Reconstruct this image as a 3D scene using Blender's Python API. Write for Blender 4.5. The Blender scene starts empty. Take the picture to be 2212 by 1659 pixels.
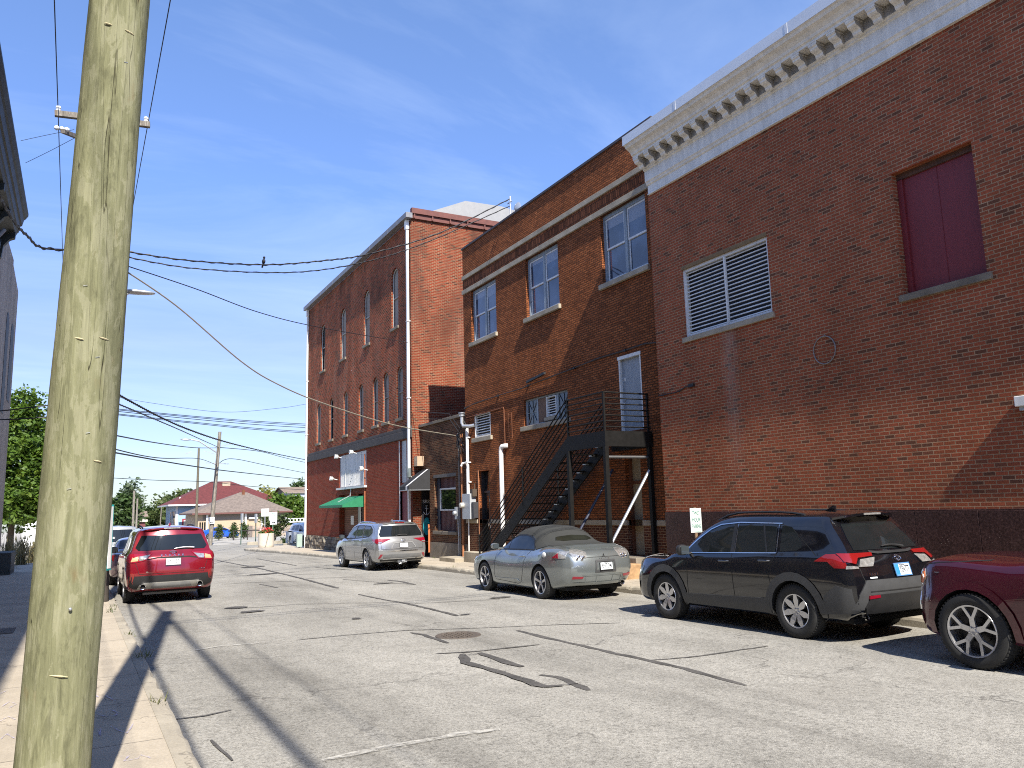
import bpy, bmesh, math, random
import numpy as np
from mathutils import Vector, Matrix
from mathutils.bvhtree import BVHTree
R = math.radians
random.seed(7)
scene = bpy.context.scene
COL = scene.collection

# ------------------------------------------------------------------ camera and survey helpers
CAMH = 1.75
SLOPE = .0115
_f = np.array([170. - 1106., 1118. - 829.5, 1700.]); _f /= np.linalg.norm(_f)
_vx = 795. - 1106.
_u = np.array([_vx, -(1700. ** 2 + (170. - 1106.) * _vx) / (1118. - 829.5), 1700.]); _u /= np.linalg.norm(_u)
_r = np.cross(_f, _u)
def gz(y): return -SLOPE * y
def ray(x, y):
    v = np.array([x - 1106., y - 829.5, 1700.]); return Vector((v @ _r, v @ _f, v @ _u))
def at(x, y, Y):                       # surveyed point at depth Y down the street
    r = ray(x, y); return r * (Y / r.y) + Vector((0, 0, CAMH))
def atX(x, y, X):
    r = ray(x, y); return r * (X / r.x) + Vector((0, 0, CAMH))
def in_plane(x, y, P, Q):              # surveyed point in the vertical plane through P and Q
    r = ray(x, y); n = Vector((Q.y - P.y, P.x - Q.x, 0)); t = n.dot(Vector((P.x, P.y, 0))) / n.dot(r)
    return r * t + Vector((0, 0, CAMH))

cd = bpy.data.cameras.new('camera'); cam = bpy.data.objects.new('camera', cd); COL.objects.link(cam)
cd.sensor_fit = 'HORIZONTAL'; cd.sensor_width = 36; cd.lens = 1700. / 2212. * 36
cd.clip_start = .05; cd.clip_end = 3000
m = Matrix(((_r[0], -_r[1], -_r[2], 0), (_f[0], -_f[1], -_f[2], 0), (_u[0], -_u[1], -_u[2], CAMH), (0, 0, 0, 1)))
cam.matrix_world = m
scene.camera = cam

# ------------------------------------------------------------------ materials
class NT:
    def __init__(self, name):
        self.m = bpy.data.materials.new(name); self.m.use_nodes = True
        self.t = self.m.node_tree; self.t.nodes.clear()
        self.out = self.n('ShaderNodeOutputMaterial'); self.b = self.n('ShaderNodeBsdfPrincipled')
        self.l(self.b.outputs[0], self.out.inputs[0])
    def n(self, typ, **kw):
        k = self.t.nodes.new(typ)
        for a, v in kw.items(): setattr(k, a, v)
        return k
    def l(self, a, b): self.t.links.new(a, b)
    def set(self, node, i, v):
        if hasattr(v, 'is_linked') or isinstance(v, bpy.types.NodeSocket): self.l(v, node.inputs[i])
        else: node.inputs[i].default_value = v
    def math(self, op, a, b=0., clamp=False):
        k = self.n('ShaderNodeMath', operation=op, use_clamp=clamp); self.set(k, 0, a); self.set(k, 1, b); return k.outputs[0]
    def mix(self, f, a, b, blend='MIX'):
        k = self.n('ShaderNodeMix', data_type='RGBA', blend_type=blend)
        self.set(k, 0, f); self.set(k, 6, a if not isinstance(a, tuple) else c4(a)); self.set(k, 7, b if not isinstance(b, tuple) else c4(b)); return k.outputs[2]
    def ramp(self, f, stops, interp='LINEAR'):
        k = self.n('ShaderNodeValToRGB'); k.color_ramp.interpolation = interp
        e = k.color_ramp.elements
        while len(e) < len(stops): e.new(.5)
        for q, (p, c) in zip(e, stops):
            q.position = p; q.color = c4(c) if isinstance(c, tuple) else (c, c, c, 1)
        self.l(f, k.inputs[0]); return k.outputs[0]
    def noise(self, vec, scale, detail=4, rough=.55, dist=0.):
        k = self.n('ShaderNodeTexNoise'); k.inputs['Scale'].default_value = scale; k.inputs['Detail'].default_value = detail
        k.inputs['Roughness'].default_value = rough; k.inputs['Distortion'].default_value = dist
        if vec is not None: self.l(vec, k.inputs['Vector'])
        return k.outputs[0]
    def pos(self): return self.n('ShaderNodeNewGeometry').outputs['Position']
    def obj(self): return self.n('ShaderNodeTexCoord').outputs['Object']
    def scale(self, v, s):
        k = self.n('ShaderNodeMapping'); self.l(v, k.inputs[0]); k.inputs['Scale'].default_value = s; return k.outputs[0]
    def bump(self, h, strength=.3, dist=.01):
        k = self.n('ShaderNodeBump'); k.inputs['Strength'].default_value = strength; k.inputs['Distance'].default_value = dist
        self.l(h, k.inputs['Height']); self.l(k.outputs[0], self.b.inputs['Normal'])
    def fin(self, col=None, rough=None, metal=None, **kw):
        if col is not None: self.set(self.b, 'Base Color', c4(col) if isinstance(col, tuple) else col)
        if rough is not None: self.set(self.b, 'Roughness', rough)
        if metal is not None: self.set(self.b, 'Metallic', metal)
        for k, v in kw.items(): self.set(self.b, k.replace('_', ' '), v)
        return self.m
def c4(c): return (c[0], c[1], c[2], 1.)

def plain(name, col, rough=.6, metal=0., var=.12, scale=6., bump=0., coord='pos', **kw):
    t = NT(name); v = t.pos() if coord == 'pos' else t.obj()
    f = t.noise(v, scale, 5, .6)
    g = t.ramp(f, [(.25, 1 - var), (.75, 1 + var)])
    col_ = t.mix(1., c4(col), g, 'MULTIPLY')
    if bump: t.bump(t.noise(v, scale * 6, 3), bump, .01)
    return t.fin(col_, t.math('ADD', t.math('MULTIPLY', f, .2), rough - .1), metal, **kw)

def bricks(name, cols, mortar, bw=.19, bh=.064, ms=.009, warp=.0, stain=None, bump=.5, grime=.25, rough=.85, bdist=.008, rn=.35):
    """cols: [(pos, colour)...] palette picked brick by brick"""
    t = NT(name)
    g = t.n('ShaderNodeNewGeometry'); sp = t.n('ShaderNodeSeparateXYZ'); t.l(g.outputs['Position'], sp.inputs[0])
    sn = t.n('ShaderNodeSeparateXYZ'); t.l(g.outputs['Normal'], sn.inputs[0])
    ax = t.math('GREATER_THAN', t.math('ABSOLUTE', sn.outputs[0]), .5)
    u = t.math('ADD', t.math('MULTIPLY', ax, sp.outputs[1]), t.math('MULTIPLY', t.math('SUBTRACT', 1., ax), sp.outputs[0]))
    v = sp.outputs[2]
    if warp:
        w = t.noise(g.outputs['Position'], 9., 2)
        w2 = t.noise(g.outputs['Position'], 14., 2)
        v = t.math('ADD', v, t.math('MULTIPLY', t.math('SUBTRACT', w, .5), warp))
        u = t.math('ADD', u, t.math('MULTIPLY', t.math('SUBTRACT', w2, .5), warp * 2.5))
    cv = t.n('ShaderNodeCombineXYZ'); t.l(u, cv.inputs[0]); t.l(v, cv.inputs[1])
    b = t.n('ShaderNodeTexBrick'); t.l(cv.outputs[0], b.inputs['Vector'])
    b.inputs['Color1'].default_value = (0, 0, 0, 1); b.inputs['Color2'].default_value = (1, 1, 1, 1); b.inputs['Mortar'].default_value = (.5, .5, .5, 1)
    b.inputs['Scale'].default_value = 1.; b.inputs['Mortar Size'].default_value = ms; b.inputs['Mortar Smooth'].default_value = .35
    b.inputs['Brick Width'].default_value = bw; b.inputs['Row Height'].default_value = bh
    pal = t.ramp(b.outputs['Color'], cols, 'CONSTANT')
    n1 = t.noise(g.outputs['Position'], 40., 3)
    pal = t.mix(1., pal, t.ramp(n1, [(.2, .75), (.8, 1.25)]), 'MULTIPLY')
    mn = t.mix(1., c4(mortar), t.ramp(t.noise(g.outputs['Position'], 3., 3), [(.3, .75), (.7, 1.15)]), 'MULTIPLY')
    col = t.mix(b.outputs['Fac'], pal, mn)
    if grime:
        gr = t.noise(t.scale(g.outputs['Position'], (1, 1, .45)), .9, 6, .65)
        col = t.mix(1., col, t.ramp(gr, [(.3, 1 - grime), (.7, 1 + grime * .6)]), 'MULTIPLY')
    if stain: col = stain(t, col, sp)
    h = t.math('ADD', t.math('SUBTRACT', 1., b.outputs['Fac']), t.math('MULTIPLY', n1, rn))
    t.bump(h, bump, bdist)
    return t.fin(col, rough, Specular_IOR_Level=.08)

def paint(name, col, flake=.25, rough=.28, metal=.0, dirt=.08, **kw):
    t = NT(name)
    p = t.obj()
    d = t.noise(p, 3., 5, .6)
    c = t.mix(t.math('MULTIPLY', t.ramp(d, [(.45, 0.), (.8, 1.)]), dirt), c4(col), (.25, .23, .2))
    return t.fin(c, rough, metal, Coat_Weight=1., Coat_Roughness=.03, **kw)

def emis(name, col, s):
    t = NT(name); return t.fin(col, .5, Emission_Color=c4(col), Emission_Strength=s)

# ------------------------------------------------------------------ mesh builder
class MB:
    def __init__(self): self.v = []; self.f = []; self.mi = []; self.sm = []
    def add(self, vs, fs, m=0, smooth=False):
        o = len(self.v); self.v += [tuple(p) for p in vs]
        for f in fs: self.f.append([i + o for i in f]); self.mi.append(m); self.sm.append(smooth)
        return self
    def box(self, x0, x1, y0, y1, z0, z1, m=0):
        if x0 > x1: x0, x1 = x1, x0
        if y0 > y1: y0, y1 = y1, y0
        if z0 > z1: z0, z1 = z1, z0
        vs = [(x, y, z) for z in (z0, z1) for y in (y0, y1) for x in (x0, x1)]
        return self.add(vs, [(0, 2, 3, 1), (4, 5, 7, 6), (0, 1, 5, 4), (2, 6, 7, 3), (0, 4, 6, 2), (1, 3, 7, 5)], m)
    def obox(self, c, ax, ay, az, hx, hy, hz, m=0):
        c = Vector(c); vs = []
        for k in (-1, 1):
            for j in (-1, 1):
                for i in (-1, 1): vs.append(c + ax * (hx * i) + ay * (hy * j) + az * (hz * k))
        return self.add(vs, [(0, 2, 3, 1), (4, 5, 7, 6), (0, 1, 5, 4), (2, 6, 7, 3), (0, 4, 6, 2), (1, 3, 7, 5)], m)
    def bar(self, p, q, w, h=None, m=0, up=Vector((0, 0, 1))):
        p = Vector(p); q = Vector(q); d = q - p; L = d.length
        if L < 1e-6: return self
        d /= L; s = d.cross(up)
        if s.length < 1e-4: s = d.cross(Vector((1, 0, 0)))
        s.normalize(); u = s.cross(d)
        return self.obox((p + q) / 2, d, s, u, L / 2, w / 2, (h or w) / 2, m)
    def prism(self, poly, axis, a, b, m=0, smooth=False):
        """poly of 2D points in the plane perpendicular to axis ('x': (y,z), 'y': (x,z), 'z': (x,y))"""
        def P(p, h): return {'x': (h, p[0], p[1]), 'y': (p[0], h, p[1]), 'z': (p[0], p[1], h)}[axis]
        n = len(poly); vs = [P(p, a) for p in poly] + [P(p, b) for p in poly]
        fs = [list(range(n))[::-1], list(range(n, 2 * n))] + [(i, (i + 1) % n, n + (i + 1) % n, n + i) for i in range(n)]
        return self.add(vs, fs, m, smooth)
    def quad(self, a, b, c, d, m=0): return self.add([a, b, c, d], [(0, 1, 2, 3)], m)
    def tube(self, pts, r, n=8, m=0, cap=True, smooth=True):
        pts = [Vector(p) for p in pts]; rr = r if isinstance(r, (list, tuple)) else [r] * len(pts)
        vs = []; fs = []; up = None
        for i, p in enumerate(pts):
            d = (pts[min(i + 1, len(pts) - 1)] - pts[max(i - 1, 0)]).normalized()
            if up is None:
                up = d.cross(Vector((0, 0, 1)))
                if up.length < .05: up = d.cross(Vector((1, 0, 0)))
            up = (up - d * up.dot(d)).normalized(); w = d.cross(up)
            for k in range(n):
                a = 2 * math.pi * k / n; vs.append(p + (up * math.cos(a) + w * math.sin(a)) * rr[i])
        for i in range(len(pts) - 1):
            for k in range(n):
                k2 = (k + 1) % n; fs.append((i * n + k, i * n + k2, (i + 1) * n + k2, (i + 1) * n + k))
        self.add(vs, fs, m, smooth)
        if cap: 
            self.add(vs[:n], [list(range(n))[::-1]], m); self.add(vs[-n:], [list(range(n))], m)
        return self
    def lathe(self, prof, c=(0, 0, 0), axis='z', n=24, m=0, smooth=True):
        vs = []; fs = []; c = Vector(c)
        for (r, h) in prof:
            for k in range(n):
                a = 2 * math.pi * k / n; x, y = r * math.cos(a), r * math.sin(a)
                vs.append(c + Vector({'z': (x, y, h), 'x': (h, x, y), 'y': (y, h, x)}[axis]))
        for i in range(len(prof) - 1):
            for k in range(n):
                k2 = (k + 1) % n; fs.append((i * n + k, i * n + k2, (i + 1) * n + k2, (i + 1) * n + k))
        return self.add(vs, fs, m, smooth)
    def blob(self, c, rx, ry, rz, e=1., nu=14, nv=10, m=0):
        vs = []; fs = []
        s = lambda x: math.copysign(abs(x) ** e, x)
        for j in range(nv + 1):
            b = -math.pi / 2 + math.pi * j / nv
            for i in range(nu):
                a = 2 * math.pi * i / nu
                vs.append((c[0] + rx * s(math.cos(b)) * s(math.cos(a)), c[1] + ry * s(math.cos(b)) * s(math.sin(a)), c[2] + rz * s(math.sin(b))))
        for j in range(nv):
            for i in range(nu):
                i2 = (i + 1) % nu; fs.append((j * nu + i, j * nu + i2, (j + 1) * nu + i2, (j + 1) * nu + i))
        return self.add(vs, fs, m, True)
    def text(self, body, size, o, right, up, m=0, depth=.002, align='CENTER', sx=1.):
        vs, fs = text_mesh(body, align); right = Vector(right).normalized(); up = Vector(up).normalized(); nn = right.cross(up); o = Vector(o)
        return self.add([o + right * (p[0] * size * sx) + up * (p[1] * size) + nn * (depth * (1 if p[2] > 0 else 0)) for p in vs], fs, m)
    def build(self, name, mats, parent=None, bevel=0., angle=35, seg=2):
        me = bpy.data.meshes.new(name); off = parent_loc(parent)
        me.from_pydata([(p[0] - off[0], p[1] - off[1], p[2] - off[2]) for p in self.v], [], self.f)
        for mm in (mats if isinstance(mats, (list, tuple)) else [mats]): me.materials.append(mm)
        me.polygons.foreach_set('material_index', self.mi); me.polygons.foreach_set('use_smooth', self.sm)
        me.update()
        if any(self.sm): me.set_sharp_from_angle(angle=R(angle))
        o = bpy.data.objects.new(name, me); COL.objects.link(o)
        if parent is not None: o.parent = parent
        _abs[o.name] = off
        if bevel:
            bm = bmesh.new(); bm.from_mesh(me)
            bmesh.ops.remove_doubles(bm, verts=bm.verts, dist=1e-5)
            es = [e for e in bm.edges if len(e.link_faces) == 2 and e.calc_face_angle(0) > R(30)]
            bmesh.ops.bevel(bm, geom=es, offset=bevel, segments=seg, affect='EDGES', profile=.5, clamp_overlap=True)
            bm.to_mesh(me); bm.free()
        return o
_tc = {}
def text_mesh(body, align='CENTER'):
    if (body, align) in _tc: return _tc[body, align]
    cu = bpy.data.curves.new('lettering', 'FONT'); cu.body = body; cu.align_x = align; cu.align_y = 'CENTER'; cu.size = 1.; cu.extrude = .5; cu.resolution_u = 3; cu.offset = .01
    o = bpy.data.objects.new('lettering', cu); COL.objects.link(o)
    dg = bpy.context.evaluated_depsgraph_get(); me = bpy.data.meshes.new_from_object(o.evaluated_get(dg))
    r = ([tuple(v.co) for v in me.vertices], [list(p.vertices) for p in me.polygons])
    bpy.data.objects.remove(o); bpy.data.curves.remove(cu); bpy.data.meshes.remove(me)
    _tc[body, align] = r; return r
_abs = {}
def parent_loc(p):
    if p is None: return (0, 0, 0)
    return _abs.get(p.name, (0, 0, 0))
def tag(o, label=None, cat=None, group=None, kind=None):
    if label: o['label'] = label
    if cat: o['category'] = cat
    if group: o['group'] = group
    if kind: o['kind'] = kind
    return o
def thing(name, label, cat, loc=(0, 0, 0), group=None, rz=0.):
    o = bpy.data.objects.new(name, None); COL.objects.link(o); o.location = loc; o.rotation_euler = (0, 0, rz); o.empty_display_size = .3
    tag(o, label, cat, group)
    if rz == 0.: _abs[o.name] = tuple(loc)
    return o
def single(mb, name, mats, label, cat, group=None, **kw):
    return tag(mb.build(name, mats, None, **kw), label, cat, group)
def wall_holes(mb, X, y0, y1, z0, z1, holes, depth=.15, m=0, mr=None, arch=()):
    """street wall in the plane x = X (outside is -x) with rectangular holes (y0,y1,z0,z1[,rise]) and reveals; rise rounds the head"""
    ys = sorted({y0, y1} | {h[0] for h in holes} | {h[1] for h in holes}); zs = sorted({z0, z1} | {h[2] for h in holes} | {h[3] for h in holes})
    ys = [q for q in ys if y0 <= q <= y1]; zs = [q for q in zs if z0 <= q <= z1]
    for i in range(len(ys) - 1):
        for j in range(len(zs) - 1):
            cy, cz = (ys[i] + ys[i + 1]) / 2, (zs[j] + zs[j + 1]) / 2
            if any(h[0] < cy < h[1] and h[2] < cz < h[3] for h in holes): continue
            mb.add([(X, ys[i], zs[j]), (X, ys[i], zs[j + 1]), (X, ys[i + 1], zs[j + 1]), (X, ys[i + 1], zs[j])], [(0, 1, 2, 3)], m)
    mr = m if mr is None else mr
    for h in holes:
        a, b, c, d = h[:4]; Xi = X + (h[5] if len(h) > 5 else depth); rise = h[4] if len(h) > 4 else 0
        mb.add([(X, a, c), (Xi, a, c), (Xi, a, d), (X, a, d)], [(0, 1, 2, 3)], mr)
        mb.add([(X, b, c), (X, b, d), (Xi, b, d), (Xi, b, c)], [(0, 1, 2, 3)], mr)
        mb.add([(X, a, c), (X, b, c), (Xi, b, c), (Xi, a, c)], [(0, 1, 2, 3)], mr)
        if rise <= 0:
            mb.add([(X, a, d), (Xi, a, d), (Xi, b, d), (X, b, d)], [(0, 1, 2, 3)], mr)
        else:
            n = 10; pts = []
            for k in range(n + 1):
                th = math.pi * k / n; pts.append(((a + b) / 2 - (b - a) / 2 * math.cos(th), d - rise + rise * math.sin(th)))
            for k in range(n):
                p, q = pts[k], pts[k + 1]
                mb.add([(X, p[0], p[1]), (X, p[0], d), (X, q[0], d), (X, q[0], q[1])], [(0, 1, 2, 3)], m)
                mb.add([(X, p[0], p[1]), (X, q[0], q[1]), (Xi, q[0], q[1]), (Xi, p[0], p[1])], [(0, 1, 2, 3)], mr)
    return mb
# ------------------------------------------------------------------ light and sky
AZ, EL = R(6.), R(45.)
sd = bpy.data.lights.new('sun', 'SUN'); sun = bpy.data.objects.new('sun', sd); COL.objects.link(sun)
sdir = Vector((math.sin(AZ) * math.cos(EL), math.cos(AZ) * math.cos(EL), -math.sin(EL)))
sun.rotation_euler = sdir.to_track_quat('-Z', 'Y').to_euler(); sun.location = (-10, -40, 60)
sd.energy = 5.0; sd.angle = R(.53); sd.color = (1., .94, .84)
w = bpy.data.worlds.new('World'); scene.world = w; w.use_nodes = True
nt = w.node_tree; nt.nodes.clear()
wo = nt.nodes.new('ShaderNodeOutputWorld'); bg = nt.nodes.new('ShaderNodeBackground'); sky = nt.nodes.new('ShaderNodeTexSky')
sky.sky_type = 'NISHITA'; sky.sun_disc = False; sky.sun_elevation = EL; sky.sun_rotation = math.pi + AZ
sky.air_density = 1.15; sky.dust_density = .35; sky.ozone_density = 2.2; sky.altitude = 150
tc = nt.nodes.new('ShaderNodeTexCoord'); sep = nt.nodes.new('ShaderNodeSeparateXYZ'); nt.links.new(tc.outputs['Generated'], sep.inputs[0])
# thin cirrus on a flat layer high above: direction / height
def wm(op, a, b=None, clamp=False):
    k = nt.nodes.new('ShaderNodeMath'); k.operation = op; k.use_clamp = clamp
    for i, q in enumerate((a, b)):
        if q is None: continue
        if isinstance(q, (int, float)): k.inputs[i].default_value = q
        else: nt.links.new(q, k.inputs[i])
    return k.outputs[0]
hz = wm('ADD', wm('MAXIMUM', sep.outputs[2], 0.), .12)
cv = nt.nodes.new('ShaderNodeCombineXYZ'); nt.links.new(wm('DIVIDE', sep.outputs[0], hz), cv.inputs[0]); nt.links.new(wm('DIVIDE', sep.outputs[1], hz), cv.inputs[1])
mp = nt.nodes.new('ShaderNodeMapping'); mp.inputs['Rotation'].default_value = (0, 0, R(35)); mp.inputs['Scale'].default_value = (.55, 1.3, 1); nt.links.new(cv.outputs[0], mp.inputs[0])
nz = nt.nodes.new('ShaderNodeTexNoise'); nz.inputs['Scale'].default_value = 1.1; nz.inputs['Detail'].default_value = 8; nz.inputs['Roughness'].default_value = .62; nz.inputs['Distortion'].default_value = .6
nt.links.new(mp.outputs[0], nz.inputs['Vector'])
cr = nt.nodes.new('ShaderNodeValToRGB'); cr.color_ramp.elements[0].position = .44; cr.color_ramp.elements[1].position = .85; nt.links.new(nz.outputs[0], cr.inputs[0])
fac = wm('ADD', wm('MULTIPLY', cr.outputs[0], .3), .09)
hs = nt.nodes.new('ShaderNodeHueSaturation'); hs.inputs['Saturation'].default_value = 1.1; hs.inputs['Hue'].default_value = .5; nt.links.new(sky.outputs[0], hs.inputs['Color'])
tn = nt.nodes.new('ShaderNodeMix'); tn.data_type = 'RGBA'; tn.blend_type = 'MULTIPLY'; tn.inputs[0].default_value = 1.; nt.links.new(hs.outputs[0], tn.inputs[6])
tr_ = nt.nodes.new('ShaderNodeValToRGB'); e_ = tr_.color_ramp.elements; e_.new(.2); e_.new(.38)
for q_, (p_, c_) in zip(e_, ((0., (.50, .60, .80)), (.2, (.80, .72, 1.05)), (.38, (.72, .86, 1.24)), (.6, (.70, .90, 1.22)))): q_.position = p_; q_.color = c_ + (1,)
nt.links.new(sep.outputs[2], tr_.inputs[0]); nt.links.new(tr_.outputs[0], tn.inputs[7])
mx = nt.nodes.new('ShaderNodeMix'); mx.data_type = 'RGBA'; nt.links.new(fac, mx.inputs[0]); nt.links.new(tn.outputs[2], mx.inputs[6]); mx.inputs[7].default_value = (5.6, 6.6, 8.2, 1)
nt.links.new(mx.outputs[2], bg.inputs[0]); bg.inputs[1].default_value = .096
nt.links.new(bg.outputs[0], wo.inputs[0])
scene.view_settings.view_transform = 'Standard'; scene.view_settings.look = 'None'; scene.view_settings.gamma = 1.; scene.view_settings.exposure = .98
scene.cycles.max_bounces = 6; scene.cycles.diffuse_bounces = 3; scene.cycles.glossy_bounces = 4; scene.cycles.transparent_max_bounces = 8; scene.cycles.transmission_bounces = 4
scene.cycles.caustics_reflective = False; scene.cycles.caustics_refractive = False
scene.cycles.use_denoising = False
scene.cycles.pixel_filter_type = 'BLACKMAN_HARRIS'; scene.cycles.filter_width = 1.05
scene.cycles.sample_clamp_indirect = 6.

# ------------------------------------------------------------------ ground, road, pavements
def asphalt():
    t = NT('asphalt'); p = t.pos(); sp = t.n('ShaderNodeSeparateXYZ'); t.l(p, sp.inputs[0])
    vo = t.n('ShaderNodeTexVoronoi'); vo.inputs['Scale'].default_value = 95.; t.l(p, vo.inputs['Vector'])
    agg = t.ramp(vo.outputs['Color'], [(0., (.16, .15, .13)), (.3, (.255, .243, .215)), (.6, (.305, .291, .258)), (1., (.38, .363, .325))])
    fine = t.noise(p, 26., 4, .7)
    col = t.mix(1., agg, t.ramp(fine, [(.32, .58), (.48, .98), (.7, 1.14)]), 'MULTIPLY')
    big = t.noise(t.scale(p, (1., .3, 1)), .55, 6, .62)
    col = t.mix(1., col, t.ramp(big, [(.32, .74), (.5, .97), (.68, 1.14)]), 'MULTIPLY')
    ctr = t.noise(t.scale(p, (.9, .9, 1)), .33, 4, .7)
    col = t.mix(t.ramp(ctr, [(.56, 0.), (.64, .22)]), col, (.20, .185, .16))
    mid = t.noise(p, 3.2, 6, .7)
    col = t.mix(1., col, t.ramp(mid, [(.32, .84), (.5, 1.), (.7, 1.06)]), 'MULTIPLY')
    # oil drip stains in the wheel lanes and the parking bays, long wear streaks
    st = t.noise(t.scale(p, (1.6, .22, 1)), 1.3, 5, .6)
    lane = t.math('MULTIPLY', t.ramp(sp.outputs[0], [(0., 0.), (1., 1.)]), 1.)
    def band(c, wd): 
        d = t.math('ABSOLUTE', t.math('SUBTRACT', sp.outputs[0], c)); return t.ramp(t.math('DIVIDE', d, wd), [(.25, 1.), (1., 0.)])
    oil = t.math('MULTIPLY', t.ramp(st, [(.47, 0.), (.66, 1.)]), t.math('ADD', t.math('ADD', band(2.15, 1.1), band(5.3, .9)), band(9.2, .8), True))
    col = t.mix(t.math('MULTIPLY', oil, .34), col, (.075, .07, .062))
    # fine hairline cracks
    ck = t.n('ShaderNodeTexVoronoi', feature='DISTANCE_TO_EDGE'); ck.inputs['Scale'].default_value = .42
    wv = t.n('ShaderNodeVectorMath', operation='ADD'); t.l(p, wv.inputs[0]); nn = t.n('ShaderNodeTexNoise'); nn.inputs['Scale'].default_value = 2.2; nn.inputs['Detail'].default_value = 6; t.l(p, nn.inputs['Vector'])
    sc = t.n('ShaderNodeVectorMath', operation='SCALE'); t.l(nn.outputs['Color'], sc.inputs[0]); sc.inputs['Scale'].default_value = .8; t.l(sc.outputs[0], wv.inputs[1]); t.l(wv.outputs[0], ck.inputs['Vector'])
    hair = t.math('MULTIPLY', t.ramp(ck.outputs['Distance'], [(.0, 1.), (.006, 0.)]), t.ramp(t.noise(p, .5, 2), [(.48, 0.), (.58, .7)]))
    col = t.mix(hair, col, (.07, .065, .06))
    h = t.math('ADD', t.math('MULTIPLY', vo.outputs['Distance'], .6), fine)
    t.bump(h, .55, .012)
    return t.fin(col, .93, Specular_IOR_Level=.15)
def concrete(name, col, joints=None, dirt=.3, sc=1.):
    t = NT(name); p = t.pos()
    n = t.noise(p, 1.1 * sc, 7, .65); n2 = t.noise(p, 45., 3, .7); n3 = t.noise(p, 6., 5, .6)
    c = t.mix(1., c4(col), t.ramp(n, [(.3, 1 - dirt), (.7, 1 + dirt * .4)]), 'MULTIPLY')
    c = t.mix(1., c, t.ramp(n2, [(.25, .84), (.75, 1.14)]), 'MULTIPLY')
    c = t.mix(t.ramp(n3, [(.6, 0.), (.8, .22)]), c, (.1, .085, .065))
    if joints:
        sp = t.n('ShaderNodeSeparateXYZ'); t.l(p, sp.inputs[0])
        fr = t.math('ABSOLUTE', t.math('SUBTRACT', t.math('FRACT', t.math('DIVIDE', t.math('ADD', sp.outputs[1], 200.), joints)), .5))
        c = t.mix(t.ramp(fr, [(.0, 1.), (.007, 0.)]), c, (.07, .06, .05))
        ck = t.n('ShaderNodeTexVoronoi', feature='DISTANCE_TO_EDGE'); ck.inputs['Scale'].default_value = .5
        wv = t.n('ShaderNodeVectorMath', operation='ADD'); t.l(p, wv.inputs[0]); nn = t.n('ShaderNodeTexNoise'); nn.inputs['Scale'].default_value = 3.; nn.inputs['Detail'].default_value = 6; t.l(p, nn.inputs['Vector'])
        t.l(nn.outputs['Color'], wv.inputs[1]); t.l(wv.outputs[0], ck.inputs['Vector'])
        c = t.mix(t.math('MULTIPLY', t.ramp(ck.outputs['Distance'], [(0., 1.), (.008, 0.)]), .55), c, (.08, .065, .05))
    t.bump(n2, .3, .006)
    return t.fin(c, .9)
M_ASPH = asphalt()
M_PAVE = concrete('pavement_concrete', (.40, .345, .265), 1.55, .2)
M_KERB = concrete('kerb_concrete', (.36, .32, .25), 3., .35)
M_LOT = concrete('lot_surface', (.36, .335, .285), None, .2, .3)
def strip(mb, x0, x1, y0, y1, h, m=0, nx=1, step=8.):
    n = max(1, int((y1 - y0) / step)); ys = [y0 + (y1 - y0) * i / n for i in range(n + 1)]
    for i in range(n):
        a, b = ys[i], ys[i + 1]
        mb.add([(x0, a, gz(a) + h), (x1, a, gz(a) + h), (x1, b, gz(b) + h), (x0, b, gz(b) + h)], [(0, 1, 2, 3)], m)
g = MB(); strip(g, -500, 500, -80, 900, -.03); tag(g.build('ground', M_LOT), kind='structure')
g = MB(); strip(g, .80, 10.34, -60, 58, 0.); tag(g.build('road', M_ASPH), kind='structure')
g = MB(); strip(g, -60, 9.2, 58, 140, -.006); strip(g, 9.2, 60, 56, 70, -.006); tag(g.build('cross_road', M_ASPH), kind='structure')
g = MB(); strip(g, 11.9, 70, 71, 130, -.01); tag(g.build('parking_lot', M_LOT), kind='structure')
KT = .14
def kerbline(name, pts, wdt, side):
    """kerb stone with a worn rounded top and a broken edge, along pts [(x,y)]"""
    mb = MB(); rnd = random.Random(3)
    P = []
    for i in range(len(pts) - 1):
        n = max(1, int((Vector(pts[i + 1]) - Vector(pts[i])).length / .18))
        P += [Vector(pts[i]).lerp(Vector(pts[i + 1]), k / n) for k in range(n)]
    P.append(Vector(pts[-1])); rows = []
    for i, p in enumerate(P):
        d = (P[min(i + 1, len(P) - 1)] - P[max(i - 1, 0)]).normalized(); nr = Vector((d.y, -d.x)) * side
        chip = rnd.random() ** 6 * .07 + rnd.uniform(-.006, .006); z = gz(p.y)
        f = lambda o, h: (p.x + nr.x * o, p.y + nr.y * o, z + h)
        rows.append([f(0, -.05), f(.006, KT - .05 - chip * .7), f(.02 + chip * .5, KT - .015 - chip * .25), f(.05 + chip, KT - chip * .1), f(wdt, KT)])
    for i in range(len(rows) - 1):
        for k in range(4):
            q = (rows[i][k], rows[i + 1][k], rows[i + 1][k + 1], rows[i][k + 1])
            mb.add(q if side < 0 else q[::-1], [(0, 1, 2, 3)], 0, True)
    return tag(mb.build(name, M_KERB, angle=50), kind='structure')
kerbline('kerb_left', [(.83, -60), (.83, 30), (.7, 56)], .17, -1)
kerbline('kerb_right', [(10.31, -60), (10.31, 34), (10.1, 40), (9.75, 46), (9.25, 52), (9.35, 53.2), (11.9, 55.5)], .17, 1)
g = MB(); strip(g, -2.6, .67, -60, 52, KT - .004); tag(g.build('pavement_left', M_PAVE), kind='structure')
g = MB(); strip(g, 10.47, 13.2, -60, 36, KT - .004)
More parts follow.
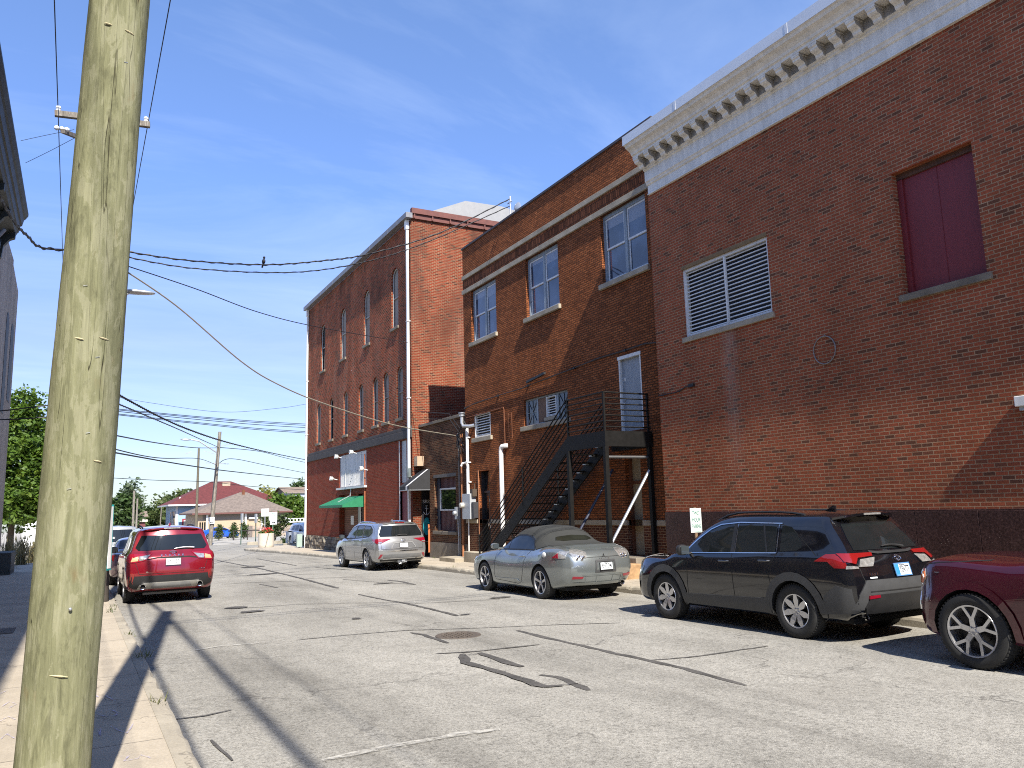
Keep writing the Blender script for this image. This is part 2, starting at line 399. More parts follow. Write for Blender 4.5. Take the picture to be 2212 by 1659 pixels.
g.add([(x, y, gz(y) + KT - .004) for x, y in ((10.47, 36), (13.2, 36), (13.2, 56.0), (11.9, 55.3), (9.5, 53.0), (9.42, 52.2), (9.92, 46), (10.27, 40))], [tuple(range(8))]); tag(g.build('pavement_right', M_PAVE), kind='structure')

# tar seal lines and painted line on the road
def tarmat():
    t = NT('tar'); p = t.pos(); n = t.noise(p, 22., 6, .75); n2 = t.noise(p, 3., 3)
    tr = t.n('ShaderNodeBsdfTransparent'); mxs = t.n('ShaderNodeMixShader'); t.l(t.ramp(n, [(.36, .15), (.44, 1.)]), mxs.inputs[0])
    t.l(tr.outputs[0], mxs.inputs[1]); t.l(t.b.outputs[0], mxs.inputs[2]); t.l(mxs.outputs[0], t.out.inputs[0])
    return t.fin(t.ramp(n2, [(.3, (.045, .042, .038)), (.7, (.095, .088, .08))]), .85)
M_TAR = tarmat()
def tar(mb, pts, wd, h=.005):
    pts = [Vector(p) for p in pts]; rnd = random.Random(int(pts[0].x * 91 + pts[0].y * 17)); P = []
    for i in range(len(pts) - 1):
        n = max(1, int((pts[i + 1] - pts[i]).length / .16)); P += [pts[i].lerp(pts[i + 1], k / n) for k in range(n)]
    P.append(pts[-1]); vs = []
    for i, p in enumerate(P):
        d = (P[min(i + 1, len(P) - 1)] - P[max(i - 1, 0)]).normalized(); nr = Vector((-d.y, d.x)); e = min(i, len(P) - 1 - i)
        ww = wd * (.55 if e == 0 else 1.) * rnd.uniform(.72, 1.25); jit = rnd.uniform(-.012, .012)
        for s in (-1, 1):
            q = p + nr * (s * ww / 2 + jit); vs.append((q.x, q.y, gz(q.y) + h))
    mb.add(vs, [(2 * i, 2 * i + 1, 2 * i + 3, 2 * i + 2) for i in range(len(P) - 1)])
def gp(x, y):
    r = ray(x, y); t = -CAMH / (r.z + SLOPE * r.y); return Vector((r.x * t, r.y * t))
tb = MB()
for k, (wd, px) in enumerate([(.09, [(1117, 1362), (1180, 1378), (1260, 1396), (1330, 1412), (1400, 1427), (1480, 1445), (1560, 1467), (1612, 1481)]), (.05, [(1400, 1427), (1460, 1423), (1540, 1414), (1600, 1404), (1660, 1396)]),
        (.075, [(886, 1367), (915, 1372), (945, 1382), (966, 1390)]), (.06, [(941, 1413), (1030, 1408), (1100, 1400), (1166, 1393)]), (.12, [(1035, 1411), (1060, 1420), (1095, 1432), (1130, 1441)]),
        (.11, [(1001, 1414), (1006, 1432), (1050, 1444), (1100, 1459), (1160, 1480), (1180, 1485), (1215, 1482)]), (.03, [(1180, 1485), (1240, 1478), (1255, 1477)]), (.1, [(1167, 1458), (1205, 1463), (1240, 1477), (1270, 1492)]),
        (.035, [(640, 1383), (740, 1373), (880, 1362), (1040, 1357), (1200, 1350), (1340, 1346)]), (.07, [(774, 1284), (830, 1296), (868, 1302)]), (.09, [(865, 1301), (930, 1316), (990, 1331)]),
        (.035, [(520, 1315), (640, 1306), (760, 1303), (870, 1302), (900, 1304), (1000, 1299), (1080, 1295)]), (.1, [(470, 1211), (560, 1228), (640, 1247), (730, 1271)]), (.04, [(740, 1252), (800, 1257), (860, 1261), (898, 1263)]), (.12, [(838, 1253), (870, 1257), (895, 1263)]),
        (.05, [(480, 1262), (560, 1258), (640, 1256)]), (.06, [(560, 1262), (600, 1270)]), (.06, [(600, 1243), (680, 1240)]), (.05, [(660, 1250), (770, 1247)]), (.07, [(680, 1226), (760, 1232)]), (.06, [(520, 1222), (575, 1221)]), (.07, [(640, 1218), (720, 1214)]), (.1, [(555, 1207), (640, 1222)]), (.06, [(505, 1244), (570, 1242), (640, 1236)]),
        (.03, [(455, 1600), (500, 1645)]), (.04, [(380, 1555), (440, 1548), (500, 1535)])]):
    tar(tb, [gp(*q) for q in px], wd, .004 + .0012 * (k % 7))
for (cx, cy, rx, ry) in [(2.95, 17.6, .22, .2), (3.1, 16.6, .28, .16), (7.9, 15.2, .25, .12), (6.1, 13.1, .12, .05), (4.4, 14.0, .1, .1), (7.3, 20.8, .3, .12), (5.5, 28, .5, .3), (6.2, 33, .5, .4)]:
    rnd = random.Random(int(cx * 100)); n = 14
    tb.add([(cx + rx * math.cos(2 * math.pi * i / n) * rnd.uniform(.7, 1.2), (lambda y: y)(cy + ry * math.sin(2 * math.pi * i / n) * rnd.uniform(.7, 1.2)), gz(cy + ry * math.sin(2 * math.pi * i / n)) + .016) for i in range(n)], [tuple(range(n))])
tag(tb.build('road_tar_lines', M_TAR), kind='structure')
def wornpaint(name, col):
    t = NT(name); p = t.pos(); n = t.noise(p, 14., 6, .7)
    tr = t.n('ShaderNodeBsdfTransparent'); mxs = t.n('ShaderNodeMixShader'); t.l(t.ramp(n, [(.36, 0.), (.62, .75)]), mxs.inputs[0])
    t.l(tr.outputs[0], mxs.inputs[1]); t.l(t.b.outputs[0], mxs.inputs[2]); t.l(mxs.outputs[0], t.out.inputs[0])
    return t.fin(col, .8)
lp = MB(); tar(lp, [gp(695, 1645), gp(860, 1612), gp(985, 1590), gp(1080, 1578)], .09, .013); tar(lp, [gp(420, 1406), gp(470, 1398), gp(560, 1390)], .06, .013)
tag(lp.build('road_markings', wornpaint('worn_white_paint', (.5, .48, .43))), kind='structure')
# manhole
M_IRON = plain('cast_iron', (.11, .09, .072), .75, .3, .3, 20)
mh = MB(); c = gp(990, 1373); mh.lathe([(0, .006), (.26, .006), (.27, .012), (.33, .012), (.34, .004)], (c.x, c.y, gz(c.y)), n=28)
for i in range(-3, 4):
    for j in range(-3, 4):
        if i * i + j * j < 11: mh.box(c.x + i * .07 - .02, c.x + i * .07 + .02, c.y + j * .07 - .02, c.y + j * .07 + .02, gz(c.y) + .006, gz(c.y) + .013)
single(mh, 'manhole_cover', M_IRON, 'round rusty manhole cover set in the asphalt among the tar seal lines', 'manhole cover')
# chalk utility marks on the near pavement
M_CHALK = wornpaint('survey_chalk', (.46, .42, .56)); ch = MB()
def gp2(x, y):
    r = ray(x, y); t = (KT - CAMH) / (r.z + SLOPE * r.y); return Vector((r.x * t, r.y * t))
Zq = lambda x, y: gp2(x * .4846 / 1.38879, (1500 + y * .4846) / 1.38879)
for pl in [[(585, 1190), (610, 1225), (650, 1212), (690, 1238), (708, 1245)], [(595, 1310), (680, 1300), (735, 1315), (720, 1335), (650, 1340), (600, 1325)], [(600, 1425), (612, 1460), (630, 1415)], [(690, 1400), (745, 1430), (790, 1445), (820, 1378)], [(745, 1590), (800, 1582), (760, 1620), (850, 1600), (870, 1580), (930, 1597)], [(0, 1200), (40, 1180)], [(10, 1280), (60, 1250), (110, 1262), (60, 1290)], [(10, 1370), (50, 1340), (90, 1360)], [(0, 1480), (40, 1450), (90, 1480)]]:
    tar(ch, [Zq(*q) for q in pl], .018, KT + .003)
tag(ch.build('pavement_markings', M_CHALK), kind='structure')
# ------------------------------------------------------------------ building materials
def leak(t, col, sp):
    # pale mineral streak running down from the louvre sill
    d = t.math('ABSOLUTE', t.math('SUBTRACT', t.math('ADD', sp.outputs[1], t.math('MULTIPLY', t.math('SUBTRACT', t.noise(t.pos(), 2.5, 3), .5), .22)), 12.22))
    a = t.ramp(t.math('DIVIDE', d, .4), [(.1, 1.), (.75, 0.)])
    v = t.ramp(t.math('DIVIDE', sp.outputs[2], 6.), [(.3, 0.), (.62, .75), (.885, 1.), (.9, 0.)])
    n = t.ramp(t.noise(t.scale(t.pos(), (1, 6, .8)), 3., 5, .6), [(.35, .2), (.7, 1.)])
    col = t.mix(t.math('MULTIPLY', t.math('MULTIPLY', t.math('MULTIPLY', a, v), n), .42), col, (.36, .33, .30))
    return col
BR_BIG = bricks('brick_brown_red', [(0., (.14, .060, .036)), (.07, (.27, .075, .038)), (.34, (.32, .085, .042)), (.6, (.29, .082, .039)), (.8, (.25, .076, .039)), (.95, (.19, .07, .040))], (.36, .235, .145), .1875, .064, .0085, .0015, leak, .5, .22)
BR_MID = bricks('brick_rough_brown', [(0., (.21, .070, .028)), (.2, (.28, .090, .034)), (.5, (.32, .103, .038)), (.8, (.36, .120, .045))], (.12, .052, .027), .19, .064, .012, .010, None, 1., .24, bdist=.02, rn=1.1)  # mortar darkened: shadow in the raked joints is put into its colour
BR_MID_LOW = bricks('brick_dark_base', [(0., (.07, .026, .017)), (.3, (.105, .038, .023)), (.7, (.125, .046, .027))], (.27, .18, .11), .19, .064, .009, .004, None, .7, .25)
BR_SOLDIER = bricks('brick_soldier', [(0., (.15, .055, .026)), (.4, (.23, .08, .036)), (.8, (.28, .1, .045))], (.06, .035, .024), .085, .21, .009, .006, None, 1., .25)
BR_ONE = bricks('brick_old_brown', [(0., (.065, .028, .018)), (.3, (.12, .048, .026)), (.6, (.16, .064, .034)), (.85, (.12, .05, .03))], (.2, .14, .085), .19, .066, .011, .012, None, .9, .35)
def white_bloom(t, col, sp):
    n = t.ramp(t.noise(t.scale(t.pos(), (1, 1.6, .35)), .6, 6, .6), [(.5, 0.), (.75, 1.)])
    z = t.ramp(t.math('DIVIDE', sp.outputs[2], 14.), [(.35, 0.), (.5, 1.), (.72, 1.), (.78, 0.)])
    col = t.mix(t.math('MULTIPLY', t.math('MULTIPLY', n, z), .2), col, (.36, .31, .25))
    s = t.ramp(t.noise(t.scale(t.pos(), (1.3, 1.3, .5)), .55, 6, .65), [(.45, 0.), (.66, 1.)])
    zt = t.ramp(t.math('DIVIDE', sp.outputs[2], 14.), [(.5, .15), (.9, .7)])
    return t.mix(t.math('MULTIPLY', s, zt), col, (.055, .033, .026))
BR_FAR = bricks('brick_weathered_red', [(0., (.11, .03, .018)), (.15, (.25, .044, .02)), (.4, (.34, .056, .023)), (.7, (.29, .05, .022)), (.9, (.18, .04, .02))], (.38, .23, .14), .2, .07, .013, .006, white_bloom, 1., .3, bdist=.018, rn=.9)
BR_FAR_SIDE = bricks('brick_bright_red', [(0., (.09, .03, .02)), (.12, (.18, .036, .018)), (.4, (.225, .044, .021)), (.75, (.195, .04, .02))], (.27, .165, .10), .2, .07, .012, .008, white_bloom, .8, .3)
BR_FAR_LOW = bricks('brick_infill_red', [(0., (.21, .042, .024)), (.3, (.255, .05, .027)), (.7, (.28, .056, .03))], (.24, .12, .08), .2, .066, .010, .004, None, .9, .16, bdist=.014, rn=.6)
M_STONE = concrete('limestone', (.37, .32, .24), None, .35, 1.5)
M_STONE_D = concrete('dirty_limestone', (.22, .185, .14), None, .4, 1.5)
def granite():
    t = NT('polished_granite'); p = t.pos(); n = t.noise(p, 28., 4, .7); n2 = t.noise(p, 3., 4, .6)
    c = t.ramp(n, [(.3, (.018, .010, .009)), (.5, (.048, .024, .021)), (.66, (.085, .048, .042))])
    c = t.mix(1., c, t.ramp(n2, [(.3, .75), (.7, 1.2)]), 'MULTIPLY'); return t.fin(c, .32)
M_GRAN = granite()
def oldpaint(name, col, under=(.3, .27, .22), peel=.66, rough=.5, streak=.3):
    t = NT(name); p = t.pos(); n = t.noise(p, 7., 8, .7); s = t.noise(t.scale(p, (3., 3., .5)), 2.5, 6, .65)
    c = t.mix(1., c4(col), t.ramp(s, [(.3, 1 - streak), (.65, 1.04)]), 'MULTIPLY')
    c = t.mix(t.ramp(n, [(peel, 0.), (peel + .03, 1.)]), c, under)
    t.bump(n, .08, .004); return t.fin(c, rough)
M_CORN = oldpaint('cornice_paint', (.76, .73, .66), (.25, .24, .23), .68, .55, .22)
M_CORN_SHADE = oldpaint('weathered_shaded_cornice', (.38, .35, .30), (.16, .15, .13), .6, .8, .45)  # greyer copy: weathering plus the shade of the bracket gaps, put into the colour
M_CORN_M = plain('cornice_cap_metal', (.62, .63, .64), .42, .35, .1, 1.2)
M_WHITE = oldpaint('white_paint', (.72, .72, .70), (.4, .38, .34), .74, .45, .18)
M_FRAME_B = oldpaint('grey_blue_frame', (.27, .32, .36), (.1, .09, .08), .66, .55, .3)
M_DOOR_G = oldpaint('grey_door_paint', (.29, .32, .35), (.16, .10, .06), .70, .5, .15)
M_TAN = oldpaint('tan_door_paint', (.36, .29, .19), (.2, .15, .1), .7, .55, .3)
M_MAROON = oldpaint('maroon_board', (.18, .022, .026), (.09, .02, .03), .8, .5, .12)
M_MAR_D = plain('maroon_corrugated', (.105, .035, .032), .6, var=.2)
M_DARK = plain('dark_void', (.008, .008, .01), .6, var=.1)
M_BLACKM = plain('black_painted_steel', (.006, .0055, .005), .6, .0, .35, 9, .1, Specular_IOR_Level=.25)
M_GALV = plain('galvanised_metal', (.5, .52, .54), .4, .7, .15, 3)
M_PIPEW = plain('white_pipe', (.78, .77, .74), .4, 0, .05)
M_RUST = plain('rusty_iron', (.15, .055, .025), .85, .2, .35, 8, .2)
M_ROOF = plain('roof_felt', (.1, .1, .1), .9, var=.2)
M_GREYM = plain('grey_box_metal', (.46, .48, .50), .45, .3, .08, 2)
M_LINTEL = plain('dark_steel_lintel', (.055, .048, .045), .75, .1, .35, 2.5, .2)
M_BOARD = oldpaint('weathered_boards', (.30, .265, .23), (.1, .09, .08), .62, .8, .4)
M_CABLE = plain('black_cable', (.012, .012, .013), .55, var=.1)
def glass(name, col=(.02, .025, .03), rough=.03, var=.4, spec=.6):
    t = NT(name); p = t.pos(); n = t.noise(p, 2.3, 2, .5); t.bump(n, .02, .02)
    c = t.mix(1., c4(col), t.ramp(t.noise(p, 1.7, 2), [(.35, 1 - var), (.65, 1 + var)]), 'MULTIPLY')
    return t.fin(c, rough, 0., Specular_IOR_Level=spec, IOR=1.52)
M_GLASS = glass('window_glass', (.055, .08, .12), .03, .4, .9)
M_GLASS_D = glass('dark_window_glass', (.012, .014, .016), .03)
M_BLINDG = plain('blind_behind_glass', (.22, .25, .30), .08, var=.1)

def shell(mb, x0, x1, y0, y1, z0, z1, roofz, m=0, skip_front=True, mside=None):
    """side, back and roof faces of a building whose street front is built apart"""
    ms = m if mside is None else mside
    mb.add([(x0, y0, z0), (x1, y0, z0), (x1, y0, z1), (x0, y0, z1)], [(0, 1, 2, 3)], ms)
    mb.add([(x0, y1, z0), (x0, y1, z1), (x1, y1, z1), (x1, y1, z0)], [(0, 1, 2, 3)], ms)
    mb.add([(x1, y0, z0), (x1, y1, z0), (x1, y1, z1), (x1, y0, z1)], [(0, 1, 2, 3)], ms)
def louvre(parent, X, y0, y1, z0, z1, pitch, name, midrail=None, mats=None, fw=.05):
    f = MB(); f.box(X - .02, X + .1, y0, y0 + fw, z0, z1); f.box(X - .02, X + .1, y1 - fw, y1, z0, z1); f.box(X - .018, X + .098, y0 + fw, y1 - fw, z1 - fw, z1); f.box(X - .018, X + .098, y0 + fw, y1 - fw, z0, z0 + fw)
    if midrail: f.box(X - .03, X + .02, midrail - .02, midrail + .02, z0 + fw, z1 - fw)
    fr = f.build(name, [M_WHITE], parent)
    s = MB(); z = z0 + fw + pitch * .4
    while z < z1 - fw - .01:
        s.obox(((X + .035), (y0 + y1) / 2, z), Vector((.5, 0, .866)), Vector((0, 1, 0)), Vector((-.866, 0, .5)), pitch * .17, (y1 - y0) / 2 - fw - .002, .006); z += pitch
    s.build('louvre_slats', [M_WHITE], fr)
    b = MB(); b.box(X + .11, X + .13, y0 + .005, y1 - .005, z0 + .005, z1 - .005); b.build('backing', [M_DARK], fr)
    return fr

# ------------------------------------------------------------------ large brick building with the white cornice
B1 = thing('brick_building', 'long brown brick building with white bracketed cornice, louvred vent and granite base', 'building', (12, 3, 0))
YA, YB = -9., 14.6
wmb = MB(); wall_holes(wmb, 12., YA, YB, 1.5, 9.215, [(10.95, 13.55, 5.43, 7.1, 0, .14), (6.7, 8.1, 5.06, 7.2, 0, .22)], .14)
shell(wmb, 12., 30., YA, YB, -.6, 10.5, 10.5)
wmb.add([(12., YA, -.6), (12., YA, 1.5), (12., YB, 1.5), (12., YB, -.6)], [(0, 1, 2, 3)])
wmb.add([(12., YB, 9.2), (12.3, YB, 9.2), (12.3, YB, 10.5), (12., YB, 10.5)], [(0, 1, 2, 3)])
wmb.build('wall', [BR_BIG], B1)
rf = MB(); rf.box(12.05, 29.95, YA + .05, YB - .05, 10.42, 10.52); rf.build('roof', [M_ROOF], B1)
gr = MB(); y = YB
for wd in [1.05] * 23:
    gr.box(11.965, 12.0 - .001, y - wd + .004, y - .004, gz(y) - .1, 1.475); y -= wd
gr.box(11.975, 11.9985, YA, YB - .006, 1.477, 1.497)
gr.build('granite_base', [M_GRAN], B1, bevel=.003, seg=1)
prof = [(12., 9.21), (11.93, 9.21), (11.93, 9.24), (11.95, 9.255), (11.95, 9.44), (11.915, 9.46), (11.90, 9.50), (11.87, 9.53), (11.875, 9.8), (11.84, 9.82), (11.83, 9.85), (11.79, 9.87), (11.79, 10.075), (11.53, 10.075), (11.53, 10.13), (11.49, 10.15), (11.47, 10.2), (11.41, 10.255), (11.33, 10.29), (11.30, 10.34), (11.262, 10.36), (12., 10.36)]
c = MB(); c.prism(prof, 'y', YA, 14.53); cn = c.build('cornice', [M_CORN], B1)
yy = 14.44
k = 0
while yy > -1.5:
    mo = MB(); pr = [(11.789, 10.074), (11.545, 10.074), (11.54, 10.02), (11.565, 10.0), (11.575, 9.965), (11.61, 9.94), (11.665, 9.93), (11.70, 9.905), (11.712, 9.86), (11.735, 9.84), (11.789, 9.84)]
    jy = random.uniform(-.012, .012); jz = random.uniform(-.006, .0)
    mo.prism([(a, b + (jz if b < 10.07 else 0)) for a, b in pr], 'y', yy - .085 + jy, yy + .085 + jy); mo.box(11.535, 11.787, yy - .097 + jy, yy + .097 + jy, 10.035, 10.0735); mo.mi = [1 if (len({round(mo.v[i][1], 4) for i in f}) == 1) else 0 for f in mo.f]; mo.build('bracket', [M_CORN, M_CORN_SHADE], cn); yy -= .412; k += 1
c = MB(); c.box(11.784, 11.789, YA, 14.52, 9.875, 10.07); c.build('weathered_shaded_frieze', [M_CORN_SHADE], cn)  # grey sheet on the recess wall, deepens the shade between brackets by colour
c = MB(); c.prism([(11.255, 10.362), (11.255, 10.59), (11.3, 10.625), (12.5, 10.66), (12.5, 10.53), (11.99, 10.362)], 'y', YA, 14.555)
for y_ in (12.6, 9.4, 6.5, 3.2): c.box(11.249, 11.256, y_ - .03, y_ + .03, 10.37, 10.585)
c.build('cornice_cap', [M_CORN_M], B1)
lv = louvre(B1, 12.06, 10.95, 13.55, 5.43, 7.02, .087, 'louvre_vent', 12.22, fw=.06)
s = MB(); s.box(11.95, 12.2, 10.9, 13.62, 5.31, 5.425); s.build('sill', [M_STONE], B1, bevel=.008)
s = MB(); s.box(11.992, 12.1, 10.952, 13.548, 7.022, 7.097); s.build('lintel', [plain('ochre_lintel', (.2, .13, .06), .8, var=.3)], B1)
bw = MB(); bw.box(12.17, 12.2, 6.701, 8.099, 5.061, 7.1)
bw.box(12.13, 12.168, 6.705, 6.80, 5.07, 6.98); bw.box(12.13, 12.168, 8.0, 8.095, 5.07, 7.09); bw.box(12.164, 12.169, 7.396, 7.401, 5.07, 7.09); bw.build('boarded_window', [M_MAROON], B1)
s = MB(); s.box(12.13, 12.19, 6.702, 8.098, 7.1, 7.199); s.build('lintel', [plain('shaded_lintel', (.09, .045, .03), .8, var=.4)], B1)  # lintel coloured darker to carry the shade under the soffit
s = MB(); s.box(11.95, 12.16, 6.62, 8.17, 4.94, 5.055); s.build('sill', [M_STONE_D], B1, bevel=.008)
# wire ring, hooks, wall lamp and canopy
rg = MB(); rg.tube([(11.985, 9.78 + .245 * math.cos(2 * math.pi * i / 32), 4.43 + .26 * math.sin(2 * math.pi * i / 32)) for i in range(33)], .011, 6)
rg.bar((11.985, 9.76, 4.69), (12.0, 9.76, 4.72), .014); single(rg, 'wire_ring', plain('dull_wire', (.24, .22, .21), .5, .5), 'round wire hoop hanging flat on the brown brick wall', 'wire hoop')
cb = MB(); q = [atX(*p, 11.98) for p in ((1421, 854), (1430, 855), (1442, 851), (1455, 849), (1468, 845), (1480, 836), (1489, 834))]; q[0] = Vector((11.98, 14.6, q[0].z)); cb.tube(q, .013, 6); cb.box(11.95, 11.999, q[-1].y - .16, q[-1].y + .02, q[-1].z - .03, q[-1].z + .04)
single(cb, 'wall_cable', M_CABLE, 'short black cable ending at a pale bracket on the brown brick wall', 'cable')
aw = thing('wall_ledge', 'white ledge sticking out of the brown brick wall at the right edge', 'ledge', (12, 5.9, 3))
a = MB(); a.box(11.86, 11.999, 3.6, 6.47, 2.96, 3.11); a.build('slab', [M_WHITE], aw, bevel=.01)
a = MB(); a.box(11.9, 11.99, 3.62, 6.43, 2.90, 2.958); a.build('soffit', [M_GREYM], aw)

# ------------------------------------------------------------------ middle brick building (two storeys)
XM = 12.3
B2 = thing('brick_building', 'two storey rough brown brick building with three double windows and stone bands', 'building', (12.3, 20, 0))
WU = [(23.4, 25.38), (19.32, 21.3), (15.1, 17.08)]
holes = [(a, b, 7.64, 9.6, 0, .2) for a, b in WU] + [(15.62, 16.56, 3.55, 5.52, 0, .12), (19.08, 21.68, 4.2, 5.05, 0, .2), (24.03, 25.28, 4.15, 5.0, 0, .1), (15.85, 16.5, .42, 2.92, 0, .25), (24.2, 25.05, .22, 2.97, 0, .3)]
wmb = MB(); wall_holes(wmb, XM, 14.6, 26.05, 1.3, 9.6, [h if h[2] > 1.3 else (h[0], h[1], 1.3) + h[3:] for h in holes])
wall_holes(wmb, XM, 14.6, 26.05, 9.76, 9.762, []); wall_holes(wmb, XM, 14.6, 26.05, 10.31, 11.36, [])
shell(wmb, XM, 29.9, 14.62, 26.05, -.8, 11.36, 11.4)
wmb.build('wall', [BR_MID], B2)
lo = MB(); wall_holes(lo, XM, 14.6, 26.05, -.8, 1.16, [(h[0], h[1], h[2], 1.16, 0, h[5]) for h in holes if h[2] < 1]); lo.build('base_wall', [BR_MID_LOW], B2)
so = MB(); wall_holes(so, XM, 14.6, 26.05, 9.76, 10.16, []); so.build('soldier_course', [BR_SOLDIER], B2)
for z0, z1, pr in ((9.6, 9.76, .06), (10.16, 10.31, .05)):
    s = MB(); y = 14.602
    while y < 26.05:
        e = min(y + 2.05, 26.06); s.box(XM - pr, XM + .06, y + .003, e - .003, z0 + .001, z1 - .001); y = e
    s.build('stone_band', [M_STONE], B2, bevel=.006)
s = MB(); ys = [14.602, 15.84]; s.box(XM - .035, XM + .06, 14.602, 15.845, 1.165, 1.295); s.box(XM - .035, XM + .06, 16.505, 24.1, 1.165, 1.295); s.box(XM - .05, XM + .06, 25.15, 26.05, 1.165, 1.295); s.build('stone_band', [M_STONE], B2, bevel=.006)
s = MB(); s.box(XM - .04, XM + .3, 14.64, 26.08, 11.36, 11.43); s.box(XM + .3, 29.9, 14.64, 14.9, 11.36, 11.43); s.box(XM + .3, 29.9, 25.8, 26.08, 11.36, 11.43); s.box(XM + .28, 29.9, 14.7, 26., 11.2, 11.25); s.build('coping', [plain('dark_coping', (.05, .04, .045), .7, var=.3)], B2)
for a, b in WU:
    fr = MB(); X = XM + .1; wq = (b - a) / 2
    fr.box(X, X + .12, a + .001, a + .07, 7.66, 9.585); fr.box(X, X + .12, b - .07, b - .001, 7.66, 9.585); fr.box(X + .001, X + .119, a + .07, b - .07, 9.49, 9.59); fr.box(X, X + .12, a + wq - .055, a + wq + .055, 7.66, 9.488); fr.box(X + .002, X + .12, a + .07, b - .07, 7.65, 7.72)
    f = fr.build('window', [M_FRAME_B], B2)
    for i in (0, 1):
        a0, b0 = (a + .075, a + wq - .06) if i == 0 else (a + wq + .06, b - .075)
        sa = MB()
        for (zz0, zz1, dx) in ((8.6, 9.485, .03), (7.725, 8.64, .055)):
            t_ = .045; x0 = X + dx
            sa.box(x0, x0 + .022, a0, a0 + t_, zz0, zz1); sa.box(x0, x0 + .022, b0 - t_, b0, zz0, zz1); sa.box(x0 + .001, x0 + .021, a0 + t_, b0 - t_, zz1 - t_, zz1); sa.box(x0 + .001, x0 + .021, a0 + t_, b0 - t_, zz0, zz0 + t_ * 1.1)
        sa.build('sash', [M_WHITE], f)
        pn = MB(); pn.add([(X + .045, a0 + .04, 8.63), (X + .045, a0 + .04, 9.45), (X + .045, b0 - .04, 9.45), (X + .045, b0 - .04, 8.63)], [(0, 1, 2, 3)]); pn.add([(X + .07, a0 + .04, 7.76), (X + .07, a0 + .04, 8.61), (X + .07, b0 - .04, 8.61), (X + .07, b0 - .04, 7.76)], [(0, 1, 2, 3)])
        pn.build('pane', [M_GLASS], f)
        bh = (.34, .22, .3, .12, .38, .26)[(WU.index((a, b)) * 2 + i) % 6]; bl = MB(); bl.box(X + .0425, X + .0445, a0 + .046, b0 - .046, 9.445 - bh, 9.44); bl.build('blind', [M_BLINDG], f)
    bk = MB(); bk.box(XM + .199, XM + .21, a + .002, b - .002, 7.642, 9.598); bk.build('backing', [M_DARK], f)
    s = MB(); s.box(XM - .09, XM + .12, a - .08, b + .1, 7.5, 7.638); s.build('sill', [M_STONE], B2, bevel=.01)
# upper door
d = MB(); d.box(XM + .07, XM + .11, 15.67, 16.51, 3.56, 5.44); dr = d.build('door', [M_DOOR_G], B2)
d = MB(); d.box(XM + .0, XM + .115, 15.622, 15.668, 3.56, 5.51); d.box(XM + .0, XM + .115, 16.512, 16.558, 3.56, 5.51); d.box(XM - .02, XM + .116, 15.6, 16.58, 5.445, 5.53); d.build('frame', [M_WHITE], dr)
d = MB(); d.tube([(XM + .07, 16.42, 4.28), (XM + .0, 16.42, 4.28), (XM + .0, 16.34, 4.28)], .012, 6); d.lathe([(0, -.02), (.03, -.01), (.03, .0)], (XM + .06, 16.42, 4.38), 'x', 10); d.build('handle', [M_GALV], dr)
d = MB(); d.box(XM + .055, XM + .0695, 15.66, 15.69, 5.05, 5.2); d.box(XM + .055, XM + .0695, 15.66, 15.69, 3.8, 3.95); d.build('hinge', [M_RUST], dr)
d = MB(); d.box(XM + .062, XM + .0695, 16.36, 16.41, 4.86, 4.96); d.build('number_plate', [M_WHITE], dr)
# lower door under the landing
d = MB(); d.box(XM + .2, XM + .25, 15.86, 16.49, .43, 2.2); d.box(XM + .205, XM + .25, 15.86, 16.49, 2.28, 2.9); dr = d.build('door', [M_TAN], B2); d = MB(); d.box(XM + .17, XM + .245, 15.86, 16.49, 2.202, 2.278); d.box(XM + .12, XM + .2, 15.851, 15.9, .43, 2.9); d.box(XM + .12, XM + .2, 16.45, 16.499, .43, 2.9); d.build('frame', [M_RUST], dr)
# step
d = MB(); d.box(11.75, XM - .001, 15.5, 16.9, .25, .42); d.build('door_step', [M_STONE_D], B2, bevel=.015); d = MB(); d.box(11.35, 11.748, 15.3, 16.3, -.25, .3); d.box(11.0, 11.348, 15.3, 16.3, -.25, .12); d.build('steps', [plain('yellow_worn_step', (.36, .22, .11), .8, var=.4)], B2, bevel=.015)
# trio window
f = MB(); X = XM + .08
for a, b in ((21.58, 21.679), (20.92, 21.0), (19.72, 19.83), (19.081, 19.16)): f.box(X, X + .1, a, b, 4.21, 5.0)
f.box(X + .001, X + .1, 19.081, 21.679, 5.0, 5.049); f.box(X + .001, X + .1, 19.081, 21.679, 4.201, 4.25)
fw = f.build('window', [M_FRAME_B], B2)
for a, b in ((21.0, 21.58), (19.16, 19.72)): p = MB(); p.box(X + .03, X + .05, a, b, 4.25, 5.0); p.build('pane', [M_GLASS_D], fw)
p = MB()
for a, b in ((21.02, 21.56), (19.18, 19.7)):
    p.bar((X + .015, a, 4.27), (X + .015, b, 4.98), .02, .012); p.bar((X + .012, b, 4.27), (X + .012, a, 4.98), .02, .012); p.bar((X + .014, (a + b) / 2, 4.27), (X + .014, (a + b) / 2, 4.98), .025, .012); p.bar((X + .016, a, 4.62), (X + .016, b, 4.62), .025, .012)
p.build('glazing_bars', [M_FRAME_B], fw)
p = MB(); p.box(X + .01, X + .04, 20.42, 20.915, 4.26, 4.99); p.build('plywood_panel', [plain('old_plywood', (.15, .09, .06), .8, var=.4)], fw)
louvre(B2, XM + .08, 19.835, 20.40, 4.38, 4.98, .075, 'louvre_vent', fw=.02)
p = MB(); p.box(XM + .02, XM + .12, 19.84, 20.5, 4.252, 4.36); p.box(XM - .08, XM + .1, 18.95, 21.82, 4.06, 4.198); p.build('sill', [M_STONE], B2, bevel=.01)
p = MB(); p.box(XM + .199, XM + .21, 19.085, 21.675, 4.205, 5.045); p.build('backing', [M_DARK], B2)
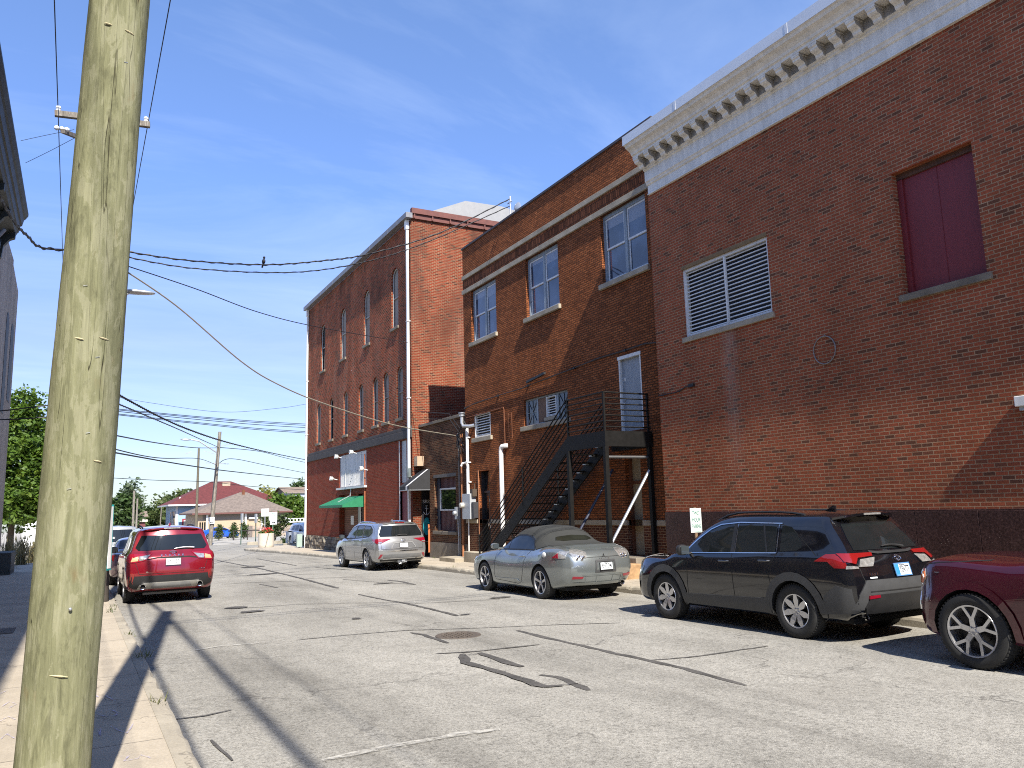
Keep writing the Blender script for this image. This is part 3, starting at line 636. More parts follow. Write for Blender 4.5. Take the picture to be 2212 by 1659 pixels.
louvre(B2, XM + .02, 24.04, 25.27, 4.16, 4.99, .092, 'louvre_vent', fw=.045)
p = MB(); p.box(XM - .08, XM + .1, 23.9, 25.42, 4.0, 4.148); p.build('sill', [M_STONE], B2, bevel=.01)
# street door with narrow light
p = MB(); p.box(XM + .2, XM + .25, 24.26, 24.99, .24, 2.2); dr = p.build('door', [plain('dark_green_door', (.016, .018, .018), .4, var=.2)], B2)
p = MB(); p.box(XM + .19, XM + .199, 24.36, 24.86, .95, 2.1); p.build('pane', [M_GLASS_D], dr); p = MB(); p.box(XM + .2, XM + .24, 24.26, 24.99, 2.28, 2.94); p.build('transom', [M_GLASS_D], dr)
p = MB(); p.box(XM + .1, XM + .28, 24.201, 24.258, .23, 2.96); p.box(XM + .1, XM + .28, 24.992, 25.049, .23, 2.96); p.box(XM + .15, XM + .27, 24.26, 24.99, 2.201, 2.279); p.build('frame', [plain('dark_frame', (.03, .028, .028), .5)], dr)
p = MB(); p.box(XM + .18, XM + .1895, 24.40, 24.52, 1.45, 1.95); p.box(XM + .18, XM + .1895, 24.62, 24.74, 1.05, 1.25); p.box(XM + .18, XM + .1895, 24.50, 24.6, 1.0, 1.22); p.box(XM + .18, XM + .1895, 24.38, 24.44, 1.3, 1.42); p.build('notices', [M_WHITE], dr)
p = MB(); p.box(XM - .02, XM + .001, 25.05, 25.09, .23, 3.0); p.build('door_trim', [plain('bare_wood', (.32, .14, .07), .8, var=.3)], B2)
p = MB(); p.box(11.55, XM - .001, 25.55, 26.9, -.6, -.02); p.box(11.9, XM - .002, 24.0, 25.55, -.6, .2); p.build('steps', [M_STONE], B2, bevel=.015)
# roof stack seen behind
p = MB(); p.box(13.6, 14.6, 16.2, 17.2, 11.2, 12.35); single(p, 'chimney', BR_MID, 'small brick chimney standing on the roof behind the white cornice', 'chimney')

# ------------------------------------------------------------------ one storey building
B3 = thing('brick_building', 'low one storey brown brick shop with dark awning and concrete base', 'building', (12.3, 28.3, 0))
XO = 12.34
wmb = MB(); H1 = [(27.1, 29.12, .85, 3.02, 0, .22), (29.62, 30.55, .4, 2.5, 0, .9)]
wall_holes(wmb, XO, 26.06, 30.6, .4, 5.06, H1); shell(wmb, XO, 21, 26.06, 30.59, -.8, 5.06, 5.0); wmb.build('wall', [BR_ONE], B3)
p = MB(); wall_holes(p, XO - .03, 26.06, 29.6, -.8, .41, []); p.add([(XO - .03, 26.06, .41), (XO + .1, 26.06, .41), (XO + .1, 29.6, .41), (XO - .03, 29.6, .41)], [(0, 3, 2, 1)]); p.build('base_wall', [M_STONE_D], B3)
p = MB(); p.box(XO - .07, XO + .35, 26.08, 30.59, 5.06, 5.17); p.build('coping', [M_STONE_D], B3, bevel=.01)
p = MB(); p.box(XO + .1, 21, 26.1, 30.55, 4.75, 4.8); p.build('roof', [M_ROOF], B3)
p = MB(); p.box(XO - .05, XO + .2, 27.0, 29.25, .71, .845); p.build('sill', [M_STONE_D], B3, bevel=.012)
p = MB(); p.box(XO - .01, XO + .2, 27.05, 29.2, 2.9, 3.02); p.build('lintel', [plain('grey_lintel', (.12, .11, .1), .8)], B3)
p = MB(); n = 34
for i in range(n):
    y0 = 27.11 + 2.0 * i / n
    if i % 2: p.box(XO + .15, XO + .2, y0, y0 + 2.0 / n, .86, 1.62)
    else: p.box(XO + .162, XO + .2, y0 + .0005, y0 + 2.0 / n - .0005, .86, 1.62)
p.build('maroon_panel', [M_MAR_D], B3); p = MB()
for i in range(n):
    y0 = 27.11 + 2.0 * i / n
    if i % 2: p.box(XO + .15, XO + .2, y0, y0 + 2.0 / n, 2.48, 2.898)
    else: p.box(XO + .162, XO + .2, y0 + .0005, y0 + 2.0 / n - .0005, 2.48, 2.898)
p.build('maroon_panel', [M_MAR_D], B3)
p = MB(); X = XO + .1
p.box(X, X + .1, 27.101, 27.15, 1.62, 2.48); p.box(X, X + .1, 28.78, 28.83, 1.62, 2.48); p.box(X, X + .1, 27.15, 28.78, 2.43, 2.48); p.box(X, X + .1, 27.15, 28.78, 1.62, 1.67); f = p.build('window', [M_WHITE], B3)
p = MB(); p.box(X + .04, X + .06, 27.15, 28.78, 1.67, 2.43); p.build('pane', [glass('green_window_glass', (.012, .016, .013), .015, .2)], f)
p = MB(); p.box(X, X + .12, 28.832, 29.118, .86, 2.898); p.build('dark_jamb', [plain('dark_blue_jamb', (.02, .025, .04), .5)], B3)
# doorway recess, painted side panel with an anchor
p = MB(); p.box(XO + .9, XO + .95, 29.62, 30.55, -.4, 2.5); p.build('door', [plain('black_door', (.012, .012, .013), .35)], B3)
p = MB(); p.box(XO + .005, XO + .5, 30.553, 30.585, -.4, 2.498); p.build('recess_panel', [plain('black_panel', (.012, .012, .016), .45)], B3)
def sidep(x): return x
p = MB(); p.box(XO + .02, XO + .42, 30.50, 30.549, .35, 2.45); bp = p.build('painted_panel', [plain('black_sign_panel', (.012, .012, .016), .45)], B3)
p = MB(); o = Vector((XO + .22, 30.498, 2.0)); p.text('SRK', .2, o, (1, 0, 0), (0, 0, 1), 0, .004)
cx, cz = XO + .22, 1.62; F = lambda x, z: (cx + x, 30.497, cz + z)
p.tube([F(0, .18), F(0, -.16)], .014, 6); p.tube([F(-.07, .1), F(.07, .1)], .012, 6); p.tube([F(.14 * math.cos(R(200 + i * 14)), .02 + .17 * math.sin(R(200 + i * 14))) for i in range(11)], .016, 6); p.tube([F(.03 * math.cos(R(i * 30)), .21 + .03 * math.sin(R(i * 30))) for i in range(13)], .009, 6)
p.build('lettering', [M_WHITE], bp)
p = MB(); p.add([(cx + .15 * math.cos(2 * math.pi * i / 24), 30.497, 1.0 + .36 * math.sin(2 * math.pi * i / 24)) for i in range(24)], [tuple(range(24))]); p.build('turquoise_oval', [plain('turquoise_paint', (.02, .32, .36), .4, var=.3)], bp)
p = MB(); p.box(XO - .1, XO - .02, 29.58, 29.6, .0, 1.1); p.build('post', [plain('orange_wood', (.4, .12, .04), .7)], B3)
# awning
A = thing('awning', 'black awning with a white stripe over the shop doorway', 'awning', (11.9, 30.1, 2.8)); p = MB()
x0, x1 = 11.42, XO - .002; zt, zb = 3.3, 2.62
y0, y1 = 29.56, 30.58
def strip_q(ya, yb, m): p.add([(x1, ya, zt), (x0, ya, zb), (x0, yb, zb), (x1, yb, zt)], [(0, 1, 2, 3)], m); p.add([(x0, ya, zb), (x0, ya, 2.47), (x0, yb, 2.47), (x0, yb, zb)], [(0, 1, 2, 3)], m)
for a, b, mm in ((29.56, 29.72, 0), (29.72, 29.9, 1), (29.9, 30.58, 0)): strip_q(a, b, mm)
for y_ in (y0, y1): p.add([(x1, y_, zt), (x0, y_, zb), (x0, y_, 2.47), (x1, y_, 2.47)], [(0, 1, 2, 3)], 0)
p.build('canvas', [plain('black_canvas', (.02, .02, .022), .75, var=.25), plain('white_canvas', (.65, .64, .62), .7)], A)
p = MB(); p.bar((x0, y0 + .01, 2.46), (x0, y1 - .01, 2.46), .025); p.bar((x0, y0 + .01, 2.46), (x1, y0 + .01, 2.46), .025); p.bar((x0, y1 - .01, 2.46), (x1, y1 - .01, 2.46), .025); p.build('frame', [M_GALV], A)

# ------------------------------------------------------------------ far three storey brick building
B4 = thing('brick_building', 'tall weathered red brick building with arched boarded windows and white drainpipes', 'building', (12, 39, 0))
TOP = [(32.15, 33.02), (36.12, 37.0), (40.06, 41.05), (44.12, 45.03)]; MID_ = [(31.65, 32.4), (33.43, 34.22), (34.9, 35.65), (37.08, 37.82), (39.7, 40.42), (42.36, 43.1), (44.98, 45.8)]
wmb = MB(); wall_holes(wmb, 12., 30.6, 48., 5.15, 14.1, [(a, b, 9.75, 12.5, .42, .2) for a, b in TOP] + [(a, b, 5.62, 7.92, .34, .2) for a, b in MID_]); wmb.build('wall', [BR_FAR], B4)
p = MB(); p.add([(12, 30.6, -.9), (26, 30.6, -.9), (26, 30.6, 14.15), (12, 30.6, 14.15)], [(0, 1, 2, 3)]); p.add([(12, 48, -.9), (12, 48, 14.1), (26, 48, 14.1), (26, 48, -.9)], [(0, 1, 2, 3)]); p.add([(26, 30.6, -.9), (26, 48, -.9), (26, 48, 14.1), (26, 30.6, 14.1)], [(0, 1, 2, 3)]); p.build('side_wall', [BR_FAR_SIDE], B4)
HL = [(36.68, 41.16, 2.9, 4.6, 0, .1), (36.95, 41.16, .36, 2.53, 0, .35), (31.34, 32.06, 2.82, 4.62, 0, .1), (31.34, 32.1, -.3, 2.45, 0, .14)]
wmb = MB(); wall_holes(wmb, 12.02, 30.62, 48., .36, 4.66, [h if h[2] > .36 else (h[0], h[1], .36) + h[3:] for h in HL]); wmb.build('infill_wall', [BR_FAR_LOW], B4)
p = MB(); p.box(11.93, 12.1, 30.62, 47.98, 4.66, 5.0); p.box(11.96, 12.1, 30.62, 47.98, 5.002, 5.148); p.build('lintel_band', [M_LINTEL], B4, bevel=.02)
# rough stone footing
M_RUB = bricks('rubble_stone', [(0., (.17, .14, .11)), (.3, (.26, .22, .17)), (.6, (.34, .3, .23)), (.8, (.22, .19, .15))], (.12, .1, .08), .42, .2, .02, .06, None, 1., .3)
p = MB(); rnd = random.Random(5); ny, nz_ = 90, 7; vs = []
for j in range(nz_ + 1):
    for i in range(ny + 1): vs.append((11.93 + rnd.uniform(-.07, .05), 32.2 + 15.85 * i / ny, -.75 + 1.1 * j / nz_))
p.add(vs, [(j * (ny + 1) + i, (j + 1) * (ny + 1) + i, (j + 1) * (ny + 1) + i + 1, j * (ny + 1) + i + 1) for j in range(nz_) for i in range(ny)]); p.add([(11.93, 32.2, .35), (12.05, 32.2, .35), (12.05, 48.05, .35), (11.93, 48.05, .35)], [(0, 3, 2, 1)])
p.add([(11.93, 48.05, -.75), (26, 48.05, -.75), (26, 48.05, .35), (11.93, 48.05, .35)], [(0, 3, 2, 1)]); p.build('stone_footing', [M_RUB], B4)
for a, b in TOP + MID_:
    top = (a, b) in TOP; z0, z1, rs = (9.75, 12.5, .42) if top else (5.62, 7.92, .34)
    f = MB(); f.add([(12.14, a, z0), (12.14, a, z1), (12.14, b, z1), (12.14, b, z0)], [(0, 1, 2, 3)]); wn = f.build('window', [M_BOARD if (a, b) not in (MID_[5], TOP[3]) else M_GLASS_D], B4)
    f = MB(); n = 10; arc = [((a + b) / 2 - (b - a - .02) / 2 * math.cos(math.pi * k / n), z1 - rs + (rs - .02) * math.sin(math.pi * k / n)) for k in range(n + 1)]
    f.tube([(12.1, a + .03, z0)] + [(12.1, y_, z_ - .02) for y_, z_ in arc] + [(12.1, b - .03, z0)], .035, 5); f.bar((12.11, a + .04, (z0 + z1) / 2), (12.11, b - .04, (z0 + z1) / 2), .05); f.build('frame', [M_BOARD if not top else plain('weathered_white_frame', (.34, .33, .3), .7, var=.3)], wn)
    s = MB(); s.box(11.93, 12.13, a - .08, b + .08, z0 - .13, z0 - .002); s.build('sill', [M_STONE_D], wn, bevel=.01)
# roof edge: gutter along the street, rusty coping along the side, pale hipped roof behind
p = MB(); p.box(11.72, 12.02, 30.4, 48.2, 14.12, 14.35); 
for i in range(14): p.box(11.712, 11.722, 31.5 + i * 1.27, 31.54 + i * 1.27, 14.11, 14.355)
p.build('gutter', [plain('dull_gutter_metal', (.2, .2, .21), .5, .3, .15)], B4, bevel=.015)
p = MB(); p.box(12.0, 26, 30.42, 30.62, 14.36, 14.6); p.box(12.02, 25.98, 30.5, 30.7, 14.15, 14.358)
for i in range(16): p.box(12.1 + i * .85, 12.16 + i * .85, 30.44, 30.499, 14.16, 14.36)
p.build('coping', [plain('rust_red_coping', (.13, .045, .035), .7, .1, .3)], B4)
p = MB(); p.add([(13, 31.2, 14.3), (25.8, 31.2, 14.3), (25.8, 47.5, 14.3), (13, 47.5, 14.3), (18.2, 37.8, 14.31), (19.6, 41, 14.31)], [(0, 1, 4), (1, 2, 5, 4), (2, 3, 5), (3, 0, 4, 5)]); p.prism([(13.2, 14.32), (14.7, 16.7), (16.1, 17.75), (18.2, 18.7), (20.5, 18.75), (24.2, 18.3), (25.6, 14.32)], 'y', 38., 46.5); p.build('roof', [plain('pale_metal_roof', (.27, .27, .265), .5, .2, .06, 3)], B4)
for yy_, nm in ((30.78, 0), (47.86, 1)):
    p = MB(); p.box(11.86, 11.96, yy_ - .06, yy_ + .06, gz(yy_) + .15, 14.12); p.box(11.82, 11.97, yy_ - .1, yy_ + .1, 13.7, 14.118)
    for z in (3., 6.3, 9.6): p.box(11.85, 12., yy_ - .09, yy_ + .09, z, z + .05)
    p.build('drainpipe', [M_PIPEW], B4, bevel=.01)
# metal covered shop window, canopy, entrance
p = MB(); p.box(12.06, 12.1, 36.70, 41.14, 2.92, 4.58); pn = p.build('window_cover', [oldpaint('pale_sheet_metal', (.52, .53, .55), (.3, .28, .26), .72, .45, .25)], B4)
p = MB(); n = 30
for i in range(n): p.bar((12.055, 36.75 + 4.35 * i / n, 2.94), (12.055, 36.75 + 4.35 * i / n, 3.75), .04, .02)
for y_ in (37.6, 40.2): p.bar((12.05, y_, 2.94), (12.05, y_, 4.56), .05, .03)
p.build('corrugation', [M_WHITE], pn)
p = MB(); p.box(11.9, 12.1, 36.6, 41.4, 2.8, 2.898); p.build('ledge', [M_WHITE], B4)
p = MB(); p.box(12.3, 12.36, 38.9, 41.15, -.6, 2.52); p.box(12.3, 12.36, 36.96, 38.1, -.6, 2.52); p.build('entrance_wall', [bricks('clapboard', [(0., (.22, .12, .085)), (.5, (.25, .14, .1))], (.1, .06, .045), 4., .11, .012, 0, None, .5, .1)], B4)
p = MB(); p.box(12.3, 12.35, 38.15, 38.88, -.5, 2.1); dr = p.build('door', [plain('dark_maroon_door', (.03, .014, .012), .4)], B4); p = MB(); p.box(12.28, 12.299, 38.28, 38.72, .1, 1.9); p.build('pane', [M_GLASS_D], dr); p = MB(); p.box(12.27, 12.279, 38.3, 38.4, .9, 1.8); p.build('notices', [M_WHITE], dr)
p = MB(); p.box(12.28, 12.299, 39.5, 40.0, 1.0, 1.45); p.build('notice_board', [M_WHITE], B4)
p = MB(); p.box(12.08, 12.12, 31.35, 32.05, 2.83, 4.61); p.build('white_panel', [M_GREYM], B4); p = MB(); p.box(12.1, 12.15, 31.36, 32.08, -.3, 2.44); p.build('door', [plain('faded_red_door', (.2, .05, .055), .6, var=.25)], B4)
p = MB(); p.box(11.99, 12.11, 32.1, 32.16, -.3, 4.62); p.build('door_trim', [M_WHITE], B4)
A = thing('awning', 'green fabric awning over the side entrance of the red brick building', 'awning', (11.6, 39, 2.2)); p = MB()
p.add([(12.0, 37.0, 2.42), (10.95, 37.0, 2.0), (10.95, 41.2, 2.0), (12.0, 41.2, 2.42)], [(0, 1, 2, 3)]); p.add([(10.95, 37.0, 2.0), (10.95, 37.0, 1.88), (10.95, 41.2, 1.88), (10.95, 41.2, 2.0)], [(0, 1, 2, 3)])
for y_ in (37.0, 41.2): p.add([(12, y_, 2.42), (10.95, y_, 2.0), (10.95, y_, 1.88), (12, y_, 1.88)], [(0, 1, 2, 3)])
p.build('canvas', [plain('green_canvas', (.012, .17, .075), .6, var=.12)], A); p = MB(); p.bar((11.9, 39, 2.45), (11.3, 39, 2.15), .03); p.bar((11.97, 38.9, 2.9), (11.9, 38.9, 2.42), .04); p.build('bracket', [M_GALV], A)
for k, (x_, y_, z_) in enumerate(((733, 1073 - 85, 0), (793, 972 + 5, 0))): pass
FL = [(12.0, 41.5, 3.35), (12.0, 36.4, 3.6), (12.0, 40.6, 4.45), (12.0, 38.0, 4.5)]
LB = ['left one of two wall lamps beside the boarded metal window', 'right wall lamp beside the boarded metal window', 'left spot lamp at the top of the boarded metal window', 'right spot lamp at the top of the boarded metal window']
for (x_, y_, z_), lb in zip(FL, LB):
    p = MB(); p.bar((x_, y_, z_), (x_ - .22, y_, z_ + .06), .03); p.lathe([(.02, 0), (.10, -.05), (.11, -.2), (.09, -.21), (.0, -.16)], (x_ - .2, y_, z_ + .07), 'x', 12); single(p, 'wall_lamp', M_WHITE, lb, 'lamp', 'lamps on the red brick building')
p = MB(); p.bar((11.98, 36.8, .2), (11.98, 36.8, 4.4), .05); single(p, 'conduit', plain('orange_rust_pipe', (.33, .1, .04), .7), 'orange rusty conduit beside the green awning', 'pipe')

# ------------------------------------------------------------------ fire escape
FE = thing('fire_escape', 'black steel fire escape stair with landing at the grey upper door', 'fire escape', (11.5, 17, 0))
X0, X1, Y0, Y1, ZD = 10.84, 12.26, 15.26, 16.92, 3.44
p = MB(); p.box(X0, X0 + .05, Y0 + .051, Y1 - .051, ZD - .37, ZD); p.box(X0, X1, Y0, Y0 + .05, ZD - .37, ZD); p.box(X0, X0 + .25, Y1 - .05, Y1, ZD - .37, ZD); p.box(X1 - .05, X1, Y0 + .051, Y1, ZD - .37, ZD)
for i in range(26): yy_ = Y0 + .08 + i * .06; p.box(X0 + .051, X1 - .051, yy_, yy_ + .012, ZD - .05, ZD - .012)
for i in range(5): p.box(X0 + .2 + i * .25, X0 + .22 + i * .25, Y0 + .052, Y1 - .05, ZD - .2, ZD - .051)
p.build('landing', [M_BLACKM], FE)
def rails(a, b, name):
    p = MB()
    for k in range(7): z = .1 + k * .138; p.tube([Vector(a) + Vector((0, 0, z)), Vector(b) + Vector((0, 0, z))], .017 if k < 6 else .021, 6)
    p.build(name, [M_BLACKM], FE)
rails((X0 + .02, Y0 + .03, ZD), (X1 - .05, Y0 + .03, ZD), 'railing'); rails((X0 + .02, Y0 + .03, ZD), (X0 + .02, Y1 - .02, ZD), 'railing')
for (x_, y_, zt_, zb_) in ((X0 + .025, Y0 + .03, ZD + .95, gz(15) + .14), (X0 + .025, Y1 - .03, ZD + .95, gz(17) + .14), (X1 - .07, Y0 + .06, ZD + .95, gz(15) + .14)):
    p = MB(); p.box(x_ - .022, x_ + .022, y_ - .022, y_ + .022, ZD - .05, zt_); p.box(x_ - .05, x_ + .05, y_ - .05, y_ + .05, zb_, ZD - .371); p.box(x_ - .1, x_ + .1, y_ - .1, y_ + .1, zb_, zb_ + .015); p.build('post', [M_BLACKM], FE)
p = MB(); p.tube([(X0 + .08, Y0 + .05, .8), (X1 - .12, Y0 + .05, 2.5)], .035, 8); p.build('brace', [M_GALV], FE)
p = MB(); p.tube([(X0 + .08, Y1 - .05, .85), (X1 - .08, Y1 - .05, 2.6)], .035, 8); p.build('brace', [plain('blue_black_steel', (.02, .024, .045), .35)], FE)
p = MB(); p.tube([(X0 + .08, Y0 + .08, 2.82), (X1 - .1, Y0 + .08, 2.82)], .035, 8); p.build('brace', [plain('dull_grey_steel', (.12, .12, .12), .5, .5)], FE)
# flight
ya, za, yb = Y1, ZD, 22.2; zb_ = gz(22.2) + .16; slope = (zb_ - za) / (yb - ya)
for x_ in (X0 - .0, X1 - .26):
    p = MB(); p.prism([(ya, za - .02), (ya, za - .37), (yb - .5, zb_ - .02), (yb, zb_ - .02), (yb, zb_ + .12)], 'x', x_, x_ + .04)
    for i in range(13): y_ = ya + .3 + i * .4; z_ = za + slope * (y_ - ya) - .16; p.lathe([(.016, -.008), (.016, 0)], (x_, y_, z_), 'x', 6)
    p.build('stringer', [M_BLACKM], FE)
N = 17
for i in range(N):
    t_ = (i + .6) / N; y_ = ya + (yb - ya) * t_; z_ = za + (zb_ - za) * t_ - .07
    p = MB()
    for k in range(5): p.box(X0 + .041, X1 - .262, y_ - .13 + k * .056, y_ - .10 + k * .056, z_ - .02, z_)
    for k in range(8): p.box(X0 + .1 + k * .14, X0 + .112 + k * .14, y_ - .13, y_ + .12, z_ - .032, z_ - .021)
    p.box(X1 - .36, X1 - .262, y_ - .02, y_ + .12, z_ - .06, z_ - .033, 1)
    p.build('tread', [M_BLACKM, M_GALV], FE)
for x_ in (X0 + .02, X1 - .24):
    p = MB()
    for k in range(6):
        z = .95 - k * .155; p.tube([(x_, ya, za + z), (x_, yb - .05, zb_ + z - .02)], .017, 6)
    for y_ in (ya + 2.4, yb - .05):
        z_ = za + slope * (y_ - ya); p.box(x_ - .02, x_ + .02, y_ - .02, y_ + .02, z_ - (.1 if y_ < yb - .3 else .2), z_ + .96)
    p.build('railing', [M_BLACKM], FE)

# ------------------------------------------------------------------ services on the walls
p = MB(); p.tube([(12.16, 23.05, gz(23) + .15), (12.16, 23.05, 3.52), (12.16, 23.03, 3.62), (12.16, 22.97, 3.68), (12.2, 22.85, 3.69), (12.29, 22.8, 3.69)], .075, 12); single(p, 'vent_pipe', M_PIPEW, 'thick white vent pipe bent at the top behind the fire escape', 'pipe')
p = MB(); p.tube([(12.2, 25.72, 2.2), (12.2, 25.72, 4.55)], .055, 10); p.tube([(12.2, 25.72, 1.3), (12.2, 25.75, -.1)], .022, 8)
for z in (2.6, 3.3, 4.2): p.box(12.18, 12.29, 25.62, 25.82, z, z + .04)
p.tube([(12.2, 25.72, 3.3), (12.08, 25.9, 3.3), (12.05, 25.95, 3.2)], .04, 8); p.tube([(12.1, 25.75, 3.3), (12.1, 25.5, 3.32)], .04, 8)
single(p, 'conduit', M_PIPEW, 'white electric conduit rising from the grey meter cabinet', 'conduit')
MB_ = thing('meter_cabinet', 'grey electric cabinet with round meter between shop and door', 'cabinet', (12.2, 25.7, 1.7)); p = MB(); p.box(12.06, 12.299, 25.3, 25.95, 1.31, 2.2); p.build('case', [M_GREYM], MB_, bevel=.008)
p = MB(); p.lathe([(0, -.14), (.09, -.13), (.1, -.0)], (12.06, 25.86, 1.8), 'x', 16); p.build('meter', [plain('meter_glass', (.5, .48, .42), .2)], MB_); p = MB(); p.box(12.1, 12.298, 25.1, 25.26, 1.35, 1.9); p.build('side_box', [plain('dark_box', (.04, .04, .045), .5)], MB_)
p = MB(); p.box(12.2, 12.338, 26.72, 26.92, 1.3, 1.75); p.lathe([(0, -.1), (.07, -.09), (.08, 0)], (12.2, 26.85, 1.53), 'x', 12); p.tube([(12.28, 26.8, 1.3), (12.28, 26.75, -.15)], .02, 6); single(p, 'electric_meter', M_GREYM, 'small round electric meter on the shop corner beside the rusty downpipe', 'meter')
p = MB(); p.tube([(12.22, 26.25, -.2), (12.22, 26.25, 4.4)], .05, 8); single(p, 'downpipe', plain('peeling_rust_pipe', (.3, .12, .05), .8, 0, .5, 6), 'rusty orange downpipe at the shop corner beside the meters', 'pipe')
p = MB(); p.tube([(12.24, 26.55, -.2), (12.24, 26.55, 4.3), (12.2, 26.5, 4.45)], .03, 8); single(p, 'conduit', plain('grey_conduit', (.2, .2, .21), .5, .4), 'thin grey conduit at the shop corner left of the rusty downpipe', 'conduit')
p = MB(); p.tube([(12.28, 25.27, 4.62), (12.15, 25.4, 4.6), (12.0, 25.62, 4.62), (11.98, 25.68, 4.75), (11.98, 25.68, 5.05)], .06, 10); p.lathe([(.06, .26), (.1, .28), (.1, .32), (.06, .36), (.12, .38), (.12, .41), (0, .43)], (11.98, 25.68, 4.7), 'z', 12); single(p, 'flue_pipe', M_GALV, 'bent shiny flue pipe with cap beside the small louvred vent', 'pipe')
p = MB(); p.tube([(12.27, 25.9, 4.95), (12.27, 23.0, 4.98), (12.27, 22.97, 4.9), (12.27, 22.95, 3.7)], .018, 6); single(p, 'conduit', M_RUST, 'rusty thin pipe running over the small vent and down the brown wall', 'pipe')
p = MB()
for y_ in (22.45, 22.65): p.bar((12.27, y_, 3.9), (12.27, y_, 4.75), .02)
for k in range(7): p.bar((12.27, 22.45, 3.95 + k * .12), (12.27, 22.65, 3.95 + k * .12), .014)
single(p, 'wall_bracket', M_RUST, 'small rusty ladder shaped bracket on the brown brick wall', 'bracket')
p = MB(); p.box(12.12, 12.299, 25.2, 25.42, 2.1, 2.36); p.bar((12.25, 25.3, 2.36), (12.25, 25.3, 2.55), .02); single(p, 'junction_box', plain('brown_box', (.07, .05, .035), .6), 'small brown box on the wall left of the narrow dark door', 'box')
q = [(1004, 882), (1022, 873), (1075, 855), (1130, 838), (1140, 833), (1175, 820), (1240, 795), (1290, 775), (1350, 757), (1395, 742), (1415, 745)]
pts = [atX(x_, y_, 12.26) for x_, y_ in q]; pts[-1] = Vector((12.26, 14.62, pts[-1].z)); p = MB(); p.tube(pts, .016, 6)
for a in pts[::2]: p.box(12.24, 12.299, a.y - .03, a.y + .03, a.z - .03, a.z + .03)
single(p, 'wall_cable', M_CABLE, 'long black cable climbing across the brown wall above the fire escape', 'cable')
p = MB(); a = atX(1160, 815, 12.24); p.bar((12.22, a.y + .6, a.z - .06), (12.22, a.y - .5, a.z + .05), .07); single(p, 'cable_splice', M_CABLE, 'black splice case hanging on the wall above the low triple window', 'splice case')
p = MB(); p.tube([(11.97, 30.95, 3.75), (11.95, 30.9, 3.5), (11.9, 30.75, 3.3), (11.85, 30.62, 3.2), (11.85, 30.6, 3.0)], .09, 8); single(p, 'drain_elbow', plain('dark_elbow', (.1, .12, .12), .5), 'dark drain elbow above the black awning', 'pipe')
p = MB(); p.box(12.05, 12.339, 30.2, 30.55, 3.45, 3.85); single(p, 'junction_box', plain('beige_box', (.42, .3, .2), .6), 'beige box on the wall above the black awning', 'box')
MT = atX(1102, 424, 12.4)
p = MB(); p.tube([(12.4, MT.y, 11.3), MT], .03, 6); p.bar((12.4, MT.y - .1, MT.z - .2), (12.4, MT.y + .2, MT.z - .2), .03); p.tube([(12.38, MT.y - .3, 11.43), (12.38, MT.y - .3, 11.6)], .02, 6)
for i in range(1): p.lathe([(0, .0), (.15, .05), (.22, .12)], (12.36, MT.y - .35, 11.62), 'x', 12)
single(p, 'service_mast', M_GALV, 'thin metal service mast with dish on the parapet of the brown building', 'mast')
# ------------------------------------------------------------------ cars
M_TYRE = plain('tyre_rubber', (.018, .018, .018), .8, var=.3, scale=12, coord='obj')
M_PLAST = plain('grey_black_plastic', (.045, .046, .048), .6, var=.15, coord='obj')
M_PLAST_D = plain('black_plastic', (.014, .014, .015), .55, var=.2, coord='obj')
M_WELL = plain('wheel_well', (.006, .006, .006), .9, var=.1, coord='obj')
M_ALLOY = plain('alloy_rim', (.58, .58, .59), .28, .85, .08, coord='obj')
M_ALLOY_D = plain('dark_alloy', (.03, .03, .033), .35, .5, .1, coord='obj')
M_CHROME = plain('chrome', (.75, .75, .76), .12, 1., .02, coord='obj')
M_CARGLASS = glass('car_glass', (.010, .012, .013), .02, .2)
M_CARGLASS_L = glass('light_car_glass', (.05, .06, .065), .02, .2)
M_RED = plain('red_lamp', (.19, .007, .007), .12, .0, .1, coord='obj', Coat_Weight=1.)
M_RED_D = plain('dark_red_lamp', (.22, .006, .018), .1, .0, .1, coord='obj', Coat_Weight=1.)
M_CLEAR = plain('clear_lamp', (.45, .44, .42), .1, .6, .45, 22, coord='obj', Coat_Weight=1.)
M_AMBER = plain('amber_lamp', (.75, .22, .06), .15, .0, .1, coord='obj', Coat_Weight=1.)
M_PLATE = plain('plate_white', (.68, .72, .74), .5, var=.05, coord='obj')
M_PLATE_B = plain('plate_blue', (.03, .22, .45), .5, var=.2, coord='obj')
M_INK = plain('plate_ink', (.02, .02, .03), .5)
M_SEAM = plain('panel_gap', (.004, .004, .004), .8)

def pchip(xs, ys, q):
    xs = np.asarray(xs, float); ys = np.asarray(ys, float); h = np.diff(xs); d = np.diff(ys) / h; n = len(xs); mm = np.zeros(n)
    for i in range(1, n - 1):
        if d[i - 1] * d[i] > 0:
            w1 = 2 * h[i] + h[i - 1]; w2 = h[i] + 2 * h[i - 1]; mm[i] = (w1 + w2) / (w1 / d[i - 1] + w2 / d[i])
    mm[0], mm[-1] = d[0], d[-1]
    k = np.clip(np.searchsorted(xs, q) - 1, 0, n - 2); t = (q - xs[k]) / h[k]; H = h[k]
    return (2 * t ** 3 - 3 * t ** 2 + 1) * ys[k] + (t ** 3 - 2 * t ** 2 + t) * H * mm[k] + (-2 * t ** 3 + 3 * t ** 2) * ys[k + 1] + (t ** 3 - t ** 2) * H * mm[k + 1]

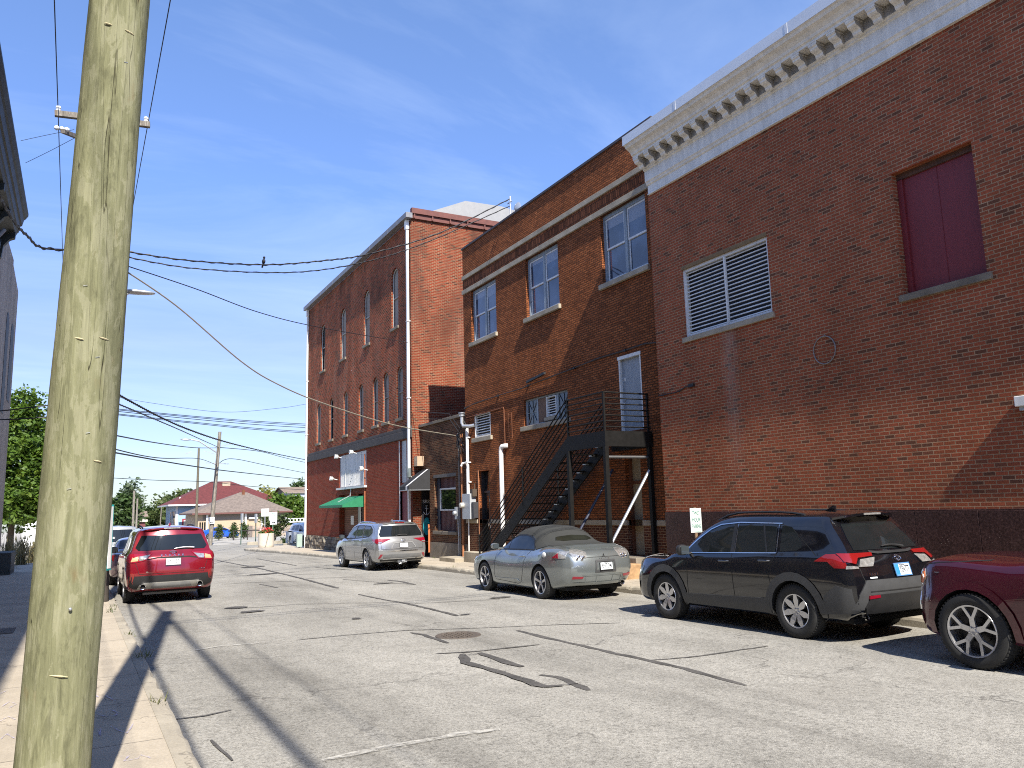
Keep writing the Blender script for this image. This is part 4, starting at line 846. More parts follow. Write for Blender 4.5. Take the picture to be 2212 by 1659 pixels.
def loft(stations, ni=6, nj=5, rear_bulge=.05, front_bulge=.05):
    """stations: rear to front, each a list of 9 half-ring points (x, y, z) from underside centre to roof centre"""
    S = np.array(stations, float); n, k, _ = S.shape
    t = np.concatenate([[0], np.cumsum(np.maximum(.12, np.linalg.norm(np.diff(S[:, 3, :], axis=0), axis=1)))])
    q = np.unique(np.concatenate([np.linspace(t[i], t[i + 1], ni + 1) for i in range(n - 1)]).round(6))
    A = np.zeros((len(q), k, 3))
    for j in range(k):
        for c in range(3): A[:, j, c] = pchip(t, S[:, j, c], q)
    u = np.arange(k, dtype=float); uq = np.unique(np.concatenate([np.linspace(i, i + 1, nj + 1) for i in range(k - 1)]).round(6))
    B = np.zeros((len(q), len(uq), 3))
    for i in range(len(q)):
        dl = np.linalg.norm(np.diff(A[i], axis=0), axis=1); us = np.concatenate([[0], np.cumsum(np.maximum(dl, .01))])
        uu = np.interp(uq, u, us)
        for c in range(3): B[i, :, c] = pchip(us, A[i, :, c], uu)
    N, Mx = B.shape[:2]; vs = []; fs = []
    idx = {}
    for i in range(N):
        for j in range(Mx):
            idx[i, j, 1] = len(vs); vs.append(tuple(B[i, j]))
            if j in (0, Mx - 1): idx[i, j, -1] = idx[i, j, 1]
            else: idx[i, j, -1] = len(vs); vs.append((-B[i, j, 0], B[i, j, 1], B[i, j, 2]))
    for i in range(N - 1):
        for j in range(Mx - 1):
            fs.append((idx[i, j, 1], idx[i, j + 1, 1], idx[i + 1, j + 1, 1], idx[i + 1, j, 1]))
            fs.append((idx[i, j, -1], idx[i + 1, j, -1], idx[i + 1, j + 1, -1], idx[i, j + 1, -1]))
    for end, i, bul in ((0, 0, -rear_bulge), (1, N - 1, front_bulge)):
        nc = 12; row = {}
        for j in range(1, Mx - 1):
            X, Y, Z = B[i, j]
            zc = B[i, Mx - 1, 2] - B[i, Mx - 2, 2] if j > Mx - 4 else 0
            for c in range(nc + 1):
                s = -1 + 2 * c / nc
                if c == 0: row[j, c] = idx[i, j, -1]
                elif c == nc: row[j, c] = idx[i, j, 1]
                else:
                    fall = 1 - s * s; edge = min(1., min(j, Mx - 1 - j) / 4.)
                    row[j, c] = len(vs); vs.append((X * s, Y + bul * fall * edge, Z))
        for j in range(1, Mx - 2):
            for c in range(nc):
                f = (row[j, c], row[j, c + 1], row[j + 1, c + 1], row[j + 1, c]); fs.append(f if end == 0 else f[::-1])
        for j, jj in ((1, 0), (Mx - 2, Mx - 1)):
            f = [row[j, c] for c in range(nc + 1)] + [idx[i, jj, 1]]
            f = f if jj > 0 else f[::-1]
            fs.append(f if end == 0 else f[::-1])
    return vs, fs

class Car:
    def __init__(self, name, label, loc, rz, stations, paintm, scale=.975, wheels=(), arch_r=.37, half=.93, group=None, bulge=(.05, .05), zk=0.):
        self.root = bpy.data.objects.new(name, None); COL.objects.link(self.root); self.root.location = loc; self.root.rotation_euler = (-math.atan(SLOPE) * math.cos(rz), 0, rz); self.root.scale = (scale,) * 3
        tag(self.root, label, 'car', group); self.half = half; self.zk = zk
        stations = [[(x, y, self.zm(z)) for x, y, z in s] for s in stations]
        vs, fs = loft(stations, rear_bulge=bulge[0], front_bulge=bulge[1])
        me = bpy.data.meshes.new('body'); me.from_pydata(vs, [], fs); me.materials.append(paintm); me.materials.append(M_WELL)
        bm = bmesh.new(); bm.from_mesh(me); bmesh.ops.recalc_face_normals(bm, faces=bm.faces); bm.to_mesh(me)
        self.bvh = BVHTree.FromBMesh(bm); bm.free()
        self.zmax = max(v[2] for v in vs)
        o = bpy.data.objects.new('body', me); COL.objects.link(o)
        # wheel wells cut out of the shell
        cb = MB()
        for (y, zc) in wheels:
            for s in (-1, 1):
                n = 40; x0, x1 = s * (half - .34), s * (half + .25)
                pr = [(y + arch_r * math.cos(2 * math.pi * i / n), zc + arch_r * math.sin(2 * math.pi * i / n)) for i in range(n)]
                cb.prism(pr, 'x', min(x0, x1), max(x0, x1), 0)
        cut = cb.build('cutter', [M_WELL])
        bm = bmesh.new(); bm.from_mesh(cut.data); bmesh.ops.recalc_face_normals(bm, faces=bm.faces); bm.to_mesh(cut.data); bm.free()
        mod = o.modifiers.new('arches', 'BOOLEAN'); mod.object = cut; mod.operation = 'DIFFERENCE'; mod.solver = 'EXACT'; mod.material_mode = 'TRANSFER'
        dg = bpy.context.evaluated_depsgraph_get(); ev = bpy.data.meshes.new_from_object(o.evaluated_get(dg))
        o.modifiers.clear(); o.data = ev; bpy.data.objects.remove(cut)
        ev.polygons.foreach_set('use_smooth', [True] * len(ev.polygons)); ev.set_sharp_from_angle(angle=R(38))
        o.parent = self.root; self.body = o
    def zm(self, z): return z + max(0., z - .5) * self.zk
    def hit(self, o, d):
        r = self.bvh.ray_cast(Vector(o), Vector(d))
        return (r[0], r[1]) if r[0] is not None else None
    def patch(self, mb, poly, mode, off=.004, m=0, side=1, res=.045, skirt=True):
        """a panel that lies on the shell: mode 'side' poly (y,z), 'rear'/'front' poly (x,z), 'top' poly (x,y)"""
        if mode != 'top': poly = [(p[0], self.zm(p[1])) for p in poly]
        bm = bmesh.new(); vv = [bm.verts.new((p[0], p[1], 0)) for p in poly]; bm.faces.new(vv)
        for ax in (0, 1):
            lo = min(p[ax] for p in poly); hi = max(p[ax] for p in poly); n = int((hi - lo) / res)
            for i in range(1, n + 1):
                pl = [0, 0, 0]; pl[ax] = lo + (hi - lo) * i / (n + 1); no = [0, 0, 0]; no[ax] = 1
                bmesh.ops.bisect_plane(bm, geom=list(bm.verts) + list(bm.edges) + list(bm.faces), plane_co=pl, plane_no=no)
        bmesh.ops.triangulate(bm, faces=[f for f in bm.faces if len(f.verts) > 4])
        def place(p, of):
            a, b = p
            if mode == 'side': o, d = (side * 3, a, b), (-side, 0, 0)
            elif mode == 'rear': o, d = (a, -5, b), (0, 1, 0)
            elif mode == 'front': o, d = (a, 5, b), (0, -1, 0)
            else: o, d = (a, b, 4), (0, 0, -1)
            h = self.hit(o, d)
            if h is None:
                q = self.bvh.find_nearest(Vector({'side': (side * self.half, a, b), 'rear': (a, -2.2, b), 'front': (a, 2.2, b), 'top': (a, b, 1.5)}[mode])); h = (q[0], q[1])
            nrm = h[1]
            if nrm.dot(Vector(d)) > 0: nrm = -nrm
            return h[0] + nrm * of
        idx = {}; vs = []
        for v in bm.verts: idx[v] = len(vs); vs.append(place((v.co.x, v.co.y), off))
        fs = [[idx[v] for v in f.verts] for f in bm.faces]
        want = Vector({'side': (side, 0, 0), 'rear': (0, -1, 0), 'front': (0, 1, 0), 'top': (0, 0, 1)}[mode]); out = []
        for f in fs:
            nn = (vs[f[1]] - vs[f[0]]).cross(vs[f[2]] - vs[f[0]]); out.append(f if nn.dot(want) > 0 else f[::-1])
        if skirt:
            for e in bm.edges:
                if len(e.link_faces) == 1:
                    a, b = e.verts; k = len(vs); vs.append(place((a.co.x, a.co.y), -.004)); vs.append(place((b.co.x, b.co.y), -.004))
                    fs2 = [idx[a], idx[b], k + 1, k]; out.append(fs2)
        bm.free(); mb.add(vs, out, m, True); return mb
    def line(self, mb, pts, mode, w=.012, off=.003, m=0, side=1, closed=False):
        P = [Vector(p) for p in pts]
        if closed: P.append(P[0])
        for i in range(len(P) - 1):
            d = (P[i + 1] - P[i]); L = d.length
            if L < 1e-5: continue
            d /= L; n = Vector((-d.y, d.x)) * w / 2; e = d * w * .3
            self.patch(mb, [P[i] - e + n, P[i] - e - n, P[i + 1] + e - n, P[i + 1] + e + n], mode, off, m, side, .08, False)
        return mb
    def part(self, mb, name, mats, label=None, parent=None):
        o = mb.build(name, mats, None, angle=40); o.parent = parent or self.root
        if label: o['label'] = label
        return o
    def both(self, fn):
        mb = MB()
        for s in (-1, 1): fn(mb, s)
        return mb
    def wheel(self, x, y, r, wd, spokes, style, rimm, ri=None, dark=M_ALLOY_D):
        s = 1 if x > 0 else -1; ri = ri or r * .64
        mb = MB(); h = wd / 2; X = lambda o: x + s * o
        mb.lathe([(0, X(-h * .2)), (ri * .96, X(-h * .2)), (ri * .96, X(-h * .3)), (0, X(-h * .3))], (0, y, r), 'x', 28)
        mb.lathe([(ri * .5, X(-h * .1)), (ri * .5, X(-h * .19)), (0, X(-h * .1))], (0, y, r), 'x', 24)
        w = self.part(mb, 'wheel', [dark])
        t = MB(); prof = [(ri * .97, -h * .8), (ri * 1.02, -h * .96), (r * .86, -h), (r * .955, -h * .9), (r * .99, -h * .72), (r, -h * .35), (r, h * .35), (r * .99, h * .72), (r * .955, h * .9), (r * .86, h), (ri * 1.05, h * .97), (ri * .99, h * .86)]
        t.lathe([(a, X(b)) for a, b in prof], (0, y, r), 'x', 40)
        nt_ = 56
        for k in range(nt_):
            a = 2 * math.pi * k / nt_
            for o in (-.62, .62): t.obox((X(h * o), y + math.cos(a) * r * .986, r + math.sin(a) * r * .986), Vector((1, 0, 0)), Vector((0, -math.sin(a), math.cos(a))), Vector((0, math.cos(a), math.sin(a))), h * .2, r * .028, .008)
        self.part(t, 'tyre', [M_TYRE], None, w)
        g = MB(); g.lathe([(ri * 1.02, X(h * .9)), (ri, X(h * .97)), (ri * .945, X(h * .93)), (ri * .91, X(h * .6)), (ri * .9, X(-h * .5))], (0, y, r), 'x', 40)
        hub = ri * .2; xo = h * .78
        g.lathe([(0, X(xo)), (hub * .55, X(xo + .004)), (hub * .6, X(xo - .006)), (hub, X(xo - .008)), (hub * 1.1, X(xo - .05))], (0, y, r), 'x', 24)
        def sp(a0, r0, a1, r1, w0, w1, x0_, x1_):
            p = []
            for a, rr, ww in ((a0, r0, w0), (a1, r1, w1)):
                c, si = math.cos(a), math.sin(a); p.append(((rr * c, rr * si), (-si * ww / 2, c * ww / 2)))
            vs = []
            for dx in (0, -.035):
                for (q, nq), xx in zip(p, (x0_, x1_)):
                    for sg in (-1, 1): vs.append((X(xx + dx), y + q[0] + sg * nq[0], r + q[1] + sg * nq[1]))
            fs = [(0, 1, 3, 2), (4, 6, 7, 5), (0, 2, 6, 4), (1, 5, 7, 3)]
            g.add(vs, fs)
        for k in range(spokes):
            a = 2 * math.pi * k / spokes + math.pi / 2
            if style == 'plain': sp(a, hub * .8, a, ri * .95, ri * .16, ri * .24, xo - .008, h * .9)
            elif style == 'wide': sp(a, hub * .8, a + .06, ri * .62, ri * .2, ri * .38, xo - .006, h * .84); sp(a + .06, ri * .6, a + .02, ri * .95, ri * .38, ri * .22, h * .84, h * .9)
            elif style == 'fork':
                sp(a, hub * .8, a, ri * .5, ri * .22, ri * .2, xo - .006, h * .82)
                for e in (-1, 1): sp(a + e * .05, ri * .46, a + e * .3, ri * .96, ri * .13, ri * .12, h * .82, h * .92)
            elif style == 'pair':
                for e in (-1, 1): sp(a + e * .24, hub * .8, a + e * .2, ri * .95, ri * .12, ri * .16, xo - .006, h * .9)
        for k in range(5):
            a = 2 * math.pi * (k + .5) / 5 + math.pi / 2; g.lathe([(.011, X(xo - .02)), (.011, X(xo + .006)), (0, X(xo + .008))], (0, y + math.cos(a) * hub * .8, r + math.sin(a) * hub * .8), 'x', 8)
        self.part(g, 'rim', [rimm], None, w)
        return w
    def plate(self, x, z, body, tilt=None, wd=.305, ht=.155, blue=False):
        z = self.zm(z); h = self.hit((x, -5, z), (0, 1, 0)); n = h[1]; n = Vector((n.x, n.y, n.z)); 
        if n.y > 0: n = -n
        n.normalize(); r_ = Vector((1, 0, 0)); r_ = (r_ - n * r_.dot(n)).normalized(); u = n.cross(r_)
        if u.z < 0: u = -u
        o = h[0] + n * .012
        mb = MB(); mb.obox(o, r_, u, n, wd / 2, ht / 2, .006); pl = self.part(mb, 'license_plate', [M_PLATE])
        mb = MB()
        for a, b, c_, d_ in ((-wd / 2, wd / 2, ht / 2 - .006, ht / 2 + .006), (-wd / 2, wd / 2, -ht / 2 - .006, -ht / 2 + .006)): mb.obox(o + u * (c_ + d_) / 2 + n * .004, r_, u, n, wd / 2 + .008, .007, .005)
        for sx_ in (-1, 1): mb.obox(o + r_ * sx_ * (wd / 2 + .002) + n * .004, r_, u, n, .006, ht / 2, .005)
        self.part(mb, 'plate_frame', [M_PLAST_D if not blue else plain('blue_frame', (.08, .2, .4), .4)], None, pl)
        mb = MB(); mb.text(body, ht * .74, o + n * .0065 + (r_ * wd * .11 if blue else Vector((0, 0, 0))), r_, u, 0, .0015, 'CENTER', (.5 if blue else .6)); mb.text('INDIANA', ht * .16, o + n * .0065 + u * ht * .36, r_, u, 0, .0015); self.part(mb, 'lettering', [M_INK], None, pl)
        if blue:
            mb = MB(); mb.obox(o - r_ * wd * .36 + n * .0065, r_, u, n, wd * .125, ht * .44, .0008); self.part(mb, 'blue_band', [M_PLATE_B], None, pl)
        return pl
    def rear_text(self, body, x, z, size, mat, sx=1., depth=.003, name='badge_lettering'):
        z = self.zm(z); h = self.hit((x, -5, z), (0, 1, 0)); n = -h[1] if h[1].y > 0 else h[1]; r_ = Vector((1, 0, 0)); r_ = (r_ - n * r_.dot(n)).normalized(); u = n.cross(r_); u = -u if u.z < 0 else u
        mb = MB(); mb.text(body, size, h[0] + n * .004, r_, u, 0, depth, 'CENTER', sx); return self.part(mb, name, [mat])
    def oval_badge(self, x, z, a, b):
        h = self.hit((x, -5, z), (0, 1, 0)); n = -h[1] if h[1].y > 0 else h[1]; r_ = Vector((1, 0, 0)); u = Vector((0, 0, 1)); u = (u - n * u.dot(n)).normalized(); o = h[0] + n * .008
        mb = MB(); E_ = lambda cx, cy, aa, bb: [o + r_ * (cx + aa * math.cos(2 * math.pi * i / 20)) + u * (cy + bb * math.sin(2 * math.pi * i / 20)) for i in range(21)]
        mb.tube(E_(0, 0, a, b), .006, 5); mb.tube(E_(0, 0, a * .36, b * .95), .004, 5); mb.tube(E_(0, b * .45, a * .68, b * .45), .004, 5); return self.part(mb, 'badge', [M_CHROME])
    def mirror(self, y, z, mat, sz=(.1, .075, .085)):
        z = self.zm(z)
        for s in (-1, 1):
            x = s * (self.half + .12); mb = MB(); mb.blob((x, y, z), sz[0], sz[1], sz[2], .75); mb.bar((s * (self.half - .1), y + .02, z - .06), (x, y + .01, z - .05), .05, .035)
            mi = self.part(mb, 'mirror', [mat]); g = MB(); g.box(x - sz[0] * .78, x + sz[0] * .78, y - sz[1] - .003, y - sz[1] * .92, z - sz[2] * .75, z + sz[2] * .75); self.part(g, 'mirror_glass', [M_CARGLASS_L], None, mi)
    def handle(self, y, z, mat):
        z = self.zm(z)
        for s in (-1, 1):
            h = self.hit((s * 3, y, z), (-s, 0, 0))
            mb = MB(); x = h[0].x + s * .022; mb.tube([(h[0].x - s * .01, y - .1, z), (x, y - .08, z + .002), (x + s * .006, y, z + .004), (x, y + .08, z + .002), (h[0].x - s * .01, y + .1, z)], .015, 6); self.part(mb, 'door_handle', [mat])
    def wiper(self, x, z, L, tilt, mat=M_PLAST_D):
        pts = []
        for i in range(7):
            t = i / 6; xx = x + (t - .5) * L; zz = z + tilt * (t - .5) - .02 * (2 * t - 1) ** 2
            h = self.hit((xx, -5, zz), (0, 1, 0)); pts.append(h[0] + Vector((0, -.03, .01)))
        mb = MB(); mb.tube(pts, [.008, .012, .014, .014, .016, .018, .02], 6); self.part(mb, 'wiper', [mat])
    def fin(self, y, mat):
        h = self.hit((0, y, 4), (0, 0, -1)); z = h[0].z; mb = MB()
        mb.prism([(y + .12, z - .01), (y - .04, z + .075), (y - .06, z + .07), (y - .065, z - .01)], 'x', -.018, .018); self.part(mb, 'antenna_fin', [mat])
    def spoiler(self, hw, y0, y1, mat, drop=.03, th=.028, lamp=None):
        mb = MB(); n = 16; rows = []
        for i in range(n + 1):
            x = hw * (2 * i / n - 1); h = self.hit((x, y0, 4), (0, 0, -1)); z = h[0].z + .004; e = 1 - (2 * i / n - 1) ** 6; yy = y0 + (y1 - y0) * (.55 + .45 * e)
            rows.append([(x, y0 + .02, z), (x, (y0 + yy) / 2, z - drop * .35), (x, yy, z - drop), (x, yy + .004, z - drop - th), (x, (y0 + yy) / 2, z - drop - th * 1.6), (x, y0, z - .09)])
        vs = [p for r_ in rows for p in r_]; k = 6
        fs = [(i * k + j, i * k + (j + 1) % k, (i + 1) * k + (j + 1) % k, (i + 1) * k + j) for i in range(n) for j in range(k)] + [tuple(range(k)), tuple(range(n * k, n * k + k))[::-1]]
        mb.add(vs, fs, 0, True); bm_ = self.part(mb, 'spoiler', [mat])
        if lamp:
            h = self.hit((0, y0, 4), (0, 0, -1)); mb = MB(); mb.box(-.17, .17, y1 - .006, y1 + .02, h[0].z - drop - th + .003, h[0].z - drop - .002); self.part(mb, 'brake_light', [lamp], None, bm_)
    def exhaust(self, x, y, z, r=.04):
        mb = MB(); mb.lathe([(r * .8, y - .02), (r, y - .025), (r * 1.05, y), (r, y + .25)], (x, 0, z), 'y', 18); mb.lathe([(0, y + .04), (r * .82, y + .04), (r * .8, y - .02)], (x, 0, z), 'y', 18, 1)
        self.part(mb, 'exhaust_pipe', [M_CHROME, M_WELL])
    def underbody(self, y0, y1, z, hw=.7):
        mb = MB(); mb.box(-hw, hw, y0, y1, z - .03, z + .04); mb.tube([(-.3, y0 + .2, z - .04), (-.25, y1 - .8, z - .03)], .05, 8); mb.tube([(-hw, y0 + .75, z), (hw, y0 + .75, z)], .05, 8); self.part(mb, 'underbody', [M_WELL])
    def arch_trim(self, wheels, r0, r1, a0=-18, a1=198, mat=None, mb=None, off=.012):
        for (y, zc) in wheels:
            for s in (-1, 1):
                n = 14; mb2 = MB()
                for i in range(n):
                    t0, t1 = R(a0 + (a1 - a0) * i / n), R(a0 + (a1 - a0) * (i + 1) / n)
                    P = lambda rr, t: (y + rr * math.cos(t), zc + rr * math.sin(t))
                    self.patch(mb2, [P(r0, t0), P(r1, t0), P(r1, t1), P(r0, t1)], 'side', off, 0, s, .2, False)
                self.part(mb2, 'arch_trim', [mat])

def ring(ybot, ysill, ymid, ysh, ybelt, yroof, ytop, w, z):
    """w: half widths (sill, mid, shoulder, belt, roof edge); z: (bottom, sill, mid, shoulder, belt, roof edge, top)"""
    ws, wmid, wsh, wb, wr = w; zb, zs, zm, zsh, zbe, zr, zt = z
    return [(0, ybot, zb), (ws - .1, ybot, zb), (ws, ysill, zs), (wmid, ymid, zm), (wsh, ysh, zsh), (wb, ybelt, zbe), (wr, yroof, zr), (wr * .62, (yroof + 2 * ytop) / 3, zr + (zt - zr) * .75), (0, ytop, zt)]
def r1(y, w, z): return ring(y, y, y, y, y, y, y, w, z)
def suv_stations(L0, L1, H, W, belt, wb2, rake=.42, ws_base=1.4, ws_top=.55, hood=1.02, nose=.88, bz=.24, rearw=.80, roofw=.66, belt_rise=.05, tail_top=None):
    """estate shaped body; L0 rear end (negative), L1 front end"""
    h = W
    st = [ring(L0 + .16, L0 + .05, L0 - .0, L0 + .05, L0 + .17, L0 + rake, L0 + rake + .02, (h * .80, h * .90, h * .90, rearw * h, h * .64), (bz + .1, bz + .16, .70, .98, belt + belt_rise, H * .938, H * .975)),
          ring(L0 + .26, L0 + .2, L0 + .16, L0 + .2, L0 + .32, L0 + rake + .12, L0 + rake + .14, (h * .92, h * .975, h * .965, h * .885, roofw * h * 1.02), (bz + .03, bz + .1, .72, 1.0, belt + belt_rise, H * .944, H * .985)),
          r1(-wb2 + .15, (h * .955, h, h * .99, h * .925, roofw * h * 1.06), (bz, bz + .08, .74, 1.0, belt + belt_rise * .7, H * .945, H * .988)),
          r1(-.45, (h * .955, h * .995, h * .985, h * .93, roofw * h * 1.08), (bz, bz + .08, .74, 1.0, belt + .02, H * .95, H)),
          r1(ws_top - .35, (h * .955, h * .995, h * .985, h * .93, roofw * h * 1.07), (bz, bz + .08, .74, 1.0, belt, H * .948, H * .998)),
          r1(ws_top + .05, (h * .955, h * .995, h * .985, h * .93, roofw * h * 1.06), (bz, bz + .08, .74, .99, belt - .01, H * .92, H * .968)),
          r1((ws_base + ws_top) / 2 + .03, (h * .955, h * .995, h * .985, h * .92, h * .755), (bz, bz + .08, .74, .98, belt - .02, (H + hood) / 2 - .02, (H + hood) / 2 + .035)),
          r1(ws_base, (h * .955, h * .995, h * .98, h * .91, h * .80), (bz, bz + .08, .74, .96, belt - .04, hood + .015, hood + .05)),
          r1(ws_base + .3, (h * .955, h * .995, h * .97, h * .90, h * .70), (bz, bz + .08, .72, .92, hood - .05, hood - .0, hood + .025)),
          r1(L1 - .32, (h * .93, h * .97, h * .93, h * .84, h * .62), (bz + .0, bz + .09, .66, .84, nose + .03, nose + .06, nose + .08)),
          r1(L1 - .10, (h * .85, h * .88, h * .84, h * .76, h * .55), (bz + .02, bz + .1, .6, .76, nose - .05, nose - .02, nose)),
          ring(L1 - .02, L1, L1, L1 - .02, L1 - .05, L1 - .06, L1 - .06, (h * .70, h * .74, h * .72, h * .64, h * .46), (bz + .06, bz + .14, .56, .7, nose - .1, nose - .08, nose - .07))]
    return st
def windows(c, polys, trim=None, gl=M_CARGLASS, off=.005, frame=.018, roof_line=None):
    for s in (-1, 1):
        for poly in polys:
            mb = MB(); c.patch(mb, poly, 'side', off, 0, s, .07); wn = c.part(mb, 'window', [gl])
            if trim:
                mb = MB(); c.line(mb, poly, 'side', frame, off + .003, 0, s, True); c.part(mb, 'window_trim', [trim], None, wn)
def seams(c, lines, rear=(), w=.009):
    mb = MB()
    for s in (-1, 1):
        for l in lines: c.line(mb, l, 'side', w, .0025, 0, s)
    for l in rear: c.line(mb, l, 'rear', w, .0025)
    c.part(mb, 'panel_gaps', [M_SEAM])
def rails(c, x, y0, y1, mat, r=.018, lift=.035):
    for s in (-1, 1):
        pts = []
        for i in range(9):
            t = i / 8; y = y0 + (y1 - y0) * t; h = c.hit((s * x, y, 4), (0, 0, -1)); e = min(1, min(t, 1 - t) * 6); pts.append(h[0] + Vector((0, 0, lift * e)))
        mb = MB(); mb.tube(pts, r, 6); c.part(mb, 'roof_rail', [mat])

# ---- black SUV by the granite wall
P_BLK = paint('black_blue_paint', (.0035, .0036, .0055), rough=.12, dirt=.025)
W = [(-1.345, .36), (1.345, .36)]
def black_suv():
    st = suv_stations(-2.30, 2.27, 1.70, .93, 1.10, 1.345, rake=.50, ws_base=1.12, ws_top=.22, hood=1.03, nose=.94, bz=.25, belt_rise=.07)
    c = Car('parked_car', 'black SUV with grey wheel arches parked beside the two hour parking sign', (9.27, 8.98, gz(8.98)), 0., st, P_BLK, .978, W, .415, .93, 'parked cars', (.07, .06))
    windows(c, [[(.88, 1.085), (.62, 1.26), (.34, 1.42), (.14, 1.49), (-.16, 1.515), (-.14, 1.10)], [(-.24, 1.105), (-.24, 1.515), (-.74, 1.505), (-.86, 1.125)], [(-.90, 1.128), (-.78, 1.503), (-1.0, 1.495), (-1.03, 1.135)], [(-1.12, 1.14), (-1.10, 1.49), (-1.27, 1.475), (-1.47, 1.28), (-1.48, 1.20), (-1.42, 1.16)]], None)
    for s in (-1, 1): mb = MB(); c.line(mb, [(.92, 1.07), (.64, 1.275), (.35, 1.44), (.14, 1.51), (-.28, 1.54), (-1.09, 1.52)], 'side', .014, .012, 0, s); c.line(mb, [(.88, 1.07), (-1.06, 1.118)], 'side', .014, .012, 0, s); c.line(mb, [(-.25, 1.11), (-.25, 1.52)], 'side', .008, .01, 0, s); c.line(mb, [(-1.07, 1.125), (-1.05, 1.5)], 'side', .012, .012, 0, s); c.part(mb, 'chrome_trim', [M_CHROME])
    for s in (-1, 1): mb = MB(); c.patch(mb, [(-.15, 1.10), (-.15, 1.515), (-.23, 1.515), (-.23, 1.10)], 'side', .0035, 0, s); c.patch(mb, [(-.865, 1.125), (-.745, 1.505), (-.775, 1.505), (-.895, 1.125)], 'side', .0035, 0, s); c.part(mb, 'pillar_trim', [M_PLAST_D])
    seams(c, [[(.80, 1.06), (.78, .8), (.80, .36)], [(-.20, 1.09), (-.22, .75), (-.24, .36)], [(-1.06, 1.10), (-.92, .85), (-.98, .62)], [(.95, .44), (-.9, .44)], [(-1.0, 1.53), (-1.28, 1.46), (-1.62, 1.2), (-1.75, 1.1)]], [[(-.68, .8), (-.74, .55)], [(-.735, 1.13), (-.70, .85), (-.68, .8), (.68, .8), (.70, .85), (.735, 1.13)]])
    c.arch_trim(W, .405, .52, -14, 194, M_PLAST)
    for s in (-1, 1): mb = MB(); c.patch(mb, [(.93, .30), (.93, .45), (.2, .47), (-.9, .50), (-.9, .30)], 'side', .014, 0, s, .1); c.part(mb, 'sill_cladding', [M_PLAST])
    mb = MB(); c.patch(mb, [(-.80, .62), (-.66, .80), (.66, .80), (.80, .62), (.84, .44), (-.84, .44)], 'rear', .010, 0, 1, .06)
    for s in (-1, 1): c.patch(mb, [(-1.80, .36), (-2.25, .40), (-2.25, .70), (-2.05, .74), (-1.85, .60)], 'side', .010, 0, s, .08)
    bp = c.part(mb, 'rear_bumper', [M_PLAST])
    mb = MB(); c.patch(mb, [(-.62, .62), (-.70, .47), (-.66, .40), (.66, .40), (.70, .47), (.62, .62)], 'rear', .028, 0, 1, .06); c.line(mb, [(-.62, .66), (.62, .66)], 'rear', .014, .014); c.part(mb, 'bumper_insert', [M_PLAST_D], None, bp)
    for s in (-1, 1):
        mb = MB(); c.patch(mb, [(s * .48, .585), (s * .66, .575), (s * .655, .615), (s * .49, .62)], 'rear', .034); c.part(mb, 'reflector', [M_RED_D])
        mb = MB(); c.patch(mb, [(s * .40, 1.125), (s * .84, 1.125), (s * .86, 1.03), (s * .76, 1.0), (s * .68, 1.07), (s * .42, 1.085)], 'rear', .022, 0, 1, .05)
        c.patch(mb, [(-2.14, 1.13), (-1.90, 1.12), (-1.74, 1.03), (-1.95, 1.03), (-2.05, .955), (-2.22, .955)], 'side', .012, 0, s, .05); tl = c.part(mb, 'tail_light', [M_RED])
        mb = MB(); c.patch(mb, [(s * .40, 1.068), (s * .655, 1.052), (s * .73, .965), (s * .50, .965)], 'rear', .020, 0, 1, .05); c.part(mb, 'clear_lens', [M_CLEAR], None, tl)
        mb = MB(); c.patch(mb, [(s * .74, .97), (s * .86, .985), (s * .87, .945), (s * .74, .945)], 'rear', .020); c.part(mb, 'side_lens', [M_CLEAR], None, tl)
    mb = MB(); c.patch(mb, [(-.64, 1.165), (.64, 1.165), (.60, 1.32), (.52, 1.50), (-.52, 1.50), (-.60, 1.32)], 'rear', .008, 0, 1, .06); c.part(mb, 'rear_window', [M_CARGLASS])
    c.spoiler(.60, -1.62, -2.0, P_BLK, .035, .03, M_CLEAR)
    mb = MB(); c.line(mb, [(-.42, 1.135), (-.3, 1.12), (.3, 1.12), (.42, 1.135)], 'rear', .03, .02); c.part(mb, 'tailgate_trim', [M_PLAST_D])
    c.wiper(.05, 1.205, .42, -.02); c.oval_badge(.02, 1.045, .065, .045)
    c.plate(.02, .90, 'YEN777', blue=True)
    c.rear_text('RAV4', -.52, .83 + .035, .05, M_CHROME, 1.3); 
    mb = MB(); c.patch(mb, [(-.59, .818), (-.47, .818), (-.47, .836), (-.59, .836)], 'rear', .006); c.part(mb, 'dealer_sticker', [M_PLATE])
    c.rear_text('LE', .58, .86, .045, M_CHROME, 1.2)
    c.mirror(.72, 1.13, M_PLAST_D); c.handle(-.05, .98, P_BLK); c.handle(-.86, 1.01, P_BLK); c.fin(-1.35, P_BLK); rails(c, .56, -1.35, .35, M_PLAST_D)
    c.exhaust(-.50, -2.13, .31, .032); c.underbody(-2.1, 1.9, .27)
    for x in (-.80, .80):
        for y in (-1.345, 1.345): c.wheel(x, y, .36, .225, 7, 'wide', M_ALLOY, .225)
    for s in (-1, 1):
        mb = MB(); c.patch(mb, [(2.22, .93), (2.02, 1.0), (1.92, .99), (2.05, .90), (2.2, .86)], 'side', .01, 0, s, .05); c.part(mb, 'headlight', [M_CLEAR])
    return c
black_suv()

